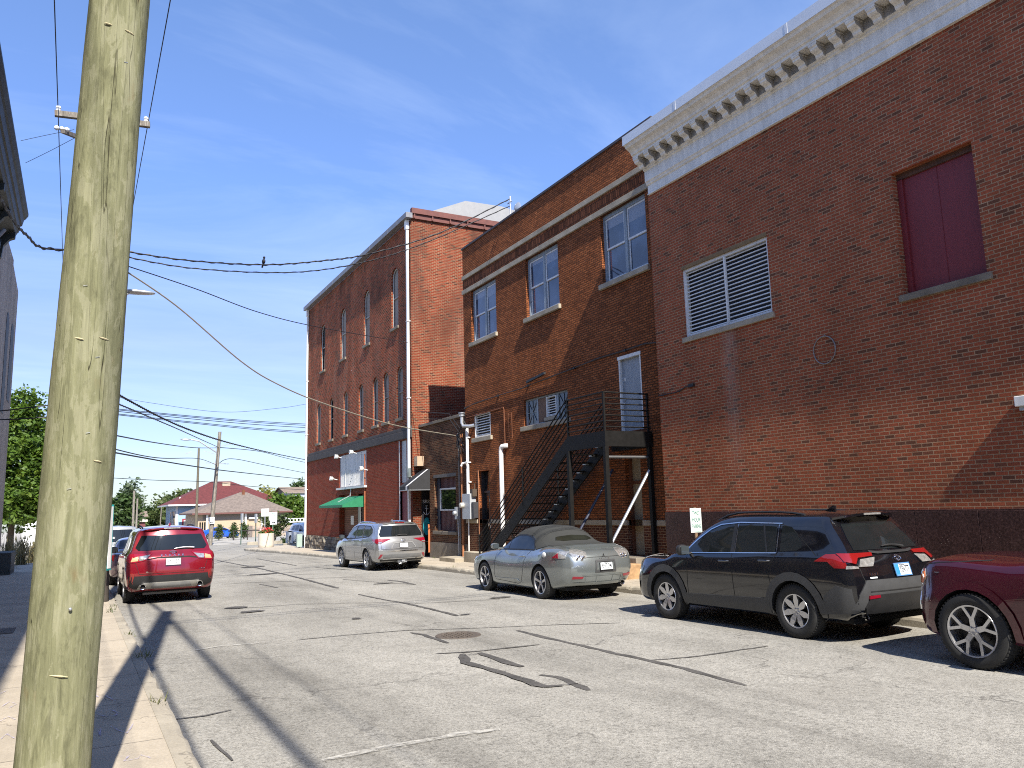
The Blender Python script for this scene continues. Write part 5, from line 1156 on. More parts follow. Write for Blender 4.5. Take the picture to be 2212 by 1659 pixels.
# ---- silver three row SUV
P_SIL = paint('silver_paint', (.37, .375, .38), rough=.24, metal=.7, dirt=.05)
W = [(-1.425, .375), (1.425, .375)]
def silver_suv():
    st = suv_stations(-2.50, 2.44, 1.70, .96, 1.12, 1.425, rake=.34, ws_base=1.28, ws_top=.40, hood=1.05, nose=.95, bz=.26, belt_rise=.10, rearw=.86, roofw=.68)
    c = Car('parked_car', 'silver three row SUV parked outside the red brick building', (9.56, 27.9, gz(27.9)), .02, st, P_SIL, .965, W, .42, .965, 'parked cars', (.09, .06))
    windows(c, [[(1.03, 1.09), (.73, 1.29), (.40, 1.47), (.18, 1.535), (-.06, 1.55), (-.08, 1.10)], [(-.16, 1.105), (-.14, 1.552), (-.80, 1.55), (-.92, 1.13)], [(-1.0, 1.135), (-.88, 1.548), (-1.42, 1.53), (-1.72, 1.42), (-1.80, 1.30), (-1.58, 1.18)]], M_PLAST_D, M_CARGLASS_L, .006, .03)
    seams(c, [[(.9, 1.06), (.88, .8), (.9, .36)], [(-.12, 1.09), (-.15, .75), (-.17, .36)], [(-.98, 1.12), (-.96, .9), (-1.0, .66)], [(-1.5, 1.58), (-1.85, 1.45), (-2.05, 1.2)]], [[(-.80, 1.12), (-.76, .74), (.76, .74), (.80, 1.12)]])
    for s in (-1, 1):
        mb = MB(); c.patch(mb, [(s * .40, 1.08), (s * .88, 1.085), (s * .90, .93), (s * .80, .93), (s * .62, 1.0)], 'rear', .012, 0, 1, .05); c.patch(mb, [(-2.42, 1.09), (-1.98, 1.08), (-2.1, 1.02), (-2.45, .93)], 'side', .012, 0, s, .05); tl = c.part(mb, 'tail_light', [M_RED_D])
        mb = MB(); c.patch(mb, [(s * .72, .985), (s * .86, .985), (s * .87, .945), (s * .78, .945)], 'rear', .018); c.part(mb, 'clear_lens', [M_CLEAR], None, tl)
        mb = MB(); c.patch(mb, [(s * .72, .57), (s * .80, .575), (s * .86, .44), (s * .80, .44)], 'rear', .014); c.part(mb, 'reflector', [M_RED_D])
    mb = MB(); c.patch(mb, [(-.76, 1.16), (.76, 1.16), (.80, 1.24), (.66, 1.53), (-.66, 1.53), (-.80, 1.24)], 'rear', .008, 0, 1, .06); c.part(mb, 'rear_window', [M_CARGLASS])
    c.spoiler(.64, -1.95, -2.27, P_SIL, .03, .03, M_RED)
    c.wiper(-.02, 1.21, .42, .02); c.oval_badge(.03, 1.03, .07, .05)
    mb = MB(); c.line(mb, [(-.42, .76), (-.40, .82), (-.30, .95), (.36, .95), (.46, .82), (.48, .76)], 'rear', .03, .012); c.line(mb, [(-.42, .765), (.48, .765)], 'rear', .02, .014); c.part(mb, 'plate_recess', [plain('shade_grey_trim', (.2, .2, .2), .4)])
    c.plate(.03, .86, '467UNY')
    mb = MB(); c.patch(mb, [(-.72, .56), (.72, .56), (.70, .40), (-.70, .40)], 'rear', .008, 0, 1, .08); bp = c.part(mb, 'rear_bumper', [plain('dark_silver', (.2, .205, .21), .35, .5, coord='obj')]); mb = MB(); c.line(mb, [(-.55, .67), (.55, .67)], 'rear', .03, .012); c.line(mb, [(-.70, .42), (.70, .42)], 'rear', .02, .016); c.part(mb, 'bumper_strip', [M_CHROME], None, bp)
    mb = MB(); c.patch(mb, [(-.80, .40), (.80, .40), (.76, .33), (-.76, .33)], 'rear', .012, 0, 1, .08); c.part(mb, 'bumper_skirt', [M_PLAST_D], None, bp)
    mb = MB(); mb.box(-.14, .2, -2.42, -2.3, .27, .36); mb.box(-.02, .1, -2.5, -2.36, .3, .36); mb.tube([(.2, -2.4, .3), (-.1, -2.42, .22), (.0, -2.42, .22)], .02, 6); c.part(mb, 'tow_hitch', [M_GALV])
    c.arch_trim(W, .41, .44, -10, 190, P_SIL); c.mirror(.90, 1.16, M_ALLOY_D); c.handle(.03, 1.0, M_CHROME); c.handle(-.84, 1.03, M_CHROME); c.fin(-1.5, P_SIL); rails(c, .60, -1.5, .35, M_CHROME, .02)
    for s in (-1, 1): mb = MB(); mb.box(s * .80, s * .96, -1.86, -1.83, .2, .5); c.part(mb, 'mud_flap', [M_PLAST_D])
    c.underbody(-2.2, 2., .29)
    for x in (-.82, .82):
        for y in (-1.425, 1.425): c.wheel(x, y, .38, .235, 5, 'pair', M_ALLOY, .25)
    for s in (-1, 1):
        mb = MB(); c.patch(mb, [(2.35, .93), (2.12, 1.0), (1.98, .98), (2.15, .88), (2.33, .84)], 'side', .01, 0, s, .05); c.part(mb, 'headlight', [M_CLEAR])
    return c
silver_suv()

# ---- red SUV at the left kerb
P_RED = paint('red_paint', (.20, .0035, .012), rough=.2, metal=.3, dirt=.03)
W = [(-1.355, .355), (1.355, .355)]
def red_suv():
    st = suv_stations(-2.29, 2.30, 1.70, .93, 1.06, 1.355, rake=.36, ws_base=1.42, ws_top=.52, hood=1.0, nose=.9, bz=.24, belt_rise=.10, rearw=.86, roofw=.68)
    c = Car('parked_car', 'red SUV with twin exhausts parked behind the wooden pole', (1.93, 22.3, gz(22.3)), 0., st, P_RED, 1.03, W, .40, .935, 'parked cars', (.10, .06))
    windows(c, [[(1.15, 1.06), (.88, 1.24), (.6, 1.40), (.40, 1.475), (.12, 1.495), (.10, 1.07)], [(.04, 1.075), (.04, 1.497), (-.62, 1.49), (-.78, 1.11)], [(-.85, 1.115), (-.70, 1.488), (-1.2, 1.45), (-1.5, 1.28), (-1.45, 1.18)]], M_CHROME, M_CARGLASS, .006, .014)
    seams(c, [[(1.05, 1.03), (.98, .8), (.96, .36)], [(.07, 1.06), (.05, .75), (.03, .36)], [(-.80, 1.1), (-.8, .9), (-.92, .65)]], [[(-.80, 1.05), (-.70, .80), (-.66, .66), (.66, .66), (.70, .80), (.80, 1.05)]])
    for s in (-1, 1):
        mb = MB(); c.patch(mb, [(s * .40, 1.09), (s * .84, 1.09), (s * .875, .92), (s * .80, .90), (s * .54, .94)], 'rear', .012, 0, 1, .05); c.patch(mb, [(-2.22, 1.09), (-1.92, 1.07), (-2.02, .98), (-2.25, .90)], 'side', .012, 0, s, .05); tl = c.part(mb, 'tail_light', [M_RED_D])
        mb = MB(); c.patch(mb, [(s * .44, 1.06), (s * .66, 1.03), (s * .665, .945), (s * .56, .955)], 'rear', .019); c.part(mb, 'clear_lens', [M_CLEAR], None, tl)
        mb = MB(); c.patch(mb, [(s * .68, 1.03), (s * .80, 1.0), (s * .83, .925), (s * .685, .94)], 'rear', .019); c.part(mb, 'amber_lens', [plain('amber_clear', (.6, .38, .2), .15, .3, coord='obj')], None, tl)
        mb = MB(); c.patch(mb, [(s * .74, .66), (s * .83, .72), (s * .83, .48), (s * .78, .50)], 'rear', .012); c.part(mb, 'reflector', [M_RED])
    mb = MB(); c.patch(mb, [(-.68, 1.155), (.68, 1.155), (.74, 1.22), (.62, 1.48), (-.62, 1.48), (-.74, 1.22)], 'rear', .008, 0, 1, .06); c.part(mb, 'rear_window', [M_CARGLASS])
    c.spoiler(.62, -1.75, -2.06, P_RED, .03, .028, M_CLEAR)
    c.wiper(.25, 1.19, .42, .01, M_ALLOY); c.rear_text('E  S  C  A  P  E', .0, 1.035, .062, M_CHROME, 1.25); c.oval_badge(.02, 1.10, .075, .032); c.plate(.02, .90, 'FN6187')
    c.rear_text('HYBRID', .62, .72, .03, M_CHROME, 1.2); c.rear_text('SEL', -.5, .70, .03, M_CHROME, 1.2)
    mb = MB(); c.line(mb, [(-.5, .97), (-.3, .995), (.34, .995), (.52, .97)], 'rear', .03, .004); c.part(mb, 'plate_recess', [M_SEAM])
    mb = MB(); c.patch(mb, [(-.86, .62), (.86, .62), (.84, .40), (.74, .34), (-.74, .34), (-.84, .40)], 'rear', .010, 0, 1, .06); bp = c.part(mb, 'rear_bumper', [M_PLAST_D])
    mb = MB(); c.patch(mb, [(-.70, .33), (-.64, .43), (-.54, .475), (.54, .475), (.64, .43), (.70, .33), (.52, .36), (.42, .36), (-.42, .36), (-.52, .36)], 'rear', .026, 0, 1, .05); c.part(mb, 'skid_plate', [plain('silver_skid_plate', (.34, .33, .30), .4, .4, coord='obj')], None, bp)
    mb = MB(); c.patch(mb, [(-.36, .46), (.36, .46), (.42, .37), (-.42, .37)], 'rear', .030); c.part(mb, 'skid_insert', [plain('grey_skid_insert', (.18, .18, .175), .5, coord='obj')], None, bp)
    for s in (-1, 1): c.exhaust(s * .58, -2.37, .395, .062)
    c.arch_trim(W, .39, .455, -14, 194, M_PLAST_D); c.mirror(1.0, 1.12, M_PLAST_D); c.handle(.22, .97, P_RED); c.handle(-.62, 1.0, P_RED); c.fin(-1.4, P_RED); rails(c, .56, -1.3, .3, M_PLAST_D)
    c.underbody(-2.05, 1.9, .27); mb = MB(); mb.box(-.55, .55, -2.05, -1.9, .2, .25); c.part(mb, 'muffler_shield', [plain('dull_shield', (.16, .15, .13), .6, .3)])
    for x in (-.80, .80):
        for y in (-1.355, 1.355): c.wheel(x, y, .355, .225, 5, 'pair', M_ALLOY, .23)
    return c
red_suv()

# ---- silver blue convertible
P_CONV = paint('grey_green_metallic', (.25, .275, .275), rough=.24, metal=.65, dirt=.06)
M_SOFT = plain('soft_top_fabric', (.028, .029, .027), .95, var=.18, scale=5, bump=.25, coord='obj')
W = [(-1.2875, .335), (1.2875, .335)]
def convertible():
    h = .915
    st = [ring(-2.16, -2.22, -2.28, -2.22, -2.12, -2.04, -2.02, (h * .72, h * .80, h * .78, h * .70, h * .55), (.30, .38, .62, .83, .90, .925, .935)),
          ring(-2.0, -2.05, -2.10, -2.05, -1.95, -1.88, -1.86, (h * .84, h * .92, h * .90, h * .80, h * .62), (.27, .33, .62, .86, .95, .97, .985)),
          r1(-1.72, (h * .92, h * .985, h * .965, h * .86, h * .66), (.22, .29, .62, .88, .965, .985, 1.0)),
          r1(-1.42, (h * .95, h * 1.005, h * .985, h * .88, h * .66), (.19, .26, .60, .86, .955, 1.0, 1.03)),
          r1(-1.22, (h * .94, h, h * .97, h * .87, h * .62), (.17, .25, .58, .83, .93, 1.05, 1.13)),
          r1(-.90, (h * .935, h * .985, h * .96, h * .87, h * .60), (.17, .25, .57, .80, .905, 1.20, 1.29)),
          r1(-.43, (h * .935, h * .985, h * .955, h * .875, h * .60), (.17, .25, .57, .78, .89, 1.26, 1.345)),
          r1(-.10, (h * .935, h * .985, h * .955, h * .88, h * .62), (.17, .25, .57, .77, .885, 1.245, 1.325)),
          r1(.32, (h * .935, h * .985, h * .955, h * .88, h * .69), (.17, .25, .57, .77, .88, 1.09, 1.15)),
          r1(.72, (h * .94, h * .985, h * .96, h * .88, h * .74), (.17, .25, .57, .78, .88, .92, .965)),
          r1(1.25, (h * .94, h * .995, h * .965, h * .86, h * .66), (.19, .26, .57, .79, .855, .875, .90)),
          r1(1.85, (h * .91, h * .955, h * .92, h * .78, h * .58), (.2, .27, .55, .72, .77, .79, .81)),
          r1(2.12, (h * .80, h * .84, h * .78, h * .66, h * .48), (.2, .28, .48, .62, .68, .70, .71)),
          ring(2.24, 2.28, 2.28, 2.26, 2.22, 2.2, 2.2, (h * .60, h * .64, h * .60, h * .50, h * .36), (.24, .32, .44, .54, .60, .615, .62))]
    c = Car('parked_car', 'grey green convertible with closed black fabric roof below the fire escape', (9.28, 15.62, gz(15.62)), 0., st, P_CONV, .985, W, .385, .92, 'parked cars', (.13, .10), .17)
    # fabric hood over the cabin
    mb = MB(); c.patch(mb, [(-.56, 0.240), (.56, 0.240), (.56, -0.080), (.56, -0.380), (.62, -0.780), (.66, -1.130), (.70, -1.286), (.66, -1.516), (.5, -1.616), (-.5, -1.616), (-.66, -1.516), (-.70, -1.286), (-.66, -1.130), (-.62, -0.780), (-.56, -0.380), (-.56, -0.080)], 'top', .012, 0, 1, .07)
    for s in (-1.236, 1): c.patch(mb, [(0.220, 1.195), (-0.080, 1.25), (-0.580, 1.26), (-0.930, 1.215), (-1.186, 1.06), (-1.356, .985), (-1.000, .925), (-0.880, 1.0), (-0.800, 1.10), (-0.630, 1.165), (-0.330, 1.19), (-0.080, 1.185), (0.170, 1.12)], 'side', .012, 0, s, .06)
    top = c.part(mb, 'fabric_roof', [M_SOFT])
    mb = MB(); c.line(mb, [(-.58, -0.180), (.58, -0.180)], 'top', .02, .018); c.line(mb, [(-.6, -0.630), (.6, -0.630)], 'top', .02, .018); c.line(mb, [(-.64, -1.000), (.64, -1.000)], 'top', .025, .018); c.part(mb, 'roof_bow', [M_SOFT], None, top)
    mb = MB(); c.patch(mb, [(-.40, -1.180), (.40, -1.180), (.46, -1.260), (.42, -1.286), (.30, -1.336), (-.30, -1.336), (-.42, -1.286), (-.46, -1.260)], 'top', .02, 0, 1, .06); c.part(mb, 'rear_window', [glass('dirty_plastic_window', (.014, .015, .011), .1, .4)])
    for s in (-1, 1):
        mb = MB(); c.patch(mb, [(0.600, .915), (0.360, 1.04), (0.140, 1.125), (-0.080, 1.175), (-0.330, 1.18), (-0.600, 1.155), (-0.780, 1.085), (-0.860, .99), (-0.940, .925)], 'side', .006, 0, s, .06); wn = c.part(mb, 'window', [M_CARGLASS])
        mb = MB(); c.line(mb, [(0.680, .90), (0.380, 1.07), (0.160, 1.15), (0.040, 1.19)], 'side', .05, .014, 0, s); c.part(mb, 'windscreen_pillar', [P_CONV], None, wn)
        mb = MB(); c.line(mb, [(0.600, .915), (0.360, 1.04), (0.140, 1.125), (-0.080, 1.175), (-0.330, 1.18), (-0.600, 1.155), (-0.780, 1.085), (-0.860, .99), (-0.940, .925)], 'side', .022, .010, 0, s); c.line(mb, [(0.620, .91), (-0.940, .92)], 'side', .018, .010, 0, s); c.line(mb, [(0.240, .92), (0.240, 1.08)], 'side', .015, .010, 0, s); c.part(mb, 'window_seal', [M_PLAST_D], None, wn)
    mb = MB(); c.patch(mb, [(-.60, 0.300), (.60, 0.300), (.68, 0.640), (-.68, 0.640)], 'top', .008, 0, 1, .08); c.part(mb, 'windscreen', [M_CARGLASS_L])
    seams(c, [[(.66, .89), (.74, .70), (.78, .40), (.74, .30), (-.30, .26), (-.44, .30), (-.56, .5), (-.62, .72), (-.80, .9)], [(1.72, .82), (1.5, .86), (1.1, .90)]], [[(-.62, .885), (-.58, .80), (.58, .80), (.62, .885)]], .008)
    for s in (-1, 1): mb = MB(); c.patch(mb, [(.78, .345), (-.30, .365), (-.36, .315), (.78, .31)], 'side', .018, 0, s, .1); c.part(mb, 'sill_moulding', [P_CONV])
    for s in (-1, 1):
        mb = MB(); c.patch(mb, [(s * .36, .885), (s * .44, .925), (s * .62, .93), (s * .70, .87), (s * .66, .79), (s * .40, .79)], 'rear', .012, 0, 1, .04); c.patch(mb, [(-2.13, .90), (-1.98, .91), (-1.80, .80), (-2.16, .79)], 'side', .012, 0, s, .04); tl = c.part(mb, 'tail_light', [M_CLEAR])
        mb = MB(); c.patch(mb, [(-1.97, .88), (-1.80, .80), (-2.0, .795)], 'side', .020, 0, s, .04); c.part(mb, 'red_lens', [M_RED_D], None, tl)
        for (xx, zz) in ((.46, .86), (.55, .87), (.50, .82), (.60, .83)):
            hh = c.hit((s * xx, -5, zz), (0, 1, 0)); mb = MB(); mb.blob(hh[0] + Vector((0, -.014, 0)), .03, .012, .03); c.part(mb, 'lamp_bulb', [M_CHROME], None, tl)
        mb = MB(); c.patch(mb, [(s * .48, .475), (s * .70, .49), (s * .70, .44), (s * .50, .44)], 'rear', .012); c.part(mb, 'reflector', [M_RED_D])
        mb = MB(); c.patch(mb, [(2.05, .70), (1.75, .78), (1.62, .76), (1.85, .66), (2.1, .62)], 'side', .01, 0, s, .05); c.part(mb, 'headlight', [M_CLEAR])
    mb = MB(); c.patch(mb, [(-.62, -1.92), (.62, -1.92), (.58, -2.02), (-.58, -2.02)], 'top', .045, 0, 1, .08); c.part(mb, 'spoiler', [P_CONV])
    mb = MB(); c.line(mb, [(-.5, .50), (.5, .50)], 'rear', .012, .012); c.line(mb, [(-.66, .36), (.66, .36)], 'rear', .014, .012)
    for x in (-.44, -.2, .2, .44): c.line(mb, [(x, .47), (x * .95, .37)], 'rear', .02, .01)
    c.part(mb, 'bumper_ribs', [P_CONV])
    mb = MB(); c.line(mb, [(-.20, .735), (.24, .735), (.26, .56), (-.22, .56)], 'rear', .035, .012, 0, 1, True); c.part(mb, 'plate_recess', [M_PLAST]); c.plate(.02, .645, '934TQM')
    hh = c.hit((.0, -5, .87), (0, 1, 0)); mb = MB()
    for a in (90, 210, 330):
        d = Vector((math.cos(R(a)), 0, math.sin(R(a)))); q = Vector((-d.z, 0, d.x)); o = hh[0] + Vector((0, -.006, 0)); mb.add([o, o + d * .025 + q * .014, o + d * .05, o + d * .025 - q * .014], [(0, 1, 2, 3)])
    c.part(mb, 'badge', [M_PLAST_D]); c.rear_text('E  C  L  I  P  S  E', .0, .775, .026, M_CHROME, 1.3)
    for s in (-1,):
        hh = c.hit((-3, -1.5, .90), (1, 0, 0)); mb = MB(); mb.blob(hh[0] + Vector((.01, 0, 0)), .025, .085, .06, 1.); c.part(mb, 'fuel_cap', [M_WHITE])
    c.mirror(.44, .98, P_CONV, (.09, .07, .065)); c.handle(-.52, .80, P_CONV); c.exhaust(.52, -2.22, .31, .06); c.underbody(-2., 1.9, .22, .68)
    for x in (-.79, .79):
        for y in (-1.2875, 1.2875): c.wheel(x, y, .335, .225, 5, 'plain', M_ALLOY, .235)
    mb = MB(); mb.tube([(-.72, -1.75, 1.0), (-.74, -1.9, 1.12)], .004, 5)
    return c
convertible()

# ---- dark red SUV at the right edge
P_MAR = paint('maroon_paint', (.065, .004, .012), rough=.2, metal=.35, dirt=.03)
W = [(-1.455, .385), (1.455, .385)]
def maroon_suv():
    st = suv_stations(-2.40, 2.17, 1.74, .965, 1.13, 1.455, rake=.36, ws_base=.80, ws_top=.0, hood=1.12, nose=1.08, bz=.28, belt_rise=.05)
    c = Car('parked_car', 'dark maroon SUV cut off by the right edge showing its front wheel', (9.15, 3.76, gz(3.76)), 0., st, P_MAR, .978, W, .445, .965, 'parked cars', (.08, .05))
    windows(c, [[(.58, 1.13), (.3, 1.32), (.0, 1.5), (-.3, 1.56), (-.3, 1.14)], [(-.38, 1.14), (-.38, 1.56), (-1.0, 1.55), (-1.1, 1.17)], [(-1.16, 1.18), (-1.06, 1.54), (-1.5, 1.5), (-1.7, 1.25)]], M_CHROME, M_CARGLASS)
    seams(c, [[(.80, 1.1), (.78, .8), (.80, .4)], [(-.34, 1.1), (-.35, .75), (-.37, .4)], [(2.05, 1.05), (1.8, 1.09), (1.3, 1.12)]])
    c.arch_trim(W, .435, .515, -22, 202, P_MAR, off=.02); c.mirror(.42, 1.18, P_MAR); c.handle(-.2, 1.02, P_MAR); c.handle(-1.0, 1.04, P_MAR); c.underbody(-2.1, 1.95, .31); rails(c, .58, -1.4, .3, M_PLAST_D)
    for s in (-1, 1):
        mb = MB(); c.patch(mb, [(2.13, .98), (2.0, 1.01), (1.98, .93), (2.03, .83), (2.13, .84)], 'side', .012, 0, s, .05); hl = c.part(mb, 'headlight', [M_CLEAR])
        mb = MB(); c.patch(mb, [(2.115, .96), (2.01, .98), (1.99, .92), (2.04, .85), (2.115, .86)], 'side', .018, 0, s, .05); c.part(mb, 'amber_lens', [M_AMBER], None, hl)
        mb = MB(); c.patch(mb, [(2.15, .80), (2.08, .80), (2.09, .56), (2.15, .56)], 'side', .012, 0, s, .05); c.part(mb, 'bumper_trim', [M_CHROME])
    mb = MB(); c.patch(mb, [(-.55, .98), (.55, .98), (.55, .82), (-.55, .82)], 'front', .012, 0, 1, .08); c.part(mb, 'grille', [M_PLAST_D]); mb = MB(); c.patch(mb, [(-.75, .5), (.75, .5), (.7, .33), (-.7, .33)], 'front', .014, 0, 1, .1); c.part(mb, 'front_bumper', [M_PLAST])
    for x in (-.83, .83):
        for y in (-1.455, 1.455): c.wheel(x, y, .39, .265, 5, 'fork', M_ALLOY, .27)
    mb = MB(); c.patch(mb, [(1.86, .985), (1.80, .985), (1.80, .975), (1.86, .975)], 'side', .006, 0, -1); c.part(mb, 'fender_badge', [M_CHROME])
    return c
maroon_suv()

# ---- plainer cars further away
def far_suv(name, label, loc, rz, mat, H=1.7, Wd=.92, glassm=M_CARGLASS, front=False):
    st = suv_stations(-2.3, 2.3, H, Wd, 1.06, 1.36, ws_base=1.4, ws_top=.5, hood=1.0, nose=.9)
    w = [(-1.36, .35), (1.36, .35)]; c = Car(name, label, loc, rz, st, mat, .97, w, .4, Wd, 'parked cars', (.08, .06))
    windows(c, [[(1.12, 1.05), (.6, 1.4), (.1, H * .89), (.1, 1.07)], [(.02, 1.07), (.02, H * .89), (-.62, H * .89), (-.76, 1.09)], [(-.84, 1.1), (-.70, H * .88), (-1.25, H * .86), (-1.45, 1.14)]], None)
    mb = MB(); c.patch(mb, [(-.6, 1.15), (.6, 1.15), (.52, H * .9), (-.52, H * .9)], 'rear', .008, 0, 1, .1); c.part(mb, 'rear_window', [M_CARGLASS])
    mb = MB(); c.patch(mb, [(-.66, 1.3), (.66, 1.3), (.62, .62), (-.62, .62)], 'top', .01, 0, 1, .1); c.part(mb, 'windscreen', [glassm])
    for s in (-1, 1):
        mb = MB(); c.patch(mb, [(s * .55, 1.05), (s * .82, 1.05), (s * .84, .9), (s * .6, .9)], 'rear', .012); c.part(mb, 'tail_light', [M_RED_D])
        mb = MB(); c.patch(mb, [(s * .40, .80), (s * .68, .84), (s * .70, .72), (s * .44, .70)], 'front', .012); c.part(mb, 'headlight', [M_CLEAR])
    mb = MB(); c.patch(mb, [(-.36, .78), (.36, .78), (.34, .62), (-.34, .62)], 'front', .012, 0, 1, .1); c.part(mb, 'grille', [M_PLAST_D])
    mb = MB(); c.patch(mb, [(-.62, .5), (.62, .5), (.6, .32), (-.6, .32)], 'front', .012, 0, 1, .1); c.part(mb, 'front_bumper', [M_PLAST_D])
    c.plate(0, .8, 'ABC') if False else None
    c.mirror(1.0, 1.1, M_PLAST_D); c.underbody(-2, 1.9, .27)
    for x in (-.79, .79):
        for y in (-1.36, 1.36): c.wheel(x, y, .35, .22, 5, 'pair', M_ALLOY, .22)
    return c
def sedan(name, label, loc, rz, mat, H=1.42):
    h = .89; st = [ring(-2.12, -2.2, -2.24, -2.2, -2.15, -2.1, -2.08, (h * .74, h * .84, h * .82, h * .74, h * .56), (.3, .38, .62, .86, .96, .99, 1.0)),
        r1(-1.95, (h * .9, h * .96, h * .95, h * .85, h * .64), (.26, .32, .62, .88, .98, 1.01, 1.03)), r1(-1.35, (h * .95, h, h * .98, h * .89, h * .70), (.2, .28, .6, .87, .96, 1.08, 1.11)),
        r1(-.7, (h * .95, h, h * .975, h * .9, h * .64), (.18, .27, .6, .85, .94, H * .93, H * .965)), r1(-.1, (h * .95, h, h * .975, h * .9, h * .64), (.18, .27, .6, .84, .93, H * .945, H)), r1(.35, (h * .95, h, h * .975, h * .9, h * .65), (.18, .27, .6, .84, .92, H * .92, H * .97)),
        r1(.85, (h * .95, h, h * .975, h * .9, h * .72), (.18, .27, .6, .83, .91, 1.12, 1.16)), r1(1.2, (h * .95, h, h * .97, h * .88, h * .76), (.18, .27, .6, .82, .9, .94, .97)), r1(1.7, (h * .93, h * .97, h * .94, h * .82, h * .62), (.19, .28, .57, .76, .82, .84, .86)),
        r1(2.1, (h * .82, h * .86, h * .82, h * .7, h * .52), (.2, .3, .5, .66, .72, .74, .75)), ring(2.22, 2.26, 2.26, 2.24, 2.2, 2.18, 2.18, (h * .66, h * .7, h * .66, h * .56, h * .4), (.24, .34, .46, .58, .64, .655, .66))]
    w = [(-1.33, .32), (1.33, .32)]; c = Car(name, label, loc, rz, st, mat, .97, w, .37, h, 'parked cars', (.08, .1))
    windows(c, [[(1.05, .94), (.62, 1.17), (.3, 1.29), (.02, 1.32), (.02, .95)], [(-.05, .95), (-.05, 1.32), (-.5, 1.30), (-.95, 1.14), (-1.15, 1.03), (-.8, .97)]], None)
    mb = MB(); c.patch(mb, [(-.6, .5), (.6, .5), (.66, 1.08), (-.66, 1.08)], 'top', .008, 0, 1, .1); c.part(mb, 'windscreen', [M_CARGLASS]); mb = MB(); c.patch(mb, [(-.55, -.78), (.55, -.78), (.6, -1.3), (-.6, -1.3)], 'top', .008, 0, 1, .1); c.part(mb, 'rear_window', [M_CARGLASS])
    for s in (-1, 1):
        mb = MB(); c.patch(mb, [(s * .36, .93), (s * .62, .94), (s * .66, .78), (s * .56, .72), (s * .40, .84)], 'rear', .012); c.patch(mb, [(-2.16, .93), (-1.9, .93), (-1.95, .84), (-2.2, .76)], 'side', .012, 0, s, .06); c.part(mb, 'tail_light', [M_RED])
        mb = MB(); c.patch(mb, [(2.05, .68), (1.75, .77), (1.65, .74), (2.05, .6)], 'side', .01, 0, s, .06); c.part(mb, 'headlight', [M_CLEAR])
    seams(c, [[(.98, .9), (.9, .4)], [(-.02, .93), (-.03, .34)], [(-.9, .93), (-.88, .6)]])
    c.mirror(.9, 1.0, mat, (.09, .07, .06)); c.underbody(-2, 1.9, .24, .66)
    for x in (-.77, .77):
        for y in (-1.33, 1.33): c.wheel(x, y, .325, .215, 5, 'plain', M_ALLOY, .225)
    return c
sedan('parked_car', 'mauve grey sedan parked in front of the red SUV, mostly hidden', (1.72, 29.0, gz(29)), 0., paint('mauve_paint', (.16, .10, .13), rough=.25, metal=.4), 1.46)
far_suv('parked_car', 'grey SUV further along the left kerb, beyond the mauve sedan', (1.55, 40.0, gz(40)), 0., paint('white_paint_car', (.26, .27, .28), rough=.25), 1.86, .98)
sedan('parked_car', 'bright blue coupe parked in front of the tan sided house', (14.6, 99.6, gz(99.6)), R(-84), paint('blue_paint', (.008, .10, .62), rough=.2, metal=.25), 1.38)
far_suv('parked_car', 'white SUV nosing out beside the corner of the red brick building', (14.75, 58.2, gz(58.2)), math.pi + .12, paint('pearl_white', (.62, .64, .64), rough=.25), 1.68, .92, M_CARGLASS_L)
sedan('parked_car', 'dark navy car parked under the leafy maple on the left', (-7.2, 66.0, gz(66)), R(-95), paint('navy_paint', (.008, .011, .022), rough=.18), 1.5)
# ------------------------------------------------------------------ poles
def pole_wood(name, base, lights, seedv=0., green=True):
    t = NT(name); p = t.obj()
    st = t.noise(t.scale(p, (8., 8., 1.1)), 2.2, 9, .72, .7); bl = t.noise(t.scale(p, (4.4, 4.4, 1.5)), 2.4, 8, .7, .4); fi = t.noise(t.scale(p, (70., 70., 2.6)), 1., 5, .75)
    c = t.ramp(st, [(.28, base), (.5, tuple(b * 1.45 for b in base)), (.66, lights)])
    c = t.mix(t.ramp(bl, [(.535, 0.), (.56, .7)]), c, lights)
    c = t.mix(t.ramp(bl, [(.36, .6), (.45, 0.)]), c, tuple(b * .66 for b in base))
    c = t.mix(1., c, t.ramp(fi, [(.25, .74), (.75, 1.18)]), 'MULTIPLY')
    brn = t.noise(t.scale(p, (3., 3., 1.1)), 2.1, 3); c = t.mix(t.ramp(brn, [(.64, 0.), (.74, .55)]), c, (.16, .10, .045))
    ck = t.noise(t.scale(p, (9., 9., .25)), 1.5, 2, .4); ckm = t.ramp(t.math('ABSOLUTE', t.math('SUBTRACT', ck, .47)), [(0., 1.), (.0035, 0.)])
    msk = t.ramp(t.noise(p, .9, 2), [(.45, 0.), (.55, 1.)]); cm = t.math('MULTIPLY', ckm, msk)
    c = t.mix(cm, c, (.03, .025, .015))
    h = t.math('SUBTRACT', t.math('ADD', t.math('MULTIPLY', st, .5), t.math('MULTIPLY', fi, .3)), cm); t.bump(h, .6, .012)
    return t.fin(c, .9, Specular_IOR_Level=.12)
W_GREEN = pole_wood('treated_pole_wood', (.13, .130, .074), (.255, .25, .16))
W_GREY = pole_wood('weathered_pole_wood', (.13, .115, .095), (.30, .27, .23))
W_DARK = pole_wood('dark_pole_wood', (.05, .042, .036), (.09, .08, .065))
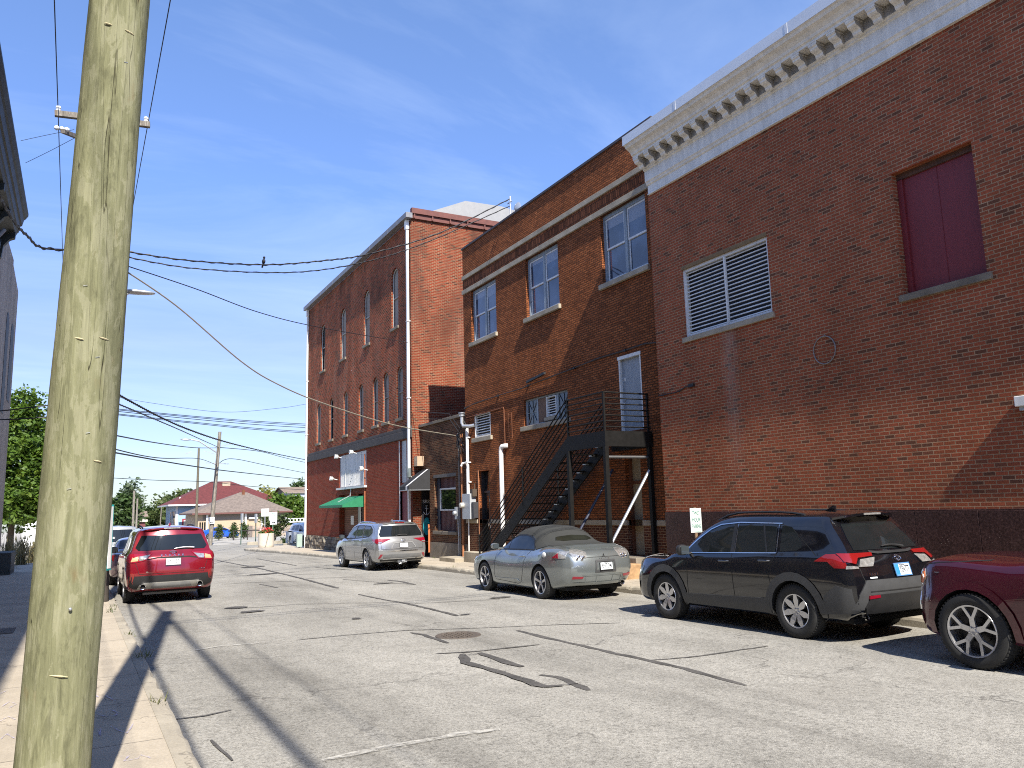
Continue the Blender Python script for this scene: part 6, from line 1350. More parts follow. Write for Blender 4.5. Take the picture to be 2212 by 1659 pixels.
def pole_mesh(base, top, r0, r1, n=48, nz_=70, rough=.006, seed=1):
    base = Vector(base); top = Vector(top); rnd = random.Random(seed); mb = MB(); vs = []
    ph = [rnd.uniform(0, 6.28) for _ in range(6)]
    for j in range(nz_ + 1):
        t = j / nz_; c = base.lerp(top, t); r = r0 + (r1 - r0) * t; z = c.z
        for k in range(n):
            a = 2 * math.pi * k / n
            d = rough * (math.sin(3 * a + ph[0] + z * .6) + .6 * math.sin(7 * a + ph[1] + z * 1.3) + .5 * math.sin(z * 2.2 + ph[2]) + .4 * math.sin(13 * a + ph[3] - z * 2.)) * .6 + rnd.uniform(-.0012, .0012)
            vs.append((c.x + (r + d) * math.cos(a), c.y + (r + d) * math.sin(a), c.z))
    fs = [(j * n + k, j * n + (k + 1) % n, (j + 1) * n + (k + 1) % n, (j + 1) * n + k) for j in range(nz_) for k in range(n)] + [tuple(range(nz_ * n, nz_ * n + n))]
    return mb.add(vs, fs, 0, True)
PB = Vector((-.074, 5.0, gz(5) + .1)); LEAN = .0300
def pp(z): return Vector((PB.x + LEAN * z, 5.0, z))
UP = thing('utility_pole', 'thick pale green wooden utility pole standing close on the left pavement', 'utility pole', tuple(PB))
pole_mesh(PB, pp(12.9), .180, .138, seed=4).build('pole', [W_GREEN], UP)
p = MB()
for z, a in ((3.02, 255), (2.62, 285), (4.4, 290), (2.2, 280), (1.9, 259)):
    c = pp(z); rr = .180 - .0033 * z + .003; q = Vector((c.x + rr * math.cos(R(a)), c.y + rr * math.sin(R(a)), z)); tg = Vector((-math.sin(R(a)), math.cos(R(a)), 0)); p.bar(q - tg * .012, q + tg * .009 + Vector((0, 0, .004)), .0022)
c = pp(1.28); p.blob((c.x + .02, c.y - .18, 1.28), .009, .008, .009); p.build('staples', [M_GALV], UP)
p = MB()
for z, a, l in ((2.73, 293, .055), (2.72, 252, .05), (.95, 268, .085), (4.62, 251, .05), (4.6, 292, .06), (2.05, 300, .05)):
    c = pp(z); rr = .180 - .0033 * z - .001; q0 = [Vector((c.x + (rr + .004) * math.cos(R(a + d)), c.y + (rr + .004) * math.sin(R(a + d)), z - d * .0006)) for d in (-l * 160, -l * 60, l * 60, l * 160)]
    p.tube(q0, [.001, .005, .005, .001], 5)
p.build('wood_scars', [plain('raw_wood_scar', (.46, .4, .24), .8)], UP)
# second pole behind it with crossarm, lamp and insulators
P2 = Vector((.52, 20., gz(20) + .1)); TOP2 = Vector((.30, 20., 11.75))
U2 = thing('utility_pole', 'grey wooden pole with crossarm and street lamp hidden behind the pale green pole', 'utility pole', tuple(P2))
pole_mesh(P2, TOP2, .15, .11, 16, 12, .004, 2).build('pole', [W_DARK], U2)
aL, aR = at(118, 245, 19.8), at(324, 270, 19.8); p = MB(); p.bar(aL, aR, .11, .13); a2, b2 = at(135, 283, 19.4), at(165, 295, 20.1); p.bar(a2, b2 + (b2 - a2), .09); p.build('crossarm', [W_GREY], U2)
for q in (aL.lerp(aR, .035), aL.lerp(aR, .955)):
    p = MB(); p.lathe([(.02, .06), (.05, .07), (.055, .1), (.03, .12), (.055, .14), (.05, .18), (0, .2)], q, 'z', 10); p.build('insulator', [M_WHITE], U2)
p = MB(); a = at(150, 281, 19.5); p.lathe([(.03, -.3), (.06, -.25), (.03, -.2), (.06, -.15), (.03, -.1), (.06, -.05), (.03, 0)], a, 'x', 10); p.build('strain_insulator', [M_WHITE], U2)
l0, l1 = at(262, 636, 20), at(322, 634, 20); p = MB(); p.tube([(.45, 20, l0.z - .25), (l0.x + .15, 20, l0.z + .04), (l0.x + .4, 20, l0.z + .05)], .025, 6)
m_ = (l0 + l1) / 2; p.blob((l1.x - .2, 20, l1.z + .01), .34, .12, .055, .9); p.build('street_lamp', [M_GALV], U2)
# edge-on parking sign beside it
S = thing('parking_sign', 'teal edged white parking sign seen almost edge on beside the wooden pole', 'sign', (.62, 19.6, .6)); s0, s1 = at(241, 1090, 19.6), at(234, 1232, 19.6); p = MB(); xx = (s0.x + s1.x) / 2
p.obox((xx, 19.62, (s0.z + s1.z) / 2), Vector((.55, .84, 0)), Vector((.84, -.55, 0)), Vector((0, 0, 1)), .09, .006, (s0.z - s1.z) / 2); p.build('panel', [plain('teal_enamel', (.02, .36, .36), .4)], S)
p = MB(); p.obox((xx + .003, 19.61, (s0.z + s1.z) / 2), Vector((.55, .84, 0)), Vector((.84, -.55, 0)), Vector((0, 0, 1)), .06, .009, (s0.z - s1.z) / 2 - .04); p.build('face', [M_WHITE], S)

# ------------------------------------------------------------------ overhead wires
WG = 'overhead wires'
def wire(pts, r, label, name='overhead_wire', twist=0., mat=None):
    pts = [Vector(q) for q in pts]; out = []
    n = len(pts)
    for i in range(n - 1):
        p0, p1, p2, p3 = pts[max(i - 1, 0)], pts[i], pts[i + 1], pts[min(i + 2, n - 1)]; k = 12
        for j in range(k):
            t = j / k; out.append(.5 * ((2 * p1) + (-p0 + p2) * t + (2 * p0 - 5 * p1 + 4 * p2 - p3) * t * t + (-p0 + 3 * p1 - 3 * p2 + p3) * t ** 3))
    out.append(pts[-1]); mb = MB(); mb.tube(out, r, 5)
    if twist:
        d = (out[-1] - out[0]); L = sum((out[i + 1] - out[i]).length for i in range(len(out) - 1)); fine = []; N = max(40, int(L / .08)); acc = 0.
        for i in range(N + 1):
            t = i / N * (len(out) - 1); a = min(int(t), len(out) - 2); q = out[a].lerp(out[a + 1], t - a); w = 2 * math.pi * i / N * L / .5; fine.append(q + Vector((0, math.cos(w), math.sin(w))) * twist)
        mb.tube(fine, r * .8, 4)
    return single(mb, name, mat or M_CABLE, label, 'wire', WG)
def span(pix, P, Q, r, label, **k):
    P, Q = Vector(P), Vector(Q); return wire([P] + [in_plane(x, y, P, Q) for x, y in pix] + [Q], r, label, **k)
A2 = Vector((.46, 20, at(280, 543, 20).z))
mast = Vector((12.38, MT.y, MT.z - .1))
span([(400, 562), (570, 572), (700, 563), (800, 548), (950, 503)], A2, mast, .017, 'twisted service cable with a bird, from pole to roof mast', twist=.02)
span([(420, 580), (640, 588), (800, 563), (930, 520)], A2 - Vector((0, 0, .12)), mast - Vector((0, 0, .25)), .014, 'lower service cable running beside the cable with the bird', twist=.015)
span([(420, 623), (560, 675), (690, 707)], A2 - Vector((0, 0, .3)), (11.9, 30.75, at(883, 740, 30.75).z), .014, 'service wire from the pole to the tall brick building drainpipe')
span([(380, 660), (520, 780), (600, 830), (700, 872), (850, 918)], A2 - Vector((0, 0, .35)), (12.1, 26.3, at(985, 942, 26.3).z), .02, 'pale service cable sagging from the pole down to the low shop', twist=.0, mat=plain('sunlit_grey_cable', (.2, .18, .14), .6))
A3 = lambda x, y, Y: at(x, y, Y)
OW_B = at(453.5, 1178, 70.5); OW_T = at(475.1, 932.7, 70.5)
def owp(t): return OW_B.lerp(OW_T, t)
span([(400, 925), (540, 968), (665, 994)], A3(225, 836, 20), A3(720, 1003, 95), .022, 'thick upper cable passing over the leaning pole', twist=.02)
span([(380, 925), (440, 952)], A3(220, 858, 20), owp(.86), .02, 'cable running from behind the wooden pole to the leaning pole top', twist=.015)
span([(560, 975), (620, 990)], owp(.86), A3(700, 1008, 120), .03, 'cable leaving the leaning pole top towards the red brick building', twist=.015)
span([(340, 957), (420, 967)], A3(215, 934, 24), owp(.855), .022, 'middle cable ending on the leaning pole below its top')
span([(340, 989), (430, 991)], A3(215, 962, 24), owp(.70), .02, 'cable meeting the lower bracket of the leaning pole')
span([(500, 991), (580, 1006)], owp(.70), A3(700, 1030, 120), .03, 'lower cable leaving the leaning pole to the right')
span([(430, 1009), (560, 1025)], A3(215, 972, 30), A3(720, 1042, 150), .03, 'thin straight cable below the leaning pole bracket')
for k, (ya, yb, lb) in enumerate(((886, 918, 'topmost of the five parallel far wires'), (888, 921, 'second of the five parallel far wires'), (891, 926, 'third of the five parallel far wires'), (896, 935, 'fourth of the five parallel far wires'), (898, 938, 'lowest of the five parallel far wires'))):
    P, Q = A3(200, ya - 8, 60), A3(720, yb + 1, 75); span([(400, ya + (yb - ya) * .36), (560, ya + (yb - ya) * .76)], P, Q, .026, lb)
span([(330, 871), (480, 890), (600, 882), (660, 873)], A3(200, 848, 45), A3(672, 870, 47.9), .010, 'thin drooping wire reaching the left corner of the red brick building')
span([(330, 1037), (450, 1041), (560, 1052)], A3(200, 1030, 80), A3(720, 1062, 110), .03, 'far horizontal cable just above the red roofed house', twist=.01)
span([(60, 881), (85, 878)], A3(-40, 892, 24), A3(140, 870, 24), .014, 'upper short cable crossing left of the wooden pole', twist=.01)
span([(60, 904), (85, 902)], A3(-40, 908, 24), A3(140, 898, 24), .014, 'lower short cable crossing left of the wooden pole', twist=.01)
wire([at(-5, 415, 14), at(30, 478, 16), at(60, 510, 17.5), at(100, 537, 19), A2 + Vector((-.2, 0, -.02))], .022, 'heavy twisted cable hanging from the dark eave to the wooden pole', twist=.03)
cR, cL = at(322, 263, 19.8), at(124, 236, 19.8)
wire([(1.02, -28, 11.9), (1.03, 5, 11.25), cR + Vector((0, 0, .15)), (1.0, 60, 12.)], .011, 'overhead line along the street right of the wooden pole')
wire([(-.75, -28, 11.9), (-.82, 5, 11.3), cL + Vector((0, 0, .15)), (-1.25, 60, 12.)], .011, 'overhead line along the street left of the wooden pole')
wire([at(45, 304, 22), at(100, 292, 21), at(160, 280, 19.6)], .006, 'thin upper slack wire between the eave and the crossarm')
wire([at(55, 352, 22), at(110, 325, 21), at(165, 296, 19.6)], .006, 'thin lower slack wire between the eave and the crossarm')
wire([pp(12.4), (.3, -5, 12.0), (.25, -25, 12.6)], .055, 'thick cable bundle running back from the top of the wooden pole', twist=.03)
wire([(.5, 20, 10.4), (.35, 12, 10.9), pp(12.4)], .055, 'thick cable bundle between the two wooden poles', twist=.03)
wire([(.5, 20, 7.9), (.3, 12, 7.2), pp(7.5), (.1, -5, 7.1), (.1, -25, 7.8)], .03, 'lower cable along the two wooden poles', twist=.02)
for z_, lb in ((11.0, 'upper cross street wire from the pale wooden pole'), (10.7, 'lower cross street wire from the pale wooden pole')):
    wire([pp(z_), (6, 5.4, z_ - .45), (12.4, 5.9, z_ + .1)], .016, lb)
b = at(569.5, 569, 17.6); b = in_plane(569.5, 569.5, A2, mast); p = MB(); p.blob((b.x, b.y, b.z + .06), .045, .075, .07, 1.); p.blob((b.x, b.y - .05, b.z + .15), .032, .035, .035); p.prism([(b.y + .05, b.z + .05), (b.y + .2, b.z - .04), (b.y + .19, b.z - .06), (b.y + .04, b.z + .01)], 'x', b.x - .02, b.x + .02); p.bar((b.x, b.y - .08, b.z + .15), (b.x, b.y - .11, b.z + .145), .008)
single(p, 'bird', plain('dark_feathers', (.012, .012, .014), .7), 'small dark bird perched on the overhead service cable', 'bird')
# service head tangle on the shop corner
p = MB(); h = Vector((12.1, 26.3, at(985, 942, 26.3).z)); p.blob(tuple(h), .07, .07, .07); p.blob((12.16, 25.75, 4.62), .08, .1, .1)
rnd = random.Random(9)
for i in range(7):
    q = [h]; 
    for j in range(4): q.append(q[-1] + Vector((rnd.uniform(-.05, .05), rnd.uniform(-.15, .22), rnd.uniform(-.35, .12))))
    p.tube(q, .013, 5)
for i in range(5): p.tube([h, h + Vector((.03, -.2 - .05 * i, .35 + .06 * i)), Vector((12.2, 25.75, 4.65))], .013, 5)
p.tube([(12.2, 26.3, 4.4), (12.18, 27.2, 5.05), (12.3, 30.4, 5.4)], .014, 5); p.tube([(12.2, 26.3, 4.6), (12.18, 27.2, 5.25), (12.0, 30.5, 5.75)], .012, 5)
single(p, 'cable_tangle', M_CABLE, 'tangle of black service cables at the corner above the rusty downpipe', 'cables')
# leaning pole far down the street
U3 = thing('utility_pole', 'leaning grey wooden pole carrying the one way sign and a lamp arm', 'utility pole', tuple(OW_B)); pole_mesh(OW_B, OW_T, .19, .13, 12, 6, .004, 6).build('pole', [W_GREY], U3)
p = MB(); q = [at(x, y, 70.5) for x, y in ((467, 977), (450, 966), (430, 953), (410, 949), (399, 949))]; p.tube(q, .06, 6); p.blob(tuple(at(402, 949.5, 70.5)), .45, .15, .09); p.build('street_lamp', [M_GALV], U3)
p = MB(); a = owp(.70); p.bar(a + Vector((-.9, 0, .2)), a + Vector((1., 0, .1)), .06); a = owp(.86); p.bar(a + Vector((-.3, 0, 0)), a + Vector((1., 0, .3)), .05); p.build('bracket', [M_GALV], U3)
def signboard(name, label, x0, x1, y0, y1, Y, lines, col, cat='sign', post=None, postm=None, extra=None):
    a, b = at(x0, y0, Y), at(x1, y1, Y); S = thing(name, label, cat, ((a.x + b.x) / 2, Y, post if post is not None else b.z)); w, h = b.x - a.x, a.z - b.z
    p = MB(); p.box(a.x, b.x, Y, Y + .012, b.z, a.z); p.build('panel', [M_SIGNW], S, bevel=.004)
    if lines:
        p = MB()
        for (txt, fy, fs, sx) in lines: p.text(txt, h * fs, ((a.x + b.x) / 2, Y - .002, a.z - h * fy), (1, 0, 0), (0, 0, 1), 0, .002, 'CENTER', sx)
        if extra: extra(p, a, b, w, h)
        p.build('lettering', [col], S)
    if post is not None:
        p = MB(); xm = (a.x + b.x) / 2; p.box(xm - .03, xm + .03, Y + .013, Y + .06, post, a.z - .05); p.build('post', [postm or M_GALV], S)
    return S, a, b
M_SIGNW = plain('sign_white', (.74, .75, .74), .45, var=.04)
M_INKB = plain('sign_black', (.015, .015, .015), .5); M_INKR = plain('sign_red', (.5, .03, .03), .5); M_INKG = plain('sign_green', (.0, .16, .10), .5)
def arrow(left):
    def f(p, a, b, w, h):
        cx, cz = (a.x + b.x) / 2, b.z + h * (.2 if left else .5); s = -1 if left else 1; Y = a.y - .002; L = w * .3; T = w * .055
        p.prism([(cx - s * L, cz - T), (cx + s * L * .3, cz - T), (cx + s * L * .3, cz - T * 3), (cx + s * L, cz), (cx + s * L * .3, cz + T * 3), (cx + s * L * .3, cz + T), (cx - s * L, cz + T)], 'y', Y - .002, Y + .001)
    return f
signboard('one_way_sign', 'white one way sign with left arrow on the leaning pole', 451, 463, 1117.2, 1131, 70.2, [('ONE', .2, .3, 1.), ('WAY', .5, .3, 1.)], M_INKB, extra=arrow(True))
zb = lambda x, y: ((700 + x * .12054) / 1.38879, (1480 + y * .12054) / 1.38879)
q = zb(700, 385) + zb(885, 570); signboard('parking_sign', 'white sign with red lettering on a grey post behind the planter', q[0], q[2], q[1], q[3], 64., [('PARKING', .2, .24, .8), ('2 HOUR LIMIT', .5, .15, .7), ('MON THRU SAT', .75, .15, .65)], M_INKR, post=gz(64))
q = zb(888, 465) + zb(1090, 668); signboard('parking_sign', 'white free parking sign on a green post beside the shrub', q[0], q[2], q[1], q[3], 63.75, [('FREE', .18, .26, 1.), ('PARKING', .45, .25, .85), ('CITY LOT', .76, .22, .75)], M_INKG, post=gz(63.7), postm=plain('green_post', (.08, .2, .13), .6))
q = zb(915, 680) + zb(1085, 772); signboard('arrow_sign', 'white right arrow sign under the free parking sign', q[0], q[2], q[1], q[3], 63.72, [(' ', .5, .1, 1.)], M_INKB, extra=arrow(False))
q = zb(660, 868) + zb(758, 1000); signboard('parking_sign', 'small white sign with red lettering just above the flower planter', q[0], q[2], q[1], q[3], 62., [('NO', .16, .24, 1.), ('PARKING', .42, .2, .8), ('ANY', .66, .2, .9), ('TIME', .86, .18, .9)], M_INKR, post=gz(62))
# two hour parking sign by the black SUV
S, a, b = signboard('parking_sign', 'white two hour parking sign with green lettering by the granite wall', 1490.3, 1517.2, 1098.3, 1149.6, 12.35, [('TWO', .22, .25, .62), ('HOUR', .48, .25, .62), ('PARKING', .75, .25, .44)], M_INKG)
p = MB(); w, h = b.x - a.x, a.z - b.z
for (u0, u1, v0, v1) in ((.05, .95, .03, .045), (.05, .95, .955, .97), (.05, .075, .045, .955), (.925, .95, .045, .955)): p.box(a.x + w * u0, a.x + w * u1, 12.348, 12.351, b.z + h * v0, b.z + h * v1)
p.build('border', [M_INKG], S)
p = MB(); xm = (a.x + b.x) / 2; p.box(xm - .03, xm + .03, 12.363, 12.39, gz(12.35) + KT, b.z + .5); p.build('post', [plain('rusty_post', (.2, .13, .08), .7, .2, .3)], S)
# thin marker posts
for i, (x, y, yt, Y, lb) in enumerate(((520, 1176, 1109, 67.7, 'thin green sign post seen edge on, left of the planter'), (552, 1173, 1110, 70., 'thin dark sign post with white top left of the planter'))):
    g0, g1 = at(x, y, Y), at(x + 3 if i == 0 else x + 1, yt, Y); p = MB(); p.bar((g0.x, Y, gz(Y)), g1, .07); p.box(g1.x - .06, g1.x + .06, Y - .3, Y + .3, g1.z - .75, g1.z, 1); single(p, 'sign_post', [plain('green_dark_post', (.05, .09, .07), .5), M_GALV], lb, 'sign post', 'thin posts on the corner')
# planter
c = Vector((10.72, 53.2, gz(53.2) + .02)); PL = thing('planter', 'round pale concrete planter on the corner pavement', 'planter', tuple(c)); p = MB(); p.lathe([(.36, 0), (.42, .04), (.49, .16), (.50, .3), (.50, .98), (.47, 1.0), (.44, .98), (.43, .9), (0, .9)], c, 'z', 24); p.build('pot', [concrete('planter_concrete', (.55, .5, .42), None, .15)], PL)

# ------------------------------------------------------------------ plants
def leafmat(name, cols, trans=.35, sc=1.6):
    t = NT(name); p = t.pos(); n = t.noise(p, sc, 4, .6); n2 = t.noise(p, sc * 9, 2)
    c = t.ramp(n, [(.28, cols[0]), (.5, cols[1]), (.72, cols[2])]); c = t.mix(1., c, t.ramp(n2, [(.3, .7), (.7, 1.3)]), 'MULTIPLY')
    t.fin(c, .55); tr = t.n('ShaderNodeBsdfTranslucent'); t.l(c, tr.inputs[0]); mxs = t.n('ShaderNodeMixShader'); mxs.inputs[0].default_value = trans
    t.l(t.b.outputs[0], mxs.inputs[1]); t.l(tr.outputs[0], mxs.inputs[2]); t.l(mxs.outputs[0], t.out.inputs[0]); return t.m
L_MAPLE = leafmat('maple_leaves', ((.045, .09, .012), (.085, .155, .016), (.15, .21, .022)), .4)
L_DARK = leafmat('dark_leaves', ((.028, .055, .014), (.05, .09, .02), (.08, .12, .03)), .3, .5)
L_OLIVE = leafmat('olive_leaves', ((.045, .07, .02), (.07, .1, .026), (.10, .12, .03)), .3, .4)
L_YEL = leafmat('yellow_green_leaves', ((.16, .17, .02), (.24, .23, .03), (.3, .27, .04)), .4, .6)
L_FEATH = leafmat('grey_green_leaves', ((.06, .09, .045), (.09, .13, .06), (.12, .15, .08)), .3, .6)
M_BARK = plain('bark', (.07, .055, .04), .9, var=.35, scale=10, bump=.4)
def leaves(lobes, n, size, seed, clump=14, spread=.5, shell=.55, droop=0.):
    """leaf faces gathered in clumps through the volume of ellipsoid lobes [(cx,cy,cz,rx,ry,rz)]"""
    rg = np.random.default_rng(seed); vol = np.array([l[3] * l[4] * l[5] for l in lobes]) ** .7; vol /= vol.sum(); nc = max(6, n // clump); V = []
    li = rg.choice(len(lobes), nc, p=vol); L = np.array(lobes)[li]
    d = rg.normal(size=(nc, 3)); d /= np.linalg.norm(d, axis=1)[:, None]; rad = shell + (1 - shell) * rg.random(nc) ** .6; rad *= rg.uniform(.85, 1.08, nc)
    cen = L[:, :3] + d * L[:, 3:] * rad[:, None]; cs = spread * rg.uniform(.5, 1.3, nc)
    cen = np.repeat(cen, clump, 0); cs = np.repeat(cs, clump); m = len(cen)
    off = rg.normal(size=(m, 3)) * cs[:, None] * .5; off[:, 2] *= .65; P = cen + off; P[:, 2] -= droop * np.abs(off[:, 0])
    a = rg.normal(size=(m, 3)); a[:, 2] *= .6; a /= np.linalg.norm(a, axis=1)[:, None]; b = rg.normal(size=(m, 3)); b -= a * (a * b).sum(1)[:, None]; b /= np.linalg.norm(b, axis=1)[:, None]
    s = size * rg.uniform(.6, 1.35, m)[:, None]
    V = np.stack([P - a * s * .7, P + b * s * .42 - a * s * .1, P + a * s * .75, P - b * s * .42 - a * s * .1], 1).reshape(-1, 3)
    mb = MB(); mb.v = [tuple(q) for q in V]; mb.f = [[4 * i, 4 * i + 1, 4 * i + 2, 4 * i + 3] for i in range(m)]; mb.mi = [0] * m; mb.sm = [False] * m; return mb
def tree(name, label, base, lobes, n, size, mat, seed, trunk_r=.25, group=None, clump=14, spread=.6, limbs=6, cat='tree', shell=.55):
    base = Vector(base); T = thing(name, label, cat, tuple(base), group); lob = [(base.x + l[0], base.y + l[1], base.z + l[2], l[3], l[4], l[5]) for l in lobes]
    p = MB(); rnd = random.Random(seed); zt = min(l[2] for l in lob); top = max(l[2] for l in lob)
    c0 = Vector((sum(l[0] for l in lob) / len(lob), sum(l[1] for l in lob) / len(lob), zt)); pts = [base - Vector((0, 0, .2)), base + (c0 - base) * .35 + Vector((rnd.uniform(-.1, .1), 0, 0)), c0, Vector((c0.x, c0.y, top))]; p.tube(pts, [trunk_r * 1.25, trunk_r, trunk_r * .75, trunk_r * .25], 9)
    for i in range(limbs):
        l = lob[i % len(lob)]; s = pts[1].lerp(c0, rnd.uniform(.3, 1.1)); e = Vector((l[0] + rnd.uniform(-.6, .6) * l[3], l[1] + rnd.uniform(-.6, .6) * l[4], l[2] + rnd.uniform(-.2, .6) * l[5])); p.tube([s, s.lerp(e, .5) + Vector((0, 0, .1 * l[5])), e], [trunk_r * .5, trunk_r * .3, trunk_r * .1], 6)
    p.build('trunk', [M_BARK], T); leaves(lob, n, size, seed, clump, spread, shell).build('crown', [mat], T); return T
# maple by the left pavement
b = at(24, 1160, 62); b.z = gz(62)
tree('maple_tree', 'bushy green maple tree left of the wooden pole', b, [(0, 0, 3.9, 3.0, 3.0, 2.0), (.4, 0, 6.2, 2.7, 2.7, 2.2), (-.1, .3, 8.4, 1.9, 1.9, 1.9), (-1.9, 0, 3.7, 2.0, 2.0, 1.5), (1.7, -.2, 3.8, 1.8, 1.8, 1.5), (0.3, 0, 10.0, 1.0, 1.0, 1.2), (1.6, 0, 6.6, 1.5, 1.5, 1.6), (-1.8, 0, 6.6, 1.7, 1.7, 1.7)], 34000, .21, L_MAPLE, 3, .2, None, 16, .62, 9, shell=.45)
# trees behind the houses
def T(x, y0, y1, Y, wpx, mat, seed, label, n=3600, size=.5, lob=None, **k):
    g = at(x, y0, Y); t = at(x, y1, Y); g.z = gz(Y) - .2; H = t.z - g.z; Wd = wpx / 1700. * (Y * 1.12)
    rnd = random.Random(seed); L = []
    for i in range(9):
        a = rnd.uniform(0, 6.28); rr = rnd.uniform(.15, .62) * Wd / 2; z = H * rnd.uniform(.42, .8); L.append((rr * math.cos(a), rr * math.sin(a), z, Wd * rnd.uniform(.17, .28), Wd * rnd.uniform(.17, .28), H * rnd.uniform(.12, .2)))
    L.append((0, 0, H * .84, Wd * .22, Wd * .22, H * .16)); L.append((0, 0, H * .5, Wd * .36, Wd * .36, H * .28))
    return tree('tree', label, g, L, n, size, mat, seed, H * .02, 'trees behind the houses', 14, size * 2.8, 8, **k)
T(266, 1150, 1070, 125, 38, L_DARK, 11, 'dark green tree beside the far utility poles left of the red SUV', 5000, .42)
T(278, 1150, 1031, 140, 34, L_FEATH, 12, 'airy grey green tree rising above its darker neighbour', 2200, .42, shell=.3)
T(362, 1140, 1072, 200, 66, L_OLIVE, 13, 'olive tree left of the big rounded tree behind the houses', 4200, .6)
T(405, 1140, 1060, 185, 95, L_OLIVE, 14, 'big rounded tree filling the skyline behind the red roof', 6500, .6)
T(446, 1140, 1061, 195, 80, L_DARK, 15, 'dark tree right of the big rounded tree behind the red roof', 4500, .6)
T(322, 1140, 1096, 205, 60, L_DARK, 16, 'low dark tree behind the small white houses', 3000, .55)
T(499, 1120, 1052, 180, 26, L_DARK, 17, 'small dark tree top showing right of the red roof', 1600, .5)
T(572, 1130, 1058, 150, 62, L_YEL, 18, 'yellow green tree behind the tan roof', 4200, .45)
T(606, 1140, 1066, 128, 62, L_MAPLE, 19, 'glossy green tree right of the tan roof', 5200, .42)
T(632, 1145, 1072, 122, 58, L_MAPLE, 20, 'green tree close to the white drainpipe of the brick building', 5200, .40)
T(646, 1120, 1040, 175, 34, L_DARK, 21, 'dark tree top beside the brick building above the brown roof', 2200, .5)
# shrubs
def shrub(label, x, y0, y1, Y, wpx, mat, seed, n=1500, size=.1, group='narrow evergreen shrubs', v=False):
    g = at(x, y0, Y); t = at(x, y1, Y); H = t.z - g.z; Wd = wpx / 1700. * (Y * 1.1); g.z = gz(Y) if abs(g.z - gz(Y)) < .6 else g.z; Tt = thing('shrub', label, 'shrub', tuple(g), group)
    if v: lob = [(g.x + Wd * .5 * math.sin(a) * u, g.y + Wd * .3 * math.cos(a * 3) * u, g.z + H * (.25 + .62 * u), Wd * .16, Wd * .16, H * .2) for a in (-1.3, -.8, -.3, .2, .7, 1.3) for u in (.35, .75, 1.)]
    else: lob = [(g.x, g.y, g.z + H * f, Wd * .42 * w_, Wd * .42 * w_, H * .2) for f, w_ in ((.28, .95), (.5, 1.), (.7, .9), (.86, .55))]
    p = MB(); p.tube([g - Vector((0, 0, .1)), g + Vector((0, 0, H * .5))], [.07, .03], 6)
    if v:
        for l in lob[::3]: p.tube([g, Vector(l[:3])], [.04, .015], 5)
    p.build('stem', [M_BARK], Tt); leaves(lob, n, size, seed, 12, size * 2.4, .35).build('foliage', [mat], Tt)
shrub('left narrow evergreen shrub in front of the blue coupe', 473, 1160, 1127, 88, 18, L_OLIVE, 31)
shrub('middle narrow evergreen shrub at the nose of the blue coupe', 505, 1162, 1127, 88, 18, L_DARK, 32)
shrub('right narrow evergreen shrub at the wooden gate', 527, 1163, 1126, 90, 18, L_DARK, 33)
shrub('fan shaped leafy shrub behind the free parking sign', 592, 1175, 1112, 66, 44, L_OLIVE, 34, 2600, .13, None, True)
shrub('small dark shrub at the foot of the parking signs', 614, 1177, 1167, 66, 24, L_DARK, 35, 500, .08, None)
shrub('small weedy bush at the corner of the red brick building', 648, 1184, 1160, 52, 20, L_OLIVE, 36, 700, .09, None)
fl = MB(); rg = np.random.default_rng(5); fo = leaves([(c.x, c.y, c.z + 1.08, .42, .42, .16)], 700, .09, 8, 10, .14, .3); fo.build('foliage', [leafmat('planter_leaves', ((.05, .1, .02), (.09, .16, .03), (.16, .2, .05)), .3, 6)], PL)
fl = leaves([(c.x, c.y, c.z + 1.16, .42, .42, .2)], 260, .08, 9, 6, .1, .6); fl.build('flowers', [plain('red_flowers', (.5, .035, .03), .6, var=.3, scale=20)], PL)
# planter box with grasses and gravel on the left
p = MB(); p.box(-3.4, -2.12, 35., 37.2, gz(36), gz(36) + .95); single(p, 'planter_box', [plain('dark_planter', (.05, .055, .05), .8, var=.3)], 'dark square planter box on the left pavement', 'planter', None, bevel=.02)
p = MB(); strip(p, -8, -.9, 39, 62, .10); tag(p.build('gravel_bed', plain('pale_gravel', (.42, .38, .30), .95, var=.45, scale=9, bump=.6)), kind='structure')
M_GRASS = leafmat('ornamental_grass', ((.16, .12, .06), (.2, .17, .08), (.12, .15, .05)), .3, 3)
GL = ['tall feathery grass clump nearest the dark planter box', 'feathery grass clump behind the dark planter box', 'green and tan grass clump left of the wooden pole', 'short green grass clump beside the wooden pole', 'tall tan grass clump under the maple']
for i, (x, Y, hh) in enumerate(((-2.6, 40.5, 1.5), (-3.6, 43, 1.7), (-2.3, 44.5, 1.5), (-1.9, 46.5, 1.2), (-4.2, 48, 1.8))):
    rnd = random.Random(40 + i); p = MB()
    for k in range(170):
        a = rnd.uniform(0, 6.28); r_ = abs(rnd.gauss(0, .35)); b0 = Vector((x + rnd.gauss(0, .15), Y + rnd.gauss(0, .15), gz(Y) + .1)); tip = Vector((x + r_ * 1.3 * math.cos(a), Y + r_ * 1.3 * math.sin(a), gz(Y) + hh * rnd.uniform(.55, 1.05))); md = b0.lerp(tip, .6) + Vector((0, 0, .12)); w = .012
        s = Vector((math.sin(a), -math.cos(a), 0)) * w; p.add([b0 - s, b0 + s, md + s, md - s, tip], [(0, 1, 2, 3), (3, 2, 4)])
        if rnd.random() < .35: p.add([tip + Vector((0, 0, -.2)) - s * 2, tip + Vector((0, 0, -.2)) + s * 2, tip + Vector((0, 0, .06))], [(0, 1, 2)])
    single(p, 'ornamental_grass', M_GRASS, GL[i], 'grass', 'ornamental grasses')
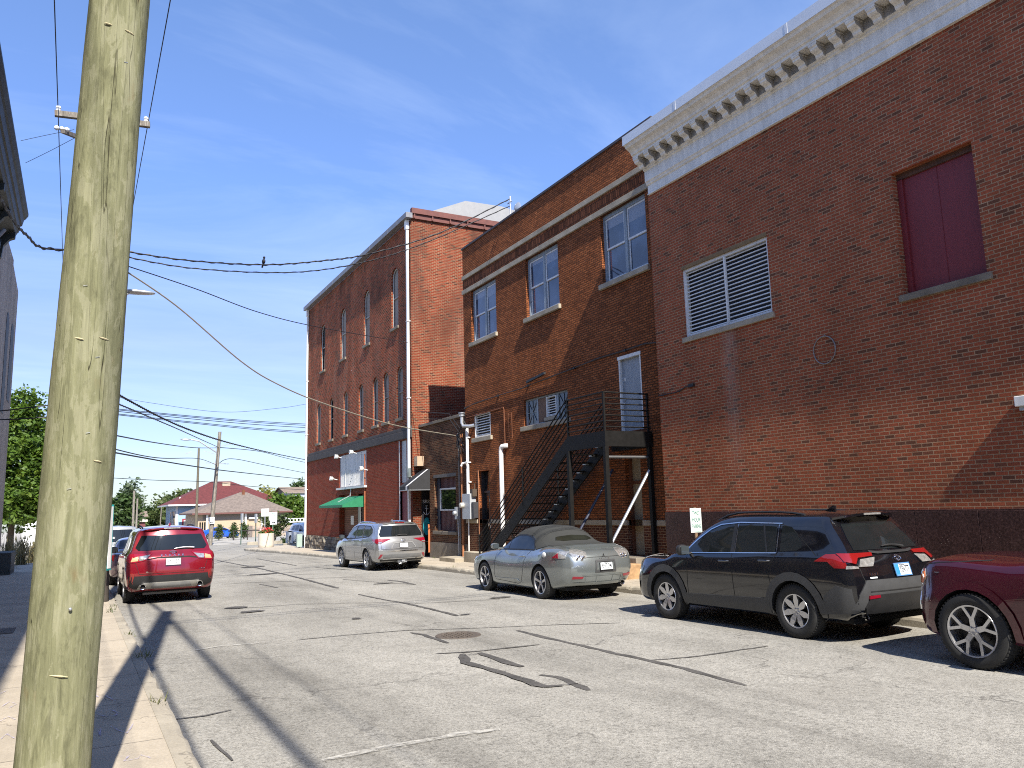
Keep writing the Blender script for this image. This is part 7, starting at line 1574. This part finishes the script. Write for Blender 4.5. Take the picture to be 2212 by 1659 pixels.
p = MB(); b = at(18, 1342, 16); p.box(b.x - .5, b.x + .12, 15.2, 15.9, gz(15.5) + KT + .0, gz(15.5) + KT + .012); single(p, 'utility_cover', M_IRON, 'dark rectangular utility cover set in the shaded left pavement', 'cover')

# ------------------------------------------------------------------ buildings on the left
M_EAVE = plain('dark_green_eave', (.006, .010, .008), .55, var=.4, scale=4, bump=.15)
BL = thing('building', 'left building with an overhanging dark green eave', 'building', (-2.4, 10, 0)); p = MB(); p.box(-16, -2.4, -9, 26.1, -.5, 9.9); p.build('wall', [plain('grey_painted_brick', (.42, .38, .32), .85, var=.2)], BL)
E0 = atX(62, 462, -1.72); dz = E0.z - 10.55
p = MB(); p.prism([(-2.399, 9.35), (-2.34, 9.35), (-2.3, 9.7), (-2.0, 9.86), (-1.96, 9.95), (-1.93, 9.98), (-1.9, 10.16), (-1.86, 10.18), (-1.82, 10.36), (-1.78, 10.4), (-1.72, 10.5), (-1.72, 10.57), (-2.399, 10.75)], 'y', -9, 26.0); ev = p.build('eave', [M_EAVE], BL)
for i in range(12):
    y = 25.6 - i * 1.9; p = MB(); p.prism([(-2.33, 9.0), (-2.28, 9.05), (-2.24, 9.4), (-2.1, 9.6), (-1.98, 9.66), (-1.97, 9.84), (-2.29, 9.69)], 'y', y - .09, y + .09); p.build('bracket', [M_EAVE], ev)
p = MB(); p.tube([(-2.28, 24.2, -.2), (-2.28, 24.2, 9.2), (-2.15, 24.4, 9.5)], .06, 8); p.build('downpipe', [plain('pale_downpipe', (.24, .22, .2), .6)], BL)
M_GB = bricks('grey_brick', [(0., (.38, .33, .28)), (.5, (.46, .40, .34)), (.85, (.40, .35, .3))], (.5, .45, .38), .2, .07, .01, .004, None, .5, .3)
B6 = thing('building', 'grey painted brick building with narrow arched windows behind the wooden pole', 'building', (-2.5, 30, 0)); XW = -2.5
C1, C2, C3 = atX(39.5, 631, XW), atX(29.5, 568, XW), atX(16.4, 515, XW)
y1 = C1.y; ws = []
for (x, yt, yb) in ((12.5, 660, 905), (24., 690, 880)):
    a, b_ = atX(x - 3, 750, XW), atX(x + 3, 750, XW); zt, zb_ = atX(x, yt, XW).z, atX(x, yb, XW).z; ws.append((a.y, b_.y, zb_, zt))
p = MB(); p.prism([(26.12, -.6), (y1, -.6), (y1, C1.z), (C2.y, C1.z + (C2.z - C1.z) * .8), (C2.y, C2.z + .1), (C3.y, C3.z), (26.12, C3.z + .2)], 'x', XW - 10, XW); p.build('wall', [M_GB], B6)
for a, b_, c_, d_ in ws:
    p = MB(); n = 8; yc = (a + b_) / 2; hw = (b_ - a) / 2; poly = [(a, c_), (b_, c_)] + [(yc + hw * math.cos(math.pi * i / n), d_ - .4 + .4 * math.sin(math.pi * i / n)) for i in range(n + 1)]
    p.prism(poly, 'x', XW - .05, XW + .012); p.build('window', [M_DARK], B6)

# ------------------------------------------------------------------ houses at the far end
def shingles(name, col):
    t = NT(name); p = t.pos(); n = t.noise(t.scale(p, (1.2, 1.2, 3.5)), 2.6, 3, .6); n2 = t.noise(p, 12, 3); c = t.mix(1., c4(col), t.ramp(n, [(.35, .72), (.65, 1.22)]), 'MULTIPLY'); c = t.mix(1., c, t.ramp(n2, [(.3, .85), (.7, 1.15)]), 'MULTIPLY'); return t.fin(c, .9)
def siding(name, col):
    t = NT(name); p = t.pos(); sp = t.n('ShaderNodeSeparateXYZ'); t.l(p, sp.inputs[0]); fr = t.math('FRACT', t.math('DIVIDE', sp.outputs[2], .2)); c = t.mix(1., c4(col), t.ramp(fr, [(0., .7), (.08, 1.)]), 'MULTIPLY'); return t.fin(c, .6)
def hip(name, label, x0, x1, Yf, depth, zb_, ze, zp, ridge, wallm, roofm, over=.5, fascia=None):
    H = thing(name, label, 'house', ((x0 + x1) / 2, Yf, zb_)); p = MB(); p.box(x0, x1, Yf, Yf + depth, zb_, ze); p.build('wall', [wallm], H)
    o = over; a, b_, c_, d_ = (x0 - o, Yf - o, ze), (x1 + o, Yf - o, ze), (x1 + o, Yf + depth + o, ze), (x0 - o, Yf + depth + o, ze); m_ = Yf + depth / 2
    r0, r1_ = (ridge[0], m_, zp), (ridge[1], m_, zp); p = MB(); p.add([a, b_, c_, d_, r0, r1_], [(0, 1, 5, 4), (1, 2, 5), (2, 3, 4, 5), (3, 0, 4)]); p.add([(q[0], q[1], q[2] - .02) for q in (a, b_, c_, d_)], [(3, 2, 1, 0)]); rf = p.build('roof', [roofm], H)
    p = MB(); z0 = ze - .22
    p.box(x0 - o, x1 + o, Yf - o - .04, Yf - o, z0, ze); p.box(x0 - o - .04, x0 - o, Yf - o, Yf + depth + o, z0, ze); p.box(x1 + o, x1 + o + .04, Yf - o, Yf + depth + o, z0, ze); p.build('fascia', [fascia or M_WHITE], rf); return H, rf
# blue walled house with the red hipped roof
YB = 128.; e0, e1 = at(380, 1090, YB), at(470, 1087, YB); pk = at(465.3, 1040, YB + 8); g0 = gz(YB)
xl = at(381, 1100, YB).x; xr = xl + 15.
H, rf = hip('house', 'pale blue house with a dark red hipped roof', xl, xr, YB, 16, g0, e0.z, pk.z, (pk.x - .6, pk.x + 2.4), siding('pale_blue_siding', (.28, .42, .56)), shingles('dark_red_shingles', (.105, .022, .02)), 1.2)
p = MB(); q = at(395, 1122, YB), at(410, 1140, YB); p.box(q[0].x - .1, q[1].x + .1, YB - .06, YB - .01, q[1].z - .1, q[0].z + .1); w_ = p.build('window', [M_RED_D if False else plain('red_window_frame', (.28, .03, .05), .6)], H); p = MB(); p.box(q[0].x + .12, q[1].x - .12, YB - .09, YB - .061, q[1].z + .12, q[0].z - .12); p.build('pane', [M_WHITE], w_)
for i in range(4):
    y_ = YB + 1.2 + i * 2.; p = MB(); p.box(xl - .06, xl - .01, y_, y_ + .7, g0 + .8, e0.z - 1.); p.build('window', [M_GLASS_D], H)
p = MB(); p.box(xl - .08, xl + .2, YB - .08, YB + .2, g0, e0.z - .22); p.build('corner_board', [M_WHITE], H)
p = MB(); ch_ = at(489, 1049, YB + 6); p.box(ch_.x - .6, ch_.x + .6, YB + 6, YB + 7, ch_.z - 3, ch_.z + .5); p.build('chimney', [plain('tan_chimney', (.4, .33, .24), .8)], rf)
p = MB(); v_ = at(389, 1080, YB + 2); p.tube([v_ - Vector((0, 0, 1.2)), v_ + Vector((0, 0, .4))], .12, 8); p.build('vent', [M_PIPEW], rf)
# tan house in front of it
YT = 112.; xl, xr = at(428, 1110, YT).x, at(617, 1106, YT).x; ez = at(520, 1106, YT).z; pz = at(525, 1063.5, YT + 7).z; r0, r1_ = at(518, 1064, YT + 7).x, at(533, 1066, YT + 7).x
H, rf = hip('house', 'tan sided house with a grey brown hipped roof', xl, xr, YT, 14, gz(YT), ez, pz, (r0, r1_), siding('tan_siding', (.40, .31, .21)), shingles('grey_brown_shingles', (.165, .13, .105)), .8, plain('brown_gutter', (.12, .05, .04), .5))
dk = plain('dark_band', (.07, .07, .085), .6)
p = MB(); p.box(xl + .6, xr + .01, YT - .05, YT - .005, ez - .95, ez - .24); p.build('shaded_band', [siding('shaded_siding', (.2, .17, .14))], H)  # darker siding strip, the eave's shade painted into its colour
for x in (447, 530): 
    q = at(x, 1110, YT).x; p = MB(); p.box(q - .12, q + .12, YT - .4, YT - .1, gz(YT), ez - .24); p.build('porch_post', [M_WHITE], H)
for x0_, x1_, mm in ((431, 434, M_DARK), (436, 439, M_DARK), (441, 444, M_DARK)):
    a, b_ = at(x0_, 1125, YT).x, at(x1_, 1125, YT).x; p = MB(); p.box(a, b_, YT - .06, YT - .01, gz(YT) + .1, ez - 1.2); p.build('window', [M_GLASS_D], H)
a = at(545, 1119, YT); p = MB(); p.box(a.x - .5, a.x + .7, YT - .3, YT - .05, a.z - .12, a.z + .1); p.build('wall_light', [M_WHITE], H)
p = MB(); v_ = at(525, 1063, YT + 6); p.box(v_.x - .1, v_.x + .25, YT + 6, YT + 6.3, v_.z - 1., v_.z + .3); p.build('vent', [M_RUST], rf)
# wooden fence with gate, white balustrade
F0, F1 = at(545, 1161, 98.), at(672, 1163, 98.); FN = thing('fence', 'weathered vertical board fence behind the parking corner', 'fence', ((F0.x + F1.x) / 2, 98, gz(98))); p = MB(); x = F0.x; rnd = random.Random(2)
zt = at(600, 1135, 98).z
while x < F1.x: p.box(x, x + .135, 98, 98.03, gz(98) + .05, zt + rnd.uniform(-.04, .04)); x += .15
p.build('boards', [plain('weathered_fence_wood', (.34, .27, .21), .85, var=.3, scale=3)], FN); p = MB(); p.box(F0.x, F1.x, 97.95, 97.99, zt - .35, zt - .2); p.build('rail', [plain('fence_rail', (.3, .24, .19), .85)], FN)
p = MB(); ga, gb = at(527, 1162, 97.).x, at(545, 1162, 97.).x; p.box(ga, gb, 97, 97.06, gz(97) + .05, at(530, 1136, 97).z)
for i in range(7): p.box(ga + (gb - ga) * i / 7 + .02, ga + (gb - ga) * (i + 1) / 7 - .02, 96.97, 96.999, gz(97) + .1, at(530, 1136, 97).z - .05)
single(p, 'gate', plain('dark_gate_wood', (.16, .135, .12), .8, var=.3), 'dark wooden gate between the tan house and the board fence', 'gate')
za, zc_ = at(600, 1127, 101).z, at(600, 1120.5, 101).z; W0, W1 = at(566, 1125, 101).x, at(668, 1122, 101).x; BA = thing('balustrade', 'white picket balustrade above the board fence', 'railing', ((W0 + W1) / 2, 101, za)); p = MB(); p.box(W0, W1, 101, 101.1, za - .15, za); p.box(W0, W1, 101, 101.1, zc_ - .1, zc_)
x = W0
while x < W1: p.box(x, x + .14, 101.02, 101.08, za, zc_ - .1); x += .42
for x_ in (W0, (W0 + W1) / 2, W1): p.box(x_ - .1, x_ + .1, 100.98, 101.12, gz(101), zc_ + .1)
p.build('rails', [M_WHITE], BA)
# pipe rail along the lot
p = MB(); a, b_ = at(505, 1147, 86), at(668, 1144, 78); p.tube([a, b_], .05, 6)
for t in (0., .19, .385, .57, .75, .93): q = a.lerp(b_, t); p.tube([(q.x, q.y, gz(q.y)), (q.x, q.y, q.z + (.05))], .05, 6)
single(p, 'pipe_rail', plain('brown_black_pipe', (.035, .025, .022), .6), 'dark pipe rail fence along the parking lot', 'railing')
# white stub posts and low planting kerbs
for i, (x, y0, y1) in enumerate(((619, 1179, 1149), (631, 1181, 1148))):
    a, b_ = at(x, y0, 59), at(x + 1, y1, 59); p = MB(); p.bar((a.x, 59, gz(59)), (a.x, 59, b_.z), .11); p.bar((a.x - .35, 59, b_.z), (a.x + .35, 59, b_.z + .02), .07); single(p, 'vent_post', M_PIPEW, ('left' if i == 0 else 'right') + ' white T shaped post near the brick building corner', 'post', 'white T posts')
for x0_, x1_, y_, lb in ((534, 566, 1177, 'left low concrete kerb block behind the planter'), (577, 610, 1178, 'middle low concrete kerb block behind the planter'), (612, 660, 1184, 'right low concrete kerb block near the brick building')):
    Yk = 65 if x0_ < 600 else 56; a, b_ = at(x0_, y_, Yk), at(x1_, y_, Yk); p = MB(); p.box(a.x, b_.x, Yk, Yk + .25, gz(Yk) - .05, gz(Yk) + .24); single(p, 'kerb_block', M_KERB, lb, 'kerb block', 'low kerb blocks on the corner', bevel=.03)
p = MB(); a = at(655, 1172, 48.6); p.box(11.55, 11.85, 48.3, 48.6, gz(48) + .2, gz(48) + .95); p.tube([(11.7, 48.45, gz(48)), (11.7, 48.45, gz(48) + .3)], .04, 6); single(p, 'utility_box', plain('pale_green_box', (.3, .38, .34), .5), 'pale green utility box at the corner of the red brick building', 'box')
# small houses left of the blue one
def gable(label, x0, x1, Yf, depth, ze_, zp_, wallm, roofm, side=False):
    z0 = gz(Yf); H = thing('house', label, 'house', ((x0 + x1) / 2, Yf, z0)); p = MB(); xm = (x0 + x1) / 2
    if not side:
        p.prism([(x0, z0), (x1, z0), (x1, ze_), (xm, zp_), (x0, ze_)], 'y', Yf, Yf + depth); p.build('wall', [wallm], H); p = MB(); o = .4
        for s, xe in ((-1, x0), (1, x1)): k = (zp_ - ze_) / (xm - x0); p.add([(xm, Yf - o, zp_ + .12), (xe + s * o, Yf - o, ze_ - o * k + .12), (xe + s * o, Yf + depth + o, ze_ - o * k + .12), (xm, Yf + depth + o, zp_ + .12)], [(0, 1, 2, 3)])
    else:
        p.box(x0, x1, Yf, Yf + depth, z0, ze_); p.build('wall', [wallm], H); p = MB(); o = .4; ym = Yf + depth / 2
        p.add([(x0 - o, Yf - o, ze_ - .1), (x1 + o, Yf - o, ze_ - .1), (x1 + o, ym, zp_), (x0 - o, ym, zp_)], [(0, 1, 2, 3)]); p.add([(x0 - o, Yf + depth + o, ze_ - .1), (x1 + o, Yf + depth + o, ze_ - .1), (x1 + o, ym, zp_), (x0 - o, ym, zp_)], [(3, 2, 1, 0)])
        p.prism([(Yf, ze_), (Yf + depth, ze_), (ym, zp_ - .1)], 'x', x0, x1)
    p.build('roof', [roofm], H)
    for f in (.25, .7): p = MB(); xx = x0 + (x1 - x0) * f; p.box(xx - .4, xx + .4, Yf - .06, Yf - .01, z0 + 1.1, z0 + 2.3); p.build('window', [M_GLASS_D], H)
WS = siding('white_siding', (.62, .62, .6)); GS = shingles('grey_shingles', (.11, .11, .115)); TS = shingles('brown_shingles', (.2, .15, .11))
Q = lambda x, y, Y: at(x, y, Y)
gable('white house with a grey roof beside the far poles', Q(288, 1, 150).x, Q(328, 1, 150).x, 150, 10, Q(300, 1118, 150).z, Q(300, 1102, 150).z, WS, GS, True)
gable('tall white gabled house rising behind the grey roofed white house', Q(288, 1, 175).x, Q(309, 1, 175).x, 175, 9, Q(300, 1108, 175).z, Q(300, 1094, 175).z, WS, GS)
gable('small grey roofed house between the white house and the tan garage', Q(312, 1, 180).x, Q(342, 1, 180).x, 180, 8, Q(320, 1111, 180).z, Q(320, 1100, 180).z, WS, shingles('blue_grey_shingles', (.12, .125, .15)), True)
gable('tan garage with a brown roof beside the pale blue house', Q(334, 1, 155).x, Q(362, 1, 155).x, 155, 8, Q(340, 1114, 155).z, Q(340, 1101, 155).z, siding('cream_siding', (.55, .47, .34)), TS, True)
gable('grey white house with a brown roof beside the tall brick building', Q(636, 1, 140).x, Q(690, 1, 140).x, 140, 10, Q(650, 1064, 140).z, Q(650, 1050, 140).z, siding('grey_blue_siding', (.42, .47, .5)), TS, True)
x0_, x1_ = Q(292, 1, 138).x, Q(362, 1, 138).x; RB = thing('building', 'long low dark red building with a flat roof behind the red SUV', 'building', ((x0_ + x1_) / 2, 138, gz(138))); p = MB(); z_ = Q(320, 1127, 138).z; p.box(x0_, x1_, 138, 148, gz(138), z_); p.build('wall', [plain('dark_red_wall', (.14, .04, .045), .8, var=.15)], RB); p = MB(); p.box(x0_ - .3, x1_ + .3, 137.7, 148.3, z_, z_ + .35); p.build('roof', [plain('pale_roof_edge', (.5, .46, .4), .7)], RB); p = MB(); p.box(x0_ + 1, x0_ + 1.9, 137.94, 137.99, gz(138), gz(138) + 2.1); p.build('door', [M_DARK], RB)
p = MB(); a, b_ = Q(50, 1110, 95), Q(110, 1160, 95); p.box(a.x, b_.x, 95, 104, gz(95), Q(80, 1118, 95).z); single(p, 'building', WS, 'plain white walled building behind the maple tree', 'building')
for (x, yb_, yt, Y, lb, rr) in ((290, 1143, 1060, 112, 'taller of two pale poles left of the red SUV', .16), (297, 1145, 1077, 108, 'shorter of two pale poles left of the red SUV', .13), (270, 1140, 1085, 130, 'thin far pole left of the two pale poles', .1), (349, 1120, 1092, 150, 'thin pole in front of the tan garage', .1)):
    p = pole_mesh((at(x - 3, yb_, Y).x, Y, gz(Y)), at(x, yt, Y), rr, rr * .8, 8, 3, .002, 3); single(p, 'utility_pole', W_GREY, lb, 'utility pole', 'far utility poles')
d0, d1 = at(423, 1150, 100), at(429.6, 968.5, 100); U4 = thing('utility_pole', 'dark slim utility pole left of the leaning pole', 'utility pole', (d0.x, 100, gz(100))); pole_mesh((d0.x, 100, gz(100)), d1, .17, .12, 10, 4, .003, 5).build('pole', [pole_wood('brown_pole_wood', (.09, .08, .06), (.16, .14, .1))], U4)
p = MB(); a = d1 + Vector((0, 0, -.2)); p.bar(a + Vector((-1.5, 0, -.5)), a + Vector((-.8, 0, -.2)), .1); p.bar(a + Vector((.5, 0, -.1)), a + Vector((2., 0, -.5)), .06); p.build('bracket', [M_GALV], U4)

# weeds in the kerb joints
rnd = random.Random(77); p = MB()
for (x, y) in [(.74, 11.2), (.79, 11.35), (.60, 17.4), (.66, 17.9), (.7, 18.6), (.76, 13.6), (.72, 8.3), (10.42, 20.), (10.45, 23.2), (10.4, 31.), (12.2, 28.9), (12.24, 26.2), (11.9, 35.), (11.85, 43.)]:
    for k in range(16):
        a = rnd.uniform(0, 6.28); b0 = Vector((x + rnd.gauss(0, .04), y + rnd.gauss(0, .08), gz(y) + KT - .03)); l = rnd.uniform(.04, .13); tip = b0 + Vector((math.cos(a) * l * .8, math.sin(a) * l * .8, l)); s_ = Vector((math.sin(a), -math.cos(a), 0)) * .008
        p.add([b0 - s_, b0 + s_, tip], [(0, 1, 2)])
tag(p.build('kerb_weeds', leafmat('weed_leaves', ((.05, .08, .02), (.1, .12, .03), (.16, .14, .06)), .3, 5)), kind='stuff')
